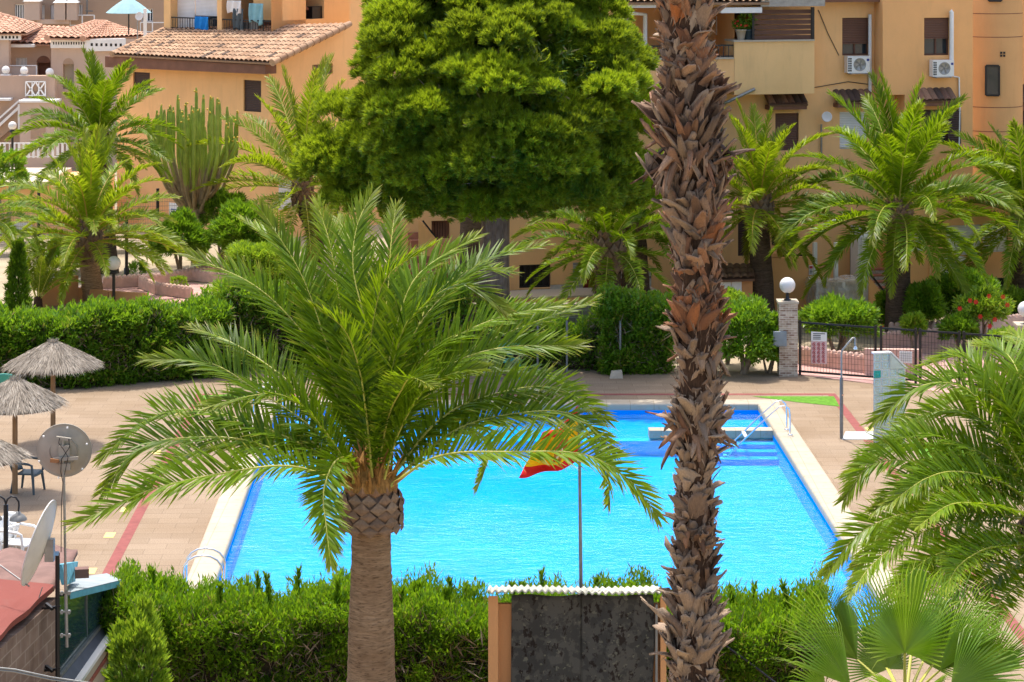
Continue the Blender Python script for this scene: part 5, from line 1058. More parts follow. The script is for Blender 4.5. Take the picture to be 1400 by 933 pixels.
# ---------------------------------------------------------------- tree euphorbia
ct = thing('tree_cactus', 'tall candelabra cactus with many upright arms before the ochre house', 'cactus', G(272, 362)); cb = ORG[ct]; DC = cb.y
M['cactus'] = plain('cactus_skin', (.30, .38, .055), .6, .3, 2.5, .3, bump=.3, bscale=20); M['cactus_tip'] = plain('cactus_tip', (.62, .42, .06), .7, .2, 9)
M['cactus_bark'] = plain('cactus_bark', (.33, .25, .15), .9, .3, 4, .1, bump=.4)
rd = random.Random(31); mb = MB(); mb.tube([cb-Vector((0, 0, .05)), P(270, 330, DC), P(268, 300, DC), P(266, 282, DC)], [.3, .22, .19, .15], 12); tips = []
arms = MB(); buds = MB()
for i in range(50):
    xt = 204+122*(i+.5)/50+rd.uniform(-3, 3); f = (xt-265)/61; yt = 128+34*abs(f)**2*rd.uniform(.4, 1)+rd.choice((0, 12, 25, 45, 70))*rd.uniform(.3, 1)-(8 if rd.random() < .2 else 0); dd = rd.uniform(-1.5, 1.5)
    r = .06*rd.uniform(.85, 1.15); ys = 285-40*abs(f)*rd.uniform(.2, 1)
    j = P(266+f*14, 292-rd.uniform(0, 8), DC); e1 = P(265+f*40, ys-18, DC+dd*.6); e2 = P(xt+rd.uniform(-2, 2), ys-62, DC+dd); e3 = P(xt, yt, DC+dd); s_ = e2.lerp(e3, .4)
    mb.tube([j, e1, e2.lerp(e1, .25)], [.085, .065, .055], 7)
    pts, _ = bez([e1, e2, s_, e3], 12); rr_ = [r*(1+.22*((k % 4) == 0)) for k in range(12)]; rr_[-1] = r*.5; rr_[0] = r*.7
    arms.tube([Vector(p) for p in pts], rr_, 5)
    for k in range(rd.choice((0, 1, 2))): buds.ball(e3+Vector((rd.uniform(-.08, .08), -.04, rd.uniform(-.2, .06))), .035, 6)
mb.build('trunk', M['cactus_bark'], ct); o = arms.build('arm', M['cactus'], ct); o['kind'] = 'stuff'; o = buds.build('flower_bud', M['cactus_tip'], ct); o['kind'] = 'stuff'
# ---------------------------------------------------------------- shrubs of the left garden
shrub('oleander', 'round trimmed dark green oleander on a short stem by the fence', 'shrub', P(247, 330, 82.5), .88, .78, 420, 26, .2, .05, M['broad'], .75, .5, .2, trunk=.0, group='oleanders in the left garden')
shrub('oleander', 'largest round oleander, right of the trimmed one', 'shrub', P(330, 317, 82), 1.0, .85, 480, 26, .2, .05, M['broad'], .75, .5, .2, trunk=.0, group='oleanders in the left garden')
shrub('oleander', 'darkest oleander, behind and between the two round ones', 'shrub', P(302, 292, 86), .8, .75, 300, 24, .2, .05, M['broad'], .8, .12, .15, trunk=.0, group='oleanders in the left garden')
shrub('lime_shrub', 'lime green bush below the largest oleander', 'shrub', P(345, 360, 79), 1.0, .62, 360, 24, .16, .045, M['lime'], .9, .45, .2, gap=.2)
shrub('lime_shrub', 'feathery lime bush above the left end of the shaded hedge', 'shrub', P(330, 425, 67), 1.0, .95, 330, 22, .16, .036, M['lime'], .9, .35, .25, gap=.35)
shrub('leafy_shrub', 'low green shrub left of the big palm crown near the leaning palm', 'shrub', P(372, 375, 80), .8, .5, 240, 24, .16, .05, M['broad'], .9, .6, .2, gap=.2)
shrub('leafy_shrub', 'leafy shrub seen behind the golden palm trunk at left', 'shrub', P(95, 350, 84), .9, .7, 260, 24, .16, .05, M['broad'], .9, .5, .2, gap=.2)
shrub('leafy_shrub', 'bright green shrub at the left edge under the white railing', 'shrub', P(8, 235, 92), .9, .8, 260, 24, .16, .05, M['broad'], .9, .65, .2, gap=.2)
shrub('leafy_shrub', 'dark leafy shrub between big palm crown and pine trunk', 'shrub', P(560, 420, 72), 1.6, .8, 420, 24, .16, .05, M['broad'], .9, .4, .2, gap=.2)
shrub('dwarf_shrub', 'tiny spiky plant on the sand beside the fence post', 'shrub', P(186, 374, 82), .3, .3, 40, 14, .22, .03, M['broad'], .9, .5, .2)
shrub('dwarf_shrub', 'small round green plant inside the long pink planter', 'shrub', P(244, 388, 79), .25, .22, 50, 18, .1, .03, M['lime'], .9, .5, .2)
cy = thing('cypress', 'narrow dark cypress behind the left hedge', 'tree', G(25, 452)); b = ORG[cy]; n = 420; z = RNG.uniform(.1, 1, n)**.9; Ht = P(0, 332, b.y).z; rr_ = .42*(1-z)**.75+.04; a = RNG.uniform(0, 6.28, n)
cen = np.stack([b.x+np.cos(a)*rr_*RNG.uniform(.6, 1, n), b.y+np.sin(a)*rr_, z*Ht], 1); axx = nrm(np.stack([np.cos(a)*.7, np.sin(a)*.7, 0*a+.8], 1)); nb = NB(); clump_cloud(nb, cen, axx, 22, .13, .035, .6, .09, .12, .16, .02, up=.4); nb.build('foliage', M['conifer'], cy)
mb = MB(); mb.tube([b, b+Vector((0, 0, Ht*.8))], [.05, .01], 7); mb.build('trunk', M['twig'], cy)
# shrubs of the right garden
for x, y, rx, rz, D, mt, bs, lb in ((1145, 438, 1.0, .55, 68, 'broad', .55, 'low spreading oleander behind the mesh gate'), (1265, 420, .55, .65, 71, 'broad', .6, 'upright citrus shrub right of the dark palm trunk'), (1222, 425, .5, .6, 73.5, 'broad', .45, 'shrub half hidden by the dark palm trunk at right'), (1320, 408, 1.1, .75, 72.5, 'broad', .55, 'wide glossy shrub behind the hibiscus'), (1312, 452, .5, .42, 68.5, 'broad', .35, 'small dark shrub in front of the hibiscus'), (1385, 425, .8, .7, 74, 'lime', .2, 'olive green shrub at the right edge behind the hibiscus'), (1250, 447, .3, .3, 68.5, 'lime', .4, 'tiny lime shrub in the scalloped planter'), (1380, 470, .6, .3, 66.5, 'lime', .5, 'low yellow green shrub behind the fence at right')):
    shrub('leafy_shrub', lb, 'shrub', P(x, y, D), rx, rz, int(420*rx*rz/.5)+80, 24, .17, .055, M[mt], .85, bs, .2, gap=.2)
hib = shrub('hibiscus', 'hibiscus bush dotted with red flowers on thin bare stems', 'shrub', P(1345, 422, 69), .78, .55, 300, 20, .15, .05, M['lime'], .9, .35, .25, gap=.35, stems=4)
M['petal'] = plain('red_petals', (.55, .04, .025), .6, .1, 4, .2); rd = random.Random(8)
for x, y in ((1326, 411), (1334, 413), (1371, 406), (1377, 417), (1312, 422), (1340, 433), (1360, 437), (1353, 446), (1352, 405), (1205, 446)):
    q = P(x, y, 68.2 if x > 1300 else 68.8); mb = MB()
    for k in range(6): a = k*1.05; mb.add([q, q+Vector((math.cos(a-.45)*.055, -.03, math.sin(a-.45)*.055)), q+Vector((math.cos(a)*.08, -.02, math.sin(a)*.08)), q+Vector((math.cos(a+.45)*.055, -.03, math.sin(a+.45)*.055))], [(0, 1, 2, 3)])
    mb.build('flower', M['petal'], hib)
# ---------------------------------------------------------------- scalloped planter edgings
M['edging'] = plain('pink_edging', (.62, .42, .34), .85, .15, 5, .15, bump=.3)
def edging(label, pts, h=.34, m='edging', scal=True):
    pts = [Vector(p) for p in pts]; mb = MB()
    for a, b in zip(pts, pts[1:]):
        d = b-a; n = max(1, int(d.length/.16)); mb.bar(a+Vector((0, 0, h*.42)), b+Vector((0, 0, h*.42)), .16, h*.9)
        if scal:
            for i in range(n): q = a+d*(i+.5)/n; mb.lathe(q+Vector((0, 0, h*.8)), [(.085, 0), (.08, .07), (.05, .11), (.001, .13)], 8)
    return tag(mb.build('planter_edging', M[m]), label, 'planter', 'scalloped planter edgings')
edging('scalloped pink edging along the back of the left garden path', [G(140, 394), G(200, 390), G(275, 380), G(330, 372)])
edging('scalloped pink edging of the wedge shaped planter on the left path', [G(330, 390), G(262, 383), G(192, 393), G(215, 402), G(262, 408)])
edging('smooth orange parapet beside the golden palm trunk', [G(55, 420), G(105, 412)], .95, 'orange_plaster', False)
edging('low orange kerb between golden palm and globe lamp', [G(108, 412), G(150, 417), G(200, 420)], .5, 'orange_plaster', False)
edging('scalloped pink edging behind the mesh gate', [G(1092, 498), G(1182, 510)], .5)
edging('plain pink block wall ending behind the shower wall', [G(1182, 512), G(1260, 513)], .8, 'edging', False)
edging('scalloped pink edging under the hibiscus', [G(1258, 460), G(1350, 455), G(1420, 445)], .4)
edging('scalloped pink edging round the tiny lime shrub', [G(1205, 476), G(1280, 470), G(1276, 462), G(1215, 462)], .42)
edging('scalloped pink edging at the right edge behind the fence', [G(1440, 468), G(1372, 478), G(1400, 488)], .42)
# globe lamps and fence of the left garden
for x, yb, yt, D, lb, r in ((155.5, 420, 360, None, 'white globe lamp on a black post behind the left hedge', .225), (17, 225, 172, 98, 'white globe lamp on a black post before the pink villas', .17)):
    b = G(x, yb) if D is None else P(x, yb, D); g = P(x, yt, b.y); t = thing('street_lamp', lb, 'street lamp', b, 'globe street lamps')
    if D: b.z = 0; t.location = b; ORG[t] = b
    mb = MB(); mb.tube([b, Vector((b.x, b.y, g.z-r-.1))], .05, 10); mb.lathe(Vector((b.x, b.y, g.z-r-.12)), [(.05, 0), (.13, .03), (.12, .09), (.06, .12)], 12); mb.build('post', M['black_metal'], t); mb = MB(); mb.ball(g, r, 22); mb.build('globe', M['lamp_globe'], t)
M['wire'] = plain('fence_wire', (.22, .2, .17), .5, .1, 5, .4, .5)
t = thing('wire_fence', 'wire mesh fence with black posts in front of the ochre house', 'fence', G(130, 350)); f0, f1 = G(-20, 352), G(262, 344)
mb = MB()
for i in range(13): z = .15+i*.155; mb.bar(f0+Vector((0, 0, z)), f1+Vector((0, 0, z)), .014)
for i in range(120): q = f0.lerp(f1, i/119); mb.bar(q, q+Vector((0, 0, 2.05)), .008)
mb.build('mesh_panel', M['wire'], t)
for x in (52, 215, 262): q = f0.lerp(f1, (x+20)/282); mb = MB(); mb.tube([q, q+Vector((0, 0, 2.35))], .06, 8); mb.build('post', M['black_metal'], t)
q = G(173, 388); mb = MB(); mb.tube([q, q+Vector((0, 0, 2.15))], .055, 8); mb.lathe(q, [(.09, 0), (.09, .5), (.055, .56)], 10); tag(mb.build('fence_post', M['black_metal']), 'black post standing alone on the sand between golden palm and oleander', 'post')
mb = MB(); mb.bar(f0+Vector((0, .1, 0)), f1+Vector((0, .1, 0)), .2, .25); tag(mb.build('fence_footing', M['render']), 'low pale footing wall under the wire fence', 'wall')
# ---------------------------------------------------------------- buildings
M['ochre'] = stucco('ochre_plaster', (.88, .51, .225), .18); M['ochre2'] = stucco('ochre_plaster_orange', (.84, .45, .185), .16); M['ochre_pale'] = stucco('ochre_plaster_pale', (.84, .53, .24), .2)
M['pinkwall'] = stucco('pink_beige_plaster', (.50, .35, .26), .08); M['pinkwall2'] = stucco('light_pink_plaster', (.56, .42, .33), .1); M['tan'] = stucco('tan_plaster', (.42, .29, .2), .08)
M['tile'] = attrmat('clay_roof_tiles', (.36, .20, .11), (.66, .44, .28), (.10, .075, .06), .85, .3, 20); M['tile_pink'] = attrmat('pink_clay_tiles', (.50, .27, .17), (.72, .44, .30), (.3, .16, .1), .85, .3, 20); M['tile_dark'] = attrmat('dark_clay_tiles', (.20, .10, .065), (.36, .21, .13), (.07, .05, .04), .85, .3, 20)
M['fascia'] = plain('brown_fascia', (.20, .095, .06), .7, .15, 3, .2)
M['brown_wood'] = plain('brown_shutter_wood', (.12, .055, .035), .6, .2, 3, .3)
def slatmat(name, c, n=22):
    t = NT(name); v = t.coord(); s = t.n('ShaderNodeSeparateXYZ'); t.l(v, s.inputs[0]); m = t.n('ShaderNodeMath', operation='PINGPONG'); t.l(s.outputs[2], m.inputs[0]); m.inputs[1].default_value = .5/n
    f = t.n('ShaderNodeMath', operation='MULTIPLY'); t.l(m.outputs[0], f.inputs[0]); f.inputs[1].default_value = 2.0*n
    c2 = t.mix(t.ramp(f.outputs[0], .0, .25), tuple(x*.55 for x in c), c); k = t.mix(t.ramp(t.noise(v, 2, 4), .3, .7), t.mix(1, c2, (.88, .87, .85), 'MULTIPLY'), c2)
    return t.end(t.pbr(k, .55, t.bump(f.outputs[0], .5, .02), .3))
M['sh_white'] = slatmat('white_roller_shutter', (.78, .78, .77), 18); M['sh_brown'] = slatmat('brown_roller_shutter', (.15, .07, .045), 18); M['sh_dark'] = slatmat('dark_brown_louvres', (.065, .036, .028), 14)
M['pane'] = glassy('window_glass', (.03, .045, .055), .06); M['interior'] = plain('dark_interior', (.03, .026, .022), .9, .2); M['red_door'] = plain('red_painted_door', (.26, .018, .016), .6, .2, 4, .3, stretch=(6, 6, 1)); M['pvc'] = plain('white_pipe', (.74, .73, .70), .45, .05, 3, .4)
def tileroof(mb, e0, e1, r1, r0, col=.21, course=.38, amp=.055, dark=.1, seed=0, thick=True):
    """barrel tiles on the quad eave0-eave1-ridge1-ridge0"""
    e0, e1, r1, r0 = map(Vector, (e0, e1, r1, r0)); rd = random.Random(seed); N = (e1-e0).cross(r0-e0).normalized()
    if N.z < 0: N = -N
    nc = max(2, int((e1-e0).length/col)); nr = max(1, int(((r0-e0).length+(r1-e1).length)/2/course)); sub = 6
    for j in range(nr):
        for i in range(nc):
            mb.cc = (min(1, max(0, rd.gauss(.5, .22))), 1 if rd.random() < dark*.5 else max(0, rd.gauss(dark, dark)), 0)
            def fn(u, v):
                U = (i+u)/nc; V = (j+v*1.06)/nr; h = amp*math.sin(math.pi*u)**.8 if u < 1 and u > 0 else 0
                return (e0.lerp(e1, U)).lerp(r0.lerp(r1, U), min(1, V))+N*(h+.03*(1-v)+.0)
            mb.sheet(fn, sub, 1)
    mb.cc = (.4, .3, 0)
    if thick: q = [e0-N*.02, e1-N*.02, r1-N*.02, r0-N*.02]; mb.add([*q, *[p-N*.07 for p in q]], [(0, 1, 2, 3), (7, 6, 5, 4), (0, 4, 5, 1), (1, 5, 6, 2), (2, 6, 7, 3), (3, 7, 4, 0)])
def ridge(mb, a, b, r=.12):
    a, b = Vector(a), Vector(b); n = max(1, int((b-a).length/.4)); d = (b-a)/n
    for i in range(n): mb.cc = (random.uniform(.3, .8), random.uniform(0, .3), 0); mb.tube([a+d*i, a+d*(i+1.05)], [r*1.1, r*.9], 10)
def window(fac, r, parent, frame, pane='pane', shutter=None, frac=1.0, off=0, dep=.16, mull=1, name='window', hole=None, fw=.05):
    u0, u1, z0, z1 = fac.rect(r, off); mb = MB(); e = .003
    for a, b, c, d in ((u0+e, u0+fw, z0+e, z1-e), (u1-fw, u1-e, z0+e, z1-e), (u0+fw, u1-fw, z1-fw, z1-e), (u0+fw, u1-fw, z0+e, z0+fw)): fac.box(mb, a, b, c, d, off-dep, off-dep+.06)
    for k in range(1, mull+1): um = u0+(u1-u0)*k/(mull+1); fac.box(mb, um-.03, um+.03, z0+fw, z1-fw, off-dep, off-dep+.05)
    w = mb.build(name, M[frame], parent); ORG[w] = ORG[parent]
    mb = MB(); fac.box(mb, u0+.01, u1-.01, z0+.01, z1-.01, off-dep-.02, off-dep+.01); mb.build('pane', M[pane], w)
    if shutter:
        mb = MB(); zs = z1-(z1-z0)*frac; fac.box(mb, u0+.012, u1-.012, zs, z1-.005, off-dep+.065, off-dep+.10); fac.box(mb, u0+.012, u1-.012, zs, zs+.04, off-dep+.06, off-dep+.115); mb.build('roller_shutter', M[shutter], w)
    return w
def canopy(fac, r, parent, off=0, proj=.5, seed=0):
    u0, u1, z0, z1 = fac.rect(r, off+proj); mb = MB(); h = z1-z0
    tileroof(mb, fac.pt(u0, z0+h*.25, off+proj), fac.pt(u1, z0+h*.25, off+proj), fac.pt(u1, z1+.05, off), fac.pt(u0, z1+.05, off), .2, .5, .05, .35, seed)
    c = mb.build('window_canopy', M['tile_dark'], parent); ORG[c] = ORG[parent]
    mb = MB(); fac.box(mb, u0+.02, u1-.02, z0-.08, z0+h*.12, off, off+proj-.06); mb.build('canopy_block', M['fascia'], c)
def railing(fac, r, parent, off, mat='black_metal', sp=.12, name='railing', bar=.02):
    u0, u1, z0, z1 = fac.rect(r, off); mb = MB(); q = lambda u, z: fac.pt(u, z, off)
    mb.bar(q(u0, z1), q(u1, z1), .05); mb.bar(q(u0, z0+.05), q(u1, z0+.05), .04); n = max(2, int((u1-u0)/sp))
    for i in range(n+1): u = u0+(u1-u0)*i/n; mb.bar(q(u, z0), q(u, z1), bar if i % 8 else .04)
    return mb.build(name, M[mat], parent)
def pipe(pts, parent, m='pvc', r=.05, name='drain_pipe'): mb = MB(); mb.tube(pts, r, 8); return mb.build(name, M[m], parent)
def aircon(fac, r, off, label):
    u0, u1, z0, z1 = fac.rect(r, off+.3); c = fac.pt((u0+u1)/2, z0, off+.15); t = thing('air_conditioner', label, 'air conditioner', c, 'air conditioners on the ochre facade')
    mb = MB(); fac.box(mb, u0, u1, z0, z1, off+.03, off+.32); mb.build('casing', M['white_plastic'], t)
    w = u1-u0; h = z1-z0; uc = u0+w*.55; rr = min(w*.27, h*.43); zc = (z0+z1)/2; Mx = fac.n.to_track_quat('Z', 'Y').to_matrix().to_4x4()
    mb = MB(); mb.lathe(fac.pt(uc, zc, off+.322), [(.001, .004), (rr*.95, .004), (rr, .012), (rr*1.04, .0)], 26, M=Mx); mb.build('fan_grille', M['galv'], t)
    mb = MB()
    for k in range(5): a = k*1.2566; mb.add([fac.pt(uc+math.cos(a+b)*rr*q_, zc+math.sin(a+b)*rr*q_, off+.33) for q_, b in ((.2, -.5), (.85, -.25), (.85, .25), (.2, .1))], [(0, 1, 2, 3)])
    mb.lathe(fac.pt(uc, zc, off+.328), [(rr*.2, 0), (rr*.18, .012), (.001, .014)], 12, M=Mx); mb.build('fan', M['grey_metal'], t)
    for i in range(6):
        for j in range(2): mb = MB(); fac.box(mb, u0+w*.03+j*w*.085, u0+w*.095+j*w*.085, z0+h*(.1+i*.14), z0+h*(.2+i*.14), off+.318, off+.325); mb.build('vent_slot', M['black_metal'], t)
    mb = MB(); fac.box(mb, u1-w*.14, u1-w*.03, z1-h*.3, z1-h*.16, off+.318, off+.326); mb.build('badge', M['badge'], t)
    mb = MB()
    for u in (u0+w*.15, u1-w*.15): mb.bar(fac.pt(u, z0-.02, off), fac.pt(u, z0-.02, off+.36), .04)
    mb.bar(fac.pt(u0+w*.1, z0-.02, off+.3), fac.pt(u1-w*.1, z0-.02, off+.3), .03); mb.build('bracket', M['galv'], t)
    return t
M['badge'] = plain('badge_blue', (.03, .05, .25), .4, .1)
M['tower'] = stucco('ochre_plaster_tower', (.62, .36, .16), .14)
# ---- right apartment building
RA = Facade(985, 77, 13)
bld = thing('apartment_building', 'ochre apartment building with brown shutters and a round stair tower at right', 'building', RA.pt(4, 0))
W1 = (1151.5, 24.5, 1188, 76); LS = (1060, 155, 1092, 206); WS = (1148, 153, 1186, 204); BR1 = (866, 10, 1004, 87); BR2 = (1004.3, 10, 1030, 57); DW1 = (1055, 296, 1090, 336); DB = (1009, 290, 1031, 350); DR_ = (1162, 322, 1174, 400); BW = (1100, 398, 1113, 426)
WL = (829, 25, 863, 62); LWN = (710, 362, 753, 394); RD1 = (797, 374, 821, 424); RD2 = (845, 381, 860, 424); LDR = (590, 302, 615, 327)
mb = MB(); uL = RA.uv(530, 300)[0]; uR = RA.uv(1262, 300)[0]; zT = RA.uv(985, -14)[1]
RA.wall(mb, uL, uR, -.05, zT, [RA.rect(r)+((2.0,) if r in (BR1, BR2) else ()) for r in (W1, LS, WS, BR1, BR2, DW1, DB, DR_, BW, WL, LWN, RD1, RD2, LDR)])
u0, u1, z0, z1 = RA.rect((866, 10, 1030, 87)); mb.add([RA.pt(u0-.3, z0-.3, -2.0), RA.pt(u1+.3, z0-.3, -2.0), RA.pt(u1+.3, z1+.3, -2.0), RA.pt(u0-.3, z1+.3, -2.0)], [(0, 1, 2, 3)])
bw = mb.build('wall', M['ochre'], bld); bw.data.materials.append(M['ochre_pale'])
RB_OFF = .75; mb = MB(); a = RA.uv(1207, 60, RB_OFF)[0]; b = RA.uv(1237, 200, RB_OFF)[0]; c = RA.uv(1330, 60, RB_OFF)[0]; zb = RA.uv(1222, 130, RB_OFF)[1]
W2 = (1263.5, 24.5, 1298, 76); DK = (1260, 150, 1314, 197)
RA.wall(mb, a, b, zb, zT, (), RB_OFF); RA.wall(mb, b, c, -.05, zT, [RA.rect(W2, RB_OFF), RA.rect(DK, RB_OFF)], RB_OFF)
mb.add([RA.pt(a, zb, RB_OFF), RA.pt(a, zT, RB_OFF), RA.pt(a, zT, 0), RA.pt(a, zb, 0)], [(0, 1, 2, 3)]); mb.add([RA.pt(a, zb, RB_OFF), RA.pt(b, zb, RB_OFF), RA.pt(b, zb, 0), RA.pt(a, zb, 0)], [(0, 1, 2, 3)]); mb.add([RA.pt(b, zb, RB_OFF), RA.pt(b, -.05, RB_OFF), RA.pt(b, -.05, 0), RA.pt(b, zb, 0)], [(0, 1, 2, 3)])
mb.build('bay_wall', M['ochre2'], bld)
tc = P(1356, 300, 80.2); tr = 41.5*80.2/FPX; tc.z = 0; mb = MB(); mb.lathe(tc, [(tr, -.05), (tr, zT)], 48); mb.build('stair_tower', M['tower'], bld)
for y in (19, 51, 147, 180): mb = MB(); mb.lathe((tc.x, tc.y, P(0, y, 79.3).z), [(tr+.002, -.012), (tr+.012, 0), (tr+.002, .012)], 48); mb.build('tower_joint', M['fascia'], bld)
def onTower(px): th = math.asin((px-1356)/41.5*.985); return Vector((math.sin(th), -math.cos(th), 0))
def tower_window(x0, x1, y0, y1):
    a, b = onTower(x0), onTower(x1); n = (a+b).normalized(); D = tc.y+n.y*tr; z0, z1 = P(0, y1, D).z, P(0, y0, D).z; pa, pb = tc+a*(tr+.06), tc+b*(tr+.06)
    q = [Vector((pa.x, pa.y, z0)), Vector((pb.x, pb.y, z0)), Vector((pb.x, pb.y, z1)), Vector((pa.x, pa.y, z1))]
    mb = MB()
    for i in range(4): mb.bar(q[i]+n*.01, q[(i+1) % 4]+n*.01, .06)
    w = mb.build('window', M['black_metal'], bld); ORG[w] = ORG[bld]; mb = MB(); mb.prism([p_-n*.0 for p_ in q], n*.012); mb.build('pane', M['pane'], w)
tower_window(1340.5, 1357, 90, 130.5); tower_window(1344, 1360, -25, 1.5)
for i in range(2):
    for j in range(2): n = onTower(1360.5+i*4.2); mb = MB(); mb.cbox(tc+n*(tr+.004)+Vector((0, 0, P(0, 72.2+j*4, 79.3).z)), .07, .03, .07); mb.build('vent', M['black_metal'], bld)
RD_ = Facade(1388, 81, 13); mb = MB(); u1 = RD_.uv(1620, 100)[0]; RD_.wall(mb, 0, u1, -.05, zT, [RD_.rect((1397, 148, 1420, 196))]); mb.build('wall', M['ochre2'], bld)
window(RD_, (1397, 148, 1420, 196), bld, 'brown_wood', 'pane', 'sh_dark', .8); canopy(RD_, (1397, 120, 1430, 148), bld, 0, .5, 9)
# ground floor block at the right, standing forward
RE = Facade(1240, 76.4, 17); mb = MB(); ue = RE.uv(1392, 330)[0]; zt = RE.uv(1300, 262)[1]; S1 = (1294, 308, 1342, 349); S2 = (1343.5, 306, 1378, 345); S3 = (1243, 316, 1267, 344); B1 = (1243, 387, 1278, 406); B2 = (1321, 381, 1376, 401)
RE.wall(mb, 0, ue, -.05, zt, [RE.rect(r) for r in (S1, S2, S3, B1, B2)]); mb.add([RE.pt(0, -.05), RE.pt(0, zt), RE.pt(0, zt, -4), RE.pt(0, -.05, -4)], [(0, 1, 2, 3)]); mb.add([RE.pt(ue, -.05), RE.pt(ue, zt), RE.pt(ue, zt, -4), RE.pt(ue, -.05, -4)], [(0, 1, 2, 3)])
mb.build('ground_floor_wall', M['ochre2'], bld); mb = MB(); mb.add([RE.pt(0, zt), RE.pt(ue, zt), RE.pt(ue, zt, -4), RE.pt(0, zt, -4)], [(0, 1, 2, 3)]); mb.build('flat_roof', M['tan'], bld)
for r in (S1, S2, S3): window(RE, r, bld, 'white_paint', 'pane', 'sh_white', 1.0, mull=0)
for r in (B1, B2): window(RE, r, bld, 'black_metal', 'interior', None, mull=3)
pipe([RE.at(1272, 345, .05), RE.at(1271.5, 395, .05)], bld, 'ochre_pale', .03, 'cable_duct')
window(RA, W1, bld, 'brown_wood', 'pane', 'sh_brown', .70); window(RA, LS, bld, 'brown_wood', 'pane', 'sh_brown', 1.0); window(RA, WS, bld, 'white_paint', 'pane', 'sh_white', .95, mull=0, fw=.07)
window(RA, W2, bld, 'brown_wood', 'pane', 'sh_brown', .56, RB_OFF); window(RA, DK, bld, 'brown_wood', 'pane', None, off=RB_OFF, mull=2)
mb = MB(); RA.pbox(mb, (1262, 152, 1279, 195), RB_OFF+.01, RB_OFF+.05); RA.pbox(mb, (1296, 152, 1314, 197), RB_OFF+.01, RB_OFF+.05); mb.build('shutter_leaf', M['sh_dark'], bld)
window(RA, DW1, bld, 'brown_wood', 'pane', None, mull=2); window(RA, DB, bld, 'brown_wood', 'pane', 'sh_dark', 1.0, mull=0); window(RA, WL, bld, 'white_paint', 'pane', 'sh_white', .72, mull=2); window(RA, LWN, bld, 'black_metal', 'interior', None, mull=4); window(RA, BW, bld, 'black_metal', 'interior', None, mull=2)
window(RA, DR_, bld, 'black_metal', 'pane', None, mull=0, name='door'); window(RA, LDR, bld, 'fascia', 'interior', None, mull=6)
for r in (RD1, RD2): window(RA, r, bld, 'red_door', 'red_door', None, mull=1, name='door', dep=.1)
mb = MB(); RA.wall(mb, *[RA.rect((783, 358, 866, 424))[k] for k in range(4)], [RA.rect(RD1, .03), RA.rect(RD2, .03)], .03, .04); RA.wall(mb, *RA.rect((752, 389, 782.5, 424)), (), .03); RA.wall(mb, *RA.rect((700, 396, 752, 424)), (), .03); RA.wall(mb, *RA.rect((866.5, 368, 890, 424)), (), .03); mb.build('mosaic_cladding', M['mosaic_pale'], bld)
mb = MB(); RA.pbox(mb, (690, 405, 905, 424), .03, 1.4); mb.build('ground_terrace', M['ochre'], bld)
mb = MB(); RA.pbox(mb, (690, 404, 905, 406.5), .03, 1.45); mb.build('terrace_kerb', M['render'], bld)
for i, r in enumerate(((1052, 130, 1105, 147), (1146, 127, 1197, 144))): canopy(RA, r, bld, 0, .5, i)
canopy(RA, (1258, 125, 1309, 142), bld, RB_OFF, .5, 5)
# upper balcony with parapets, screen, gutter
mb = MB(); RA.pbox(mb, (1004, 57, 1113.5, 129), .004, .9); mb.build('balcony_parapet', M['ochre_pale'], bld); mb = MB(); RA.pbox(mb, (1003, 54.8, 1114, 57), .004, .95); mb.build('parapet_coping', M['render'], bld)
mb = MB(); RA.pbox(mb, (863, 82, 1003.6, 120), .004, .9); mb.build('balcony_parapet', M['ochre'], bld); mb = MB(); RA.pbox(mb, (862, 79.6, 1003.6, 82), .004, .95); mb.build('parapet_coping', M['render'], bld)
railing(RA, (864, 63, 1003, 80), bld, .8, sp=.16, bar=.025)
mb = MB()
for i in range(6): y = 13.5+i*7; RA.pbox(mb, (1031, y, 1110, y+5.6), .80, .83)
mb.build('slatted_screen', M['brown_wood'], bld)
mb = MB(); RA.pbox(mb, (1109.5, 10, 1113.5, 55), .78, .86); RA.pbox(mb, (1028.5, 12, 1031.5, 55), .78, .86); mb.build('screen_post', M['black_metal'], bld)
mb = MB(); RA.pbox(mb, (986, 10.5, 1042, 18), .9, 1.15); mb.build('gutter', M['white_paint'], bld); mb = MB(); RA.pbox(mb, (856, 5.5, 897, 11), .9, 1.1); mb.build('gutter', M['white_paint'], bld)
pipe([RA.at(859, 9, .95), RA.at(862, 18, .95), RA.at(882, 20, .3), RA.at(882, 80, .25)], bld, 'pvc', .07)
mb = MB(); tileroof(mb, RA.at(835, 3, 1.2), RA.at(1052, 3, 1.2), RA.at(1052, -22, -1.5), RA.at(835, -22, -1.5), seed=4); mb.build('eave_tiles', M['tile'], bld)
mb = MB(); RA.pbox(mb, (1040, -2, 1128, 9), .2, 1.1); mb.build('awning_box', M['galv'], bld); mb = MB(); RA.pbox(mb, (1128, -12, 1207, 3), .02, .5); mb.build('eave_fascia', M['fascia'], bld)
window(RA, (979, 22, 988, 48), bld, 'white_paint', 'pane', None, off=-1.8, dep=.05, mull=0); window(RA, (905, 20, 945, 85), bld, 'white_paint', 'pane', None, off=-1.8, dep=.05, mull=1, name='balcony_door')
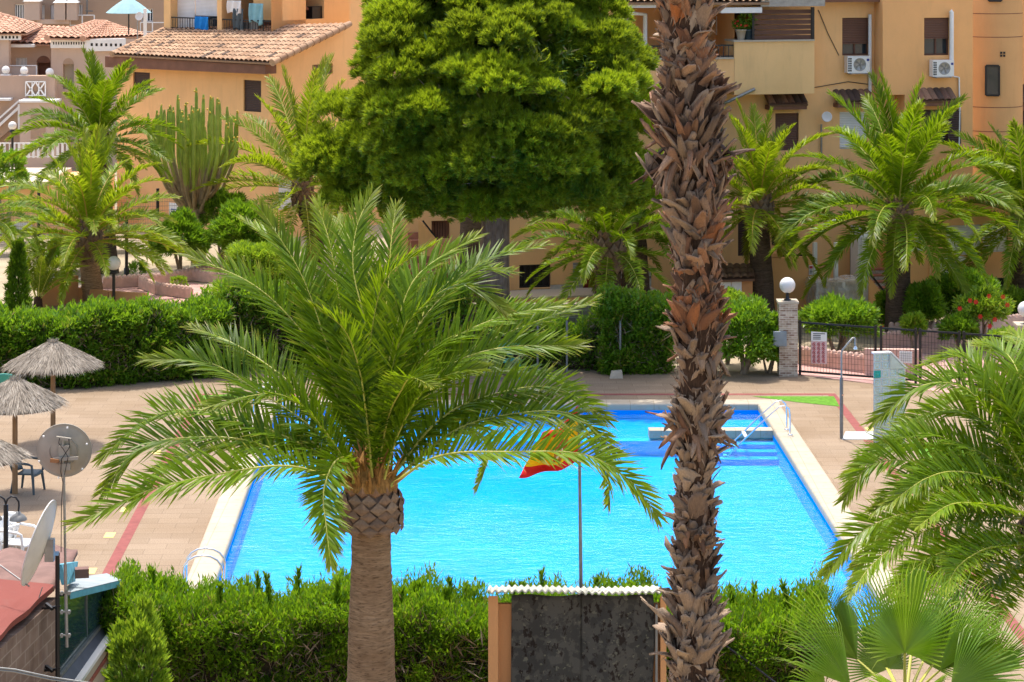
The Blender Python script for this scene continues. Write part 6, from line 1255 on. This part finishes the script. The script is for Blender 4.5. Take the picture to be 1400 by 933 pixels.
# lean-to tile strip under the balcony
mb = MB(); tileroof(mb, RA.at(866, 124, 1.3), RA.at(992, 126, 1.3), RA.at(1008, 109, .0), RA.at(880, 106, .0), seed=6, dark=.15); mb.build('lean_to_tiles', M['tile'], bld); mb = MB(); RA.pbox(mb, (868, 126, 990, 136), .02, 1.2); mb.build('lean_to_fascia', M['fascia'], bld)
pipe([RA.at(1032, 122, .96), RA.at(996, 139, .96), RA.at(988, 142, .8), RA.at(986.5, 148, .5), RA.at(986.5, 196, .2)], bld, 'galv', .05); pipe([RA.at(1189.5, 20, .12), RA.at(1189.5, 84, .12), RA.at(1189.5, 126, .06)], bld, 'pvc', .06); pipe([RA.at(1299, 15, .88), RA.at(1301, 17, .9), RA.at(1301, 82, .88)], bld, 'pvc', .075)
pipe([RA.at(1304, 105, .8), RA.at(1311, 106, .8), RA.at(1312, 150, .78), RA.at(1311, 205, .78)], bld, 'pvc', .03, 'cable_duct'); pipe([RA.at(1123, 170, .1), RA.at(1123, 210, .05)], bld, 'galv', .03, 'cable_duct')
pipe([RA.at(1119, 14, .03), RA.at(1132, 46, .03), RA.at(1147, 76, .03)], bld, 'black_metal', .012, 'cable'); pipe([RA.at(1113, 120, .03), RA.at(1160, 112, .03), RA.at(1206, 118, .03)], bld, 'black_metal', .012, 'cable')
aircon(RA, (1158.5, 77, 1189, 100), .02, 'white air conditioner under the left upper brown shuttered window'); aircon(RA, (1275, 82.5, 1304, 105), RB_OFF+.02, 'white air conditioner under the right upper window by the white pipe'); aircon(RE, (1290, 352.5, 1320, 376), .02, 'white air conditioner under the white shutters at ground level')
t = thing('satellite_dish', 'small white dish on the ochre wall between two tiled canopies', 'satellite dish', RA.at(1130, 165, .3)); dish(t, RA.at(1130.5, 160, .35), (.0, -1, .25), .155, M['dish_white'])
mb = MB(); mb.bar(RA.at(1128, 163, .02), RA.at(1130, 160, .33), .03); mb.build('bracket', M['galv'], t)
def pot(label, q, r, leafm, flower=None):
    t = thing('flower_pot', label, 'flower pot', q, 'pots on the balcony parapet'); mb = MB(); mb.lathe(q, [(r*.6, 0), (r, .3), (r*1.1, .3), (r*1.1, .34), (r*.9, .34)], 14); mb.build('pot', M['render'] if flower else M['grey_plastic'], t)
    n = 60; cen = np.array(tuple(q))+np.array([0, 0, .45])+randdir(n)*np.array([r*1.3, r*1.3, .12 if flower else .35])+np.array([0, 0, 0 if flower else .2]); nb = NB(); clump_cloud(nb, cen, nrm(cen-np.array(tuple(q))), 14, .12, .04, .8, .05, .4, .2); nb.build('plant', M[leafm], t)
    if flower: mb = MB(); [mb.ball(Vector(c)+Vector((0, -.06, .06)), .04, 6) for c in cen[:14]]; o = mb.build('blossom', M[flower], t); o['kind'] = 'stuff'
pot('pale pot of pink flowers on the balcony parapet', RA.at(1013, 55, .6), .17, 'broad', 'petal'); pot('dark pot with a leafy green plant beside the slatted screen', RA.at(1024, 55, .55), .2, 'lime')
# entrance at ground level: stair, columns, low wall
mb = MB(); RA.pbox(mb, (1173.5, 312, 1190, 428), .3, 1.0); mb.build('porch_column', M['white_paint'], bld); mb = MB(); RA.pbox(mb, (1179, 324, 1189.5, 362), 1.003, 1.12); mb.build('junction_box', M['pvc'], bld)
mb = MB(); RA.pbox(mb, (1050, 352, 1110, 424), 1.0, 1.35); RA.pbox(mb, (1050, 347, 1068, 352), 1.0, 1.35); mb.build('porch_wall', M['ochre2'], bld); mb = MB(); RA.pbox(mb, (1068, 356, 1111, 358.5), 1.12, 1.2); RA.pbox(mb, (1068, 348.5, 1111, 351), 1.12, 1.2); mb.build('handrail', M['black_metal'], bld)
for x in (1114.5, 1143): mb = MB(); RA.pbox(mb, (x-2, 332, x+3, 428), 1.2, 1.32); mb.build('porch_post', M['white_paint'], bld)
t = thing('warning_sign', 'small red and white sign on the porch wall beside the white post', 'sign', RA.at(1108.5, 375, 1.37)); mb = MB(); RA.pbox(mb, (1106, 363, 1111.5, 376), 1.36, 1.375); mb.build('board', M['white_paint'], t); mb = MB(); RA.pbox(mb, (1106.6, 364, 1111, 367.5), 1.377, 1.382); mb.build('heading_panel', M['sign_red'], t)
mb = MB()
for i in range(3): RA.pbox(mb, (1107, 369+i*2, 1110.6, 370+i*2), 1.377, 1.381)
mb.build('text_line', M['ink'], t)
M['terracotta'] = plain('terracotta_tread', (.36, .15, .09), .8, .2, 5); M['riser'] = plain('tiled_riser', (.5, .47, .42), .6, .25, 14)
mb = MB(); md2 = MB()
for i in range(7):
    x0 = 1190+i*4.6; y = 372+i*6.5; u0 = RA.uv(1190, y, 1.2)[0]; u1 = RA.uv(1212+i*.5, y, 1.2)[0]; z = RA.uv(1200, y, 1.2)[1]; o = .3+i*.3
    RA.box(mb, u0+.05, u1+.25, z-.04, z, o, o+.33); RA.box(md2, u0+.05, u1+.25, -.05, z-.041, o, o+.31)
s = mb.build('stair_tread', M['terracotta'], bld); md2.build('stair', M['riser'], bld)
mb = MB(); a, b = RA.at(1188, 378, 2.2), RA.at(1215, 412, 2.2); mb.hexa([Vector((a.x, a.y, 0)), Vector((b.x, b.y, 0)), Vector((b.x, b.y+.15, 0)), Vector((a.x, a.y+.15, 0)), a, b, b+Vector((0, .15, 0)), a+Vector((0, .15, 0))]); mb.build('stair_wall', M['ochre2'], bld); mb = MB(); mb.bar(a+Vector((0, 0, .12)), b+Vector((0, 0, .12)), .06); mb.build('handrail', M['black_metal'], bld)
# plastic wrapped crate
M['film'] = plain('milky_plastic_film', (.62, .61, .57), .3, .12, 4, .6, bump=.8, bscale=9)
def filmmat():
    t = NT('plastic_film'); v = t.coord(); n = t.noise(t.coord((1, 1, .6)), 5, 5, .65); p = t.pbr((.7, .69, .65), .25, t.bump(n, .9, .06), .6); tr = t.n('ShaderNodeBsdfTransparent'); m = t.n('ShaderNodeMixShader'); t.l(t.ramp(n, .3, .7, (.25, .25, .25), (.7, .7, .7)), m.inputs[0]); t.l(tr.outputs[0], m.inputs[1]); t.l(p.outputs[0], m.inputs[2]); return t.end(m)
M['film'] = filmmat(); k0, k1, k2, k3 = RA.rect((1115, 384, 1180, 430), 2.4); t = thing('wrapped_crate', 'big crate wrapped in milky plastic film by the porch steps', 'crate', RA.pt((k0+k1)/2, 0, 2.0))
mb = MB(); RA.box(mb, k0+.05, k1-.05, .02, k3-.08, 1.55, 2.35); mb.build('crate_body', M['render'], t)
mb = MB(); c0 = RA.pt(k0, 0, 2.42)
def film(u, v):
    per_ = [(k0, 1.5), (k0, 2.42), (k1, 2.42), (k1, 1.5)]; s_ = u*3; i = min(2, int(s_)); f = s_-i; uu = per_[i][0]+(per_[i+1][0]-per_[i][0])*f; oo = per_[i][1]+(per_[i+1][1]-per_[i][1])*f
    return RA.pt(uu+.02*math.sin(v*13+u*30), .01+v*(k3-.01)+.02*math.sin(u*25), oo+.03*math.sin(u*44+v*7)+.02*math.sin(v*21))
mb.sheet(film, 60, 12); mb.sheet(lambda u, v: RA.pt(k0+(k1-k0)*u, k3+.05*math.sin(u*9+v*5)*math.sin(v*6+1), 1.5+.92*v), 14, 10); mb.build('film', M['film'], t)
mb = MB()
for u in (k0+.02, (k0+k1)*.5+.1, k1-.05): RA.box(mb, u, u+.09, .02, k3-.05, 2.36, 2.41)
mb.build('corner_batten', M['white_paint'], t)
# little tiled meter house behind the shaggy trunk
KH = Facade(985, 73, 8); t = thing('meter_house', 'little orange meter house with tiled roof and white double doors right of the shaggy trunk', 'kiosk', KH.pt(.5, 0)); u0, u1, z0, z1 = KH.rect((968, 378, 1029, 425))
mb = MB(); KH.box(mb, u0, u1, -.02, z1, -.9, 0); mb.build('wall', M['orange_plaster'], t); mb = MB(); tileroof(mb, KH.at(964, 383, .25), KH.at(1032, 381, .25), KH.at(1030, 362, -.9), KH.at(966, 362, -.9), seed=3); mb.build('roof', M['tile_dark'], t)
for r in ((985, 384, 999.5, 421), (1000.5, 384, 1014, 421)): mb = MB(); KH.pbox(mb, r, .004, .04); mb.build('door', M['white_paint'], t)
# outside stair below the pine
mb = MB()
SF = Facade(560, 75, 10)
for i in range(7): y = 316+i*9; a0, a1, zz0, zz1 = SF.rect((556+i*2, y, 588+i*5, y+9)); SF.box(mb, a0, a1, -.05, zz1, .1+i*.28, .1+(i+1)*.28)
mb.build('stair', M['terracotta'], bld); mb = MB(); a, b = SF.at(572, 300, 1.2), SF.at(640, 376, 1.2); mb.hexa([Vector((a.x, a.y, 0)), Vector((b.x, b.y, 0)), Vector((b.x, b.y+.15, 0)), Vector((a.x, a.y+.15, 0)), a, b, b+Vector((0, .15, 0)), a+Vector((0, .15, 0))]); mb.build('stair_wall', M['ochre2'], bld); mb = MB(); mb.bar(SF.at(578, 302, 1.1), SF.at(600, 330, 1.1), .05); mb.build('handrail', M['black_metal'], bld)
b = G(612, 420); t = thing('street_lamp', 'small dark lamp with a flat shade near the outside stair', 'street lamp', b, 'lamps by the outside stair'); mb = MB(); mb.tube([b, P(612, 350, b.y), P(616, 348, b.y)], .05, 8); mb.build('post', M['black_metal'], t); mb = MB(); mb.lathe(P(622, 353, b.y), [(.18, 0), (.14, .06), (.05, .1), (.001, .11)], 14); mb.build('lamp_shade', M['black_metal'], t)
# ---- left ochre building
LA = Facade(370, 92, -38); LB_ = Facade(370, 92, 52)
lb = thing('apartment_building', 'ochre house with tiled roof and laundry balcony behind the cactus at left', 'building', LA.pt(-4, 0))
ul = LA.uv(160, 90)[0]; ze = LA.uv(370, 88)[1]; LW1 = (182, 99, 205, 126); LW2 = (333, 110, 357, 153); LW3 = (226, 280, 268, 345)
LG = (120, 296, 195, 330)
mb = MB(); LA.wall(mb, ul, 0, -.05, ze, [LA.rect(LW1), LA.rect(LW2)])
ub = LB_.uv(575, 90)[0]; LV1 = (499, 3, 526, 43); LV2 = (499, 112, 525, 146); LV3 = (381, 248, 404, 286); LV4 = (427, 88, 455, 102); LV5 = (363, 318, 381, 350)
us_ = LB_.uv(478, 33)[0]; zs_ = LB_.uv(478, 33)[1]
LB_.wall(mb, 0, ub, -.05, ze, [LB_.rect(r) for r in (LV2, LV3, LV4, LV5)]); mb.add([LB_.pt(0, ze), LB_.pt(us_, ze), LB_.pt(us_, zs_)], [(0, 1, 2)]); zt2 = LB_.uv(478, -40)[1]; LB_.wall(mb, us_, ub, ze, zt2, [LB_.rect(LV1)])
mb.build('wall', M['ochre'], lb)
window(LA, LW1, lb, 'brown_wood', 'pane', 'sh_dark', 1.0); window(LA, LW2, lb, 'brown_wood', 'pane', 'sh_dark', 1.0)
window(LB_, LV1, lb, 'white_paint', 'pane', 'sh_brown', .6); window(LB_, LV2, lb, 'brown_wood', 'pane', None); window(LB_, LV3, lb, 'white_paint', 'pane', 'sh_white', 1.0, mull=0); window(LB_, LV4, lb, 'brown_wood', 'pane', 'sh_brown', 1.0); window(LB_, LV5, lb, 'white_paint', 'pane', 'sh_white', 1.0, mull=0)
mb = MB(); LB_.pbox(mb, (509, 85, 524, 100), .02, .4); mb.build('awning_box', M['fascia'], lb)
e0, e1 = LA.at(153, 74.5, .7), LA.at(372, 86, .7); r0, r1 = LA.at(222, 44, -2.6), LA.at(378, 60, -2.6)
r0, r1 = LA.at(226, 40, -2.8), LB_.at(478, 33, .35)
mb = MB(); tileroof(mb, e0, e1, r1, r0, .24, .42, .07, .13, 21); ridge(mb, e1, r1, .13); ridge(mb, e0, r0, .12); mb.build('roof', M['tile'], lb)
mb = MB(); q = [LA.pt(ul-.05, LA.uv(153, 79, .6)[1]-.12, .6), LA.pt(.3, ze-.12, .6)]; mb.hexa([q[0]-Vector((0, 0, .28)), q[1]-Vector((0, 0, .22)), q[1]-Vector((0, 0, .22))-LA.n*.6, q[0]-Vector((0, 0, .28))-LA.n*.6, q[0]+Vector((0, 0, .16)), q[1]+Vector((0, 0, .12)), q[1]+Vector((0, 0, .12))-LA.n*.6, q[0]+Vector((0, 0, .16))-LA.n*.6]); mb.build('fascia', M['fascia'], lb)
# upper storey with two open balconies
UO = -2.7; uw0 = LA.uv(224, 30, UO)[0]; uw1 = LA.uv(371, 30, UO)[0]; zt3 = LA.uv(300, -45, UO)[1]; O1 = (233, -30, 297, 42); O2 = (303, -30, 371, 46)
mb = MB(); LA.wall(mb, uw0, uw1, LA.uv(300, 70, UO)[1], zt3, [LA.rect(O1, UO)+(.5,), LA.rect(O2, UO)+(2.0,)], UO); mb.add([LA.pt(uw0, 4, UO), LA.pt(uw0, zt3, UO), LA.pt(uw0, zt3, UO-6), LA.pt(uw0, 4, UO-6)], [(0, 1, 2, 3)])
cpt = LA.pt(uw1, 0, UO); UB = Facade(370, 92, 52); UB.B = Vector((cpt.x, cpt.y, 0)); O3 = (386, -30, 443, 27); uu1 = UB.uv(478, 20)[0]; UB.wall(mb, .0, uu1, UB.uv(400, 70)[1], zt3, [UB.rect(O3)+(1.6,)]); mb.build('upper_wall', M['ochre_pale'], lb)
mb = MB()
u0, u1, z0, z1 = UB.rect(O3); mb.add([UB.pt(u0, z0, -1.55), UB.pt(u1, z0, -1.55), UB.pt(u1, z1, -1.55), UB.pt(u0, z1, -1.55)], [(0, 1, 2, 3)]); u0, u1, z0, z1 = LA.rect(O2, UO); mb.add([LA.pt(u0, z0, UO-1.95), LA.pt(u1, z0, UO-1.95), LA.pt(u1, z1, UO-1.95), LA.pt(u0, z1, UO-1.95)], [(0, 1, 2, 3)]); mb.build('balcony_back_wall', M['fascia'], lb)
for r in ((234, -30, 266, 40), (267.5, -30, 296.5, 22)): mb = MB(); LA.pbox(mb, r, UO-.45, UO-.40); mb.build('roller_shutter', M['sh_white'], lb)
mb = MB(); LA.pbox(mb, (267, 20, 297, 42), UO-.49, UO-.46); mb.build('balcony_glass', M['pane'], lb)
railing(LA, (233, 25, 297, 41), lb, UO-.06, sp=.14); railing(LA, (303, 28, 371, 45), lb, UO-.06, sp=.14)
mb = MB(); UB.pbox(mb, (427, 9, 443, 26), -.5, -.1); mb.build('balcony_cabinet', M['black_metal'], lb)
mb = MB(); mb.add([UB.at(388, 14, -.3), UB.at(425, 14, -.3), UB.at(412, 2, -.3)], [(0, 1, 2)]); mb.build('parasol_cloth', M['fascia'], lb)
def cloth(label, r, mat, name='hanging_cloth', off=UO-.03, fac=LA, group='laundry on the balcony'):
    u0, u1, z0, z1 = fac.rect(r, off); mb = MB(); mb.sheet(lambda u, v: fac.pt(u0+(u1-u0)*(u+.12*(v-.5)*math.sin(u*5)), z1-(z1-z0)*v*(1-.12*math.sin(u*6)), off+.05*math.sin(u*14+v*3)), 16, 10); o = tag(mb.build(name, mat), label, 'laundry', group); o.modifiers.new('thick', 'SOLIDIFY').thickness = .01
cloth('white shirt hanging on the laundry balcony', (311, 1, 330, 19), M['white_paint'], 'shirt'); cloth('black trousers hanging on the laundry balcony', (319, 12, 333, 42), M['grey_plastic'], 'trousers'); cloth('pale teal towel hanging at the right of the laundry balcony', (341, 5, 360, 32), plain('teal_towel', (.22, .45, .50), .9, .1), 'towel'); cloth('bright blue towel over the railing before the white shutters', (267, 23, 285, 42), plain('blue_towel', (.01, .22, .62), .8, .15), 'towel', UO+.02, LA, 'towels over the railing')
mb = MB()
for x, y, m in ((317, 27, 2), (326, 26, 0), (330, 29, 1)): pass
for r in ((327, 31, 339, 44), (341, 30, 352, 44)): mb = MB(); LA.pbox(mb, r, UO-.6, UO-.2); tag(mb.build('planter_box', M['grey_metal']), 'grey planter box on the laundry balcony floor, '+('left one' if r[0] < 330 else 'right one'), 'planter', 'planter boxes on the laundry balcony')
# banner reading SAL on the fence side wall
t = thing('banner', 'white banner with blue letters SAL behind the cactus trunk', 'banner', LA.at(250, 300, .8)); mb = MB(); LA.pbox(mb, (231, 279, 268, 301), .75, .78); mb.build('board', M['white_paint'], t); M['blue_ink'] = plain('blue_lettering', (.02, .08, .35), .6, .05)
def text(s, o, ux, h, mat, parent):
    cu = bpy.data.curves.new('lettering', 'FONT'); cu.body = s; cu.size = h; cu.extrude = .004; tmp = bpy.data.objects.new('lettering', cu); COL.objects.link(tmp); me = bpy.data.meshes.new_from_object(tmp.evaluated_get(bpy.context.evaluated_depsgraph_get())); bpy.data.objects.remove(tmp); me.materials.clear(); me.materials.append(mat); ob = bpy.data.objects.new('lettering', me); COL.objects.link(ob); Mz = Matrix((ux, Vector((0, 0, 1)), ux.cross(Vector((0, 0, 1))))).transposed().to_4x4(); ob.parent = parent; ob.matrix_local = Matrix.Translation(o-ORG[parent]) @ Mz
text('SAL', LA.at(252, 297, .79), LA.u, .42, M['blue_ink'], t)
mb = MB()
for i in range(3): LA.pbox(mb, (233.5, 286+i*3, 243+i*2, 287.2+i*3), .782, .786)
mb.build('text_line', M['blue_ink'], t)
mb = MB(); LA.pbox(mb, (190, 302, 300, 345), .0, .7); mb.build('porch_wall', M['ochre'], lb)
u0 = LA.uv(20, 300, 1.2)[0]; t = thing('garden_store', 'long low ochre outbuilding with a pale flat roof at the left edge', 'outbuilding', P(30, 350, 95)); mb = MB(); q0, q1 = P(-60, 345, 94), P(128, 345, 94); mb.box(q0.x, q1.x, 94, 99, -.05, P(0, 254, 94).z); mb.build('wall', M['ochre'], t); mb = MB(); mb.box(q0.x, P(66, 0, 94).x, 93.8, 99, P(0, 254, 94).z, P(0, 248, 94).z); mb.build('roof', M['render'], t); mb = MB(); a, b = P(-20, 305, 93.95), P(44, 350, 93.95); mb.box(a.x, b.x, 93.9, 93.99, 0, a.z); mb.build('garage_door', M['sh_white'], t)
# ---- pink villas in the far corner
VD = 118.0; V = lambda x0, d=0: Facade(x0, VD+d, 0); VF = V(100)
vil = thing('villa', 'pink beige villa with hipped tile roofs and white pierced cornice in the far left corner', 'villa', P(90, 400, VD+3)*1); vil.location.z = 0; ORG[vil].z = 0
AR1 = (86, 88, 101, 122); AR2 = (50, 86, 69, 108); WV1 = (21, 79, 37, 91)
def archwall(mb, fac, r, holes, off, parent, arches):
    u0, u1, z0, z1 = fac.rect(r, off); fac.wall(mb, u0, u1, z0, z1, [fac.rect(h, off)+(.5,) for h in holes], off)
mb = MB(); archwall(mb, VF, (70, 55, 118, 330), [AR1], 0, vil, 0)
VS = Facade(118, VD, 24); VS.wall(mb, 0, VS.uv(200, 100)[0], 0, VS.uv(118, 55)[1], ()); mb.build('tower_wall', M['pinkwall2'], vil)
mb = MB(); archwall(mb, VF, (-30, 60, 70, 330), [AR2, WV1], -1.5, vil, 0); mb.build('wall', M['pinkwall'], vil)
def archtop(fac, r, off, parent, mat, rise):
    u0, u1, z0, z1 = fac.rect(r, off); uc, ra = (u0+u1)/2, (u1-u0)/2; mb = MB(); pts = [fac.pt(uc+math.cos(a)*ra, z1+math.sin(a)*ra*rise, off+.01) for a in np.linspace(0, math.pi, 13)]; mb.add(pts, [tuple(range(13))]); mb.build('arch_head', M[mat], parent)
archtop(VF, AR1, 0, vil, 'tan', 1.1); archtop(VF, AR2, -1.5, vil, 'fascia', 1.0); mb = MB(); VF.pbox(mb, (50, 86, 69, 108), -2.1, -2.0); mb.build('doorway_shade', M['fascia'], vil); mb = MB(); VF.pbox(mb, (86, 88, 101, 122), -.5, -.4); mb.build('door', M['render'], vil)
window(VF, WV1, vil, 'white_paint', 'sh_white', None, off=-1.5, mull=2)
for fac, r in ((VF, (69, 53.5, 118, 66)), (VS, (118, 53.5, 172, 70))): mb = MB(); fac.pbox(mb, r, 0, .25); mb.build('cornice', M['white_paint'], vil)
for i in range(13): mb = MB(); x = 72.5+i*3.45; VF.pbox(mb, (x, 57.6, x+1.7, 61.2), .24, .256); mb.build('cornice_hole', M['interior'], vil)
for i in range(7): mb = MB(); x = 124+i*6.6; VS.pbox(mb, (x, 59.3+i*.1, x+3.0, 63.2+i*.1), .24, .256); mb.build('cornice_hole', M['interior'], vil)
def hip(apex1, apex2, corners, seed):
    mb = MB(); a, b, c = corners
    tileroof(mb, a, b, apex2, apex1, .3, .5, .08, .04, seed); tileroof(mb, b, c, apex2+Vector((.01, 0, 0)), apex2, .3, .5, .08, .04, seed+1); ridge(mb, b, apex2, .14); ridge(mb, apex1, apex2, .14); ridge(mb, a, apex1, .14); mb.build('roof', M['tile_pink'], vil)
hip(P(128, 31, VD+5), P(146, 31, VD+5), (P(64, 52, VD-.6), P(113, 53, VD-.6), P(206, 49, VD+3.2)), 41)
mb = MB(); tileroof(mb, VF.at(11, 59, -1), VF.at(72, 61, -1), VF.at(96, 38, -4.5), VF.at(52, 36, -4.5), .3, .5, .08, .04, 51); mb.build('roof', M['tile_pink'], vil)
mb = MB(); tileroof(mb, VF.at(-40, 46, .4), VF.at(36, 46, .4), VF.at(57, 37, -4), VF.at(-10, 18, -4), .3, .5, .08, .04, 61); ridge(mb, VF.at(57, 37, -4), VF.at(-10, 18, -4), .14); mb.build('roof', M['tile_pink'], vil)
mb = MB(); VF.pbox(mb, (-30, 47, 28, 55), .0, .2); mb.build('cornice', M['white_paint'], vil); mb = MB(); VF.pbox(mb, (-30, 55, 12, 330), -.5, .0); mb.build('side_wall', M['pinkwall2'], vil)
for i in range(5): mb = MB(); x = 2+i*5; VF.pbox(mb, (x, 49.5, x+2.6, 53), .19, .206); mb.build('cornice_hole', M['interior'], vil)
mb = MB(); VF.pbox(mb, (8, 61, 46, 65), -1.4, -.6); mb.build('awning', M['white_paint'], vil)
railing(VF, (11, 90, 50, 105), vil, -.2, 'white_paint', 1.2, 'balustrade', .06); mb = MB(); VF.pbox(mb, (12, 92, 49, 105), -.25, -.22); mb.build('balustrade_panel', M['pinkwall2'], vil)
mb = MB(); VF.pbox(mb, (-30, 104, 75, 330), .6, 1.2); mb.build('terrace_wall', M['pinkwall'], vil); mb = MB(); VF.pbox(mb, (35, 112, 62, 132), 1.21, 1.24); mb.build('terrace_opening', M['tan'], vil)
railing(VF, (35, 112, 62, 132), vil, 1.35, 'white_paint', .3, 'lattice_railing', .05)
mb = MB()
for a, b in (((36, 131), (48, 113)), ((48, 131), (36, 113)), ((49, 131), (61, 113)), ((61, 131), (49, 113))): mb.bar(VF.at(*a, 1.38), VF.at(*b, 1.38), .06)
mb.build('lattice', M['white_paint'], vil)
for x, y in ((8, 103), (33, 104), (68, 106)): mb = MB(); q = VF.at(x, y, .9); mb.box(q.x-.22, q.x+.22, q.y-.2, q.y+.2, q.z-.1, q.z+.05); mb.ball(q+Vector((0, 0, .25)), .2, 14); mb.build('ball_finial', M['white_paint'], vil)
mb = MB(); VF.pbox(mb, (27, 140, 76, 330), 1.3, 2.4); mb.build('lower_terrace', M['pinkwall2'], vil); mb = MB(); VF.pbox(mb, (26, 137.5, 77, 140.5), 1.2, 2.5); VF.pbox(mb, (-30, 135, 14, 138), 1.2, 1.8); mb.build('terrace_coping', M['white_paint'], vil)
mb = MB(); mb.bar(VF.at(-12, 182, 1.8), VF.at(27, 146, 1.8), .12); mb.bar(VF.at(-12, 172, 1.8), VF.at(27, 137, 1.8), .08); mb.bar(VF.at(26, 178, 1.8), VF.at(26, 143, 1.8), .1); mb.build('stair_rail', M['white_paint'], vil); mb = MB(); p = [VF.at(-12, 200, 1.7), VF.at(27, 166, 1.7), VF.at(27, 147, 1.7), VF.at(-12, 181, 1.7)]; mb.prism(p, (0, .4, 0)); mb.build('stair', M['tan'], vil)
mb = MB(); VF.pbox(mb, (42, 157, 62, 190), 2.4, 2.42); mb.build('arch_opening', M['tan'], vil)
fn = thing('picket_fence', 'long white picket fence below the pink villas', 'fence', P(40, 215, 112)); ff = Facade(-40, 112, 0); railing(ff, (-40, 196, 92, 216), fn, 0, 'white_paint', .22, 'pickets', .1)
# back row house with chimneys
bk = thing('terrace_house', 'brown pink terrace house with barred windows along the top left edge', 'house', P(100, 330, 132)); BF = Facade(100, 132, 0); wins = [(20, 6, 33, 27), (54, 7, 61, 27), (69, 7, 75, 27), (104, 6, 113, 22), (193, 12, 209, 30)]
mb = MB(); u0, u1, z0, z1 = BF.rect((-60, -60, 300, 330)); BF.wall(mb, u0, u1, z0, z1, [BF.rect(r) for r in wins]); mb.build('wall', M['tan'], bk)
for r in wins: window(BF, r, bk, 'white_paint', 'pane', None, mull=3)
mb = MB(); BF.pbox(mb, (50, 27, 95, 33), .4, 1.0); mb.build('terrace_wall', M['pinkwall2'], bk)
for x0, x1, y0 in ((33, 54, 2), (74, 89, 4), (91, 105, 4)):
    mb = MB(); BF.pbox(mb, (x0, y0, x1, 28), .5, 1.2); c = mb.build('chimney', M['pinkwall2'], bk); ORG[c] = ORG[bk]; mb = MB(); a = BF.rect((x0-1.5, y0-2.5, x1+1.5, y0), 1.2); ap = BF.pt((a[0]+a[1])/2, a[3]+.25, .85); q = [BF.pt(a[0], a[2], 1.3), BF.pt(a[1], a[2], 1.3), BF.pt(a[1], a[2], .4), BF.pt(a[0], a[2], .4)]; mb.add(q+[ap], [(0, 1, 4), (1, 2, 4), (2, 3, 4), (3, 0, 4), (3, 2, 1, 0)]); mb.build('chimney_cap', M['white_paint'], c)
railing(BF, (96, 21, 129, 36), bk, .8, 'white_paint', 2, 'glass_railing', .06); railing(BF, (192, 31, 225, 45), bk, 1.0, 'white_paint', .5, 'railing', .06)
mb = MB(); mb.tube([BF.at(119, 20, .5), BF.at(119, -20, .5)], .05, 6); mb.bar(BF.at(117, 15, .5), BF.at(127, 15.5, .5), .08); tag(mb.build('aerial_mast', M['grey_metal']), 'thin dark aerial mast on the far terrace house', 'aerial')
t = thing('sun_umbrella', 'pale blue patio umbrella on the terrace at the top left', 'umbrella', P(176, 40, 114)); M['pale_blue'] = plain('pale_blue_canvas', (.28, .44, .48), .8, .06, 3, .2); c = P(176, 18, 114); rr = 31*114/FPX
mb = MB(); K = 8; hz = P(0, -3, 114).z-c.z; vs = []
for j in range(5):
    f = j/4; r = rr*f
    for i in range(K*4): a = 2*math.pi*i/(K*4); sc_ = 1-.06*(1-abs(math.cos(a*K/2)))*f; vs.append(c+Vector((math.cos(a)*r*sc_, math.sin(a)*r*sc_, hz*(1-f**1.25))+.0*Vector((0, 0, 1))) if False else c+Vector((math.cos(a)*r*sc_, math.sin(a)*r*sc_, hz*(1-f**1.25))))
n_ = K*4; mb.add(vs, [(j*n_+i, j*n_+(i+1) % n_, (j+1)*n_+(i+1) % n_, (j+1)*n_+i) for j in range(4) for i in range(n_)]); o = mb.build('canopy', M['pale_blue'], t); o.modifiers.new('thick', 'SOLIDIFY').thickness = .02
mb = MB(); mb.tube([P(176, 48, 114), P(176, 0, 114)], .035, 8); mb.build('pole', M['black_metal'], t)
t = thing('satellite_dish', 'small white dish on a post beside the pale blue umbrella', 'satellite dish', P(190, 45, 113)); dish(t, P(190.5, 22.5, 113), (-.3, -1, .25), .19, M['dish_white']); mb = MB(); mb.tube([P(188, 58, 113), P(188, 28, 113.05), P(190, 23, 113.05)], .03, 8); mb.build('mast', M['galv'], t)
mb = MB(); q = P(198, 46, 113); mb.box(q.x-.07, q.x+.07, 113, 113.14, q.z-2, P(0, 12, 113).z); tag(mb.build('terrace_post', M['white_paint']), 'white square post right of the small white dish', 'post')
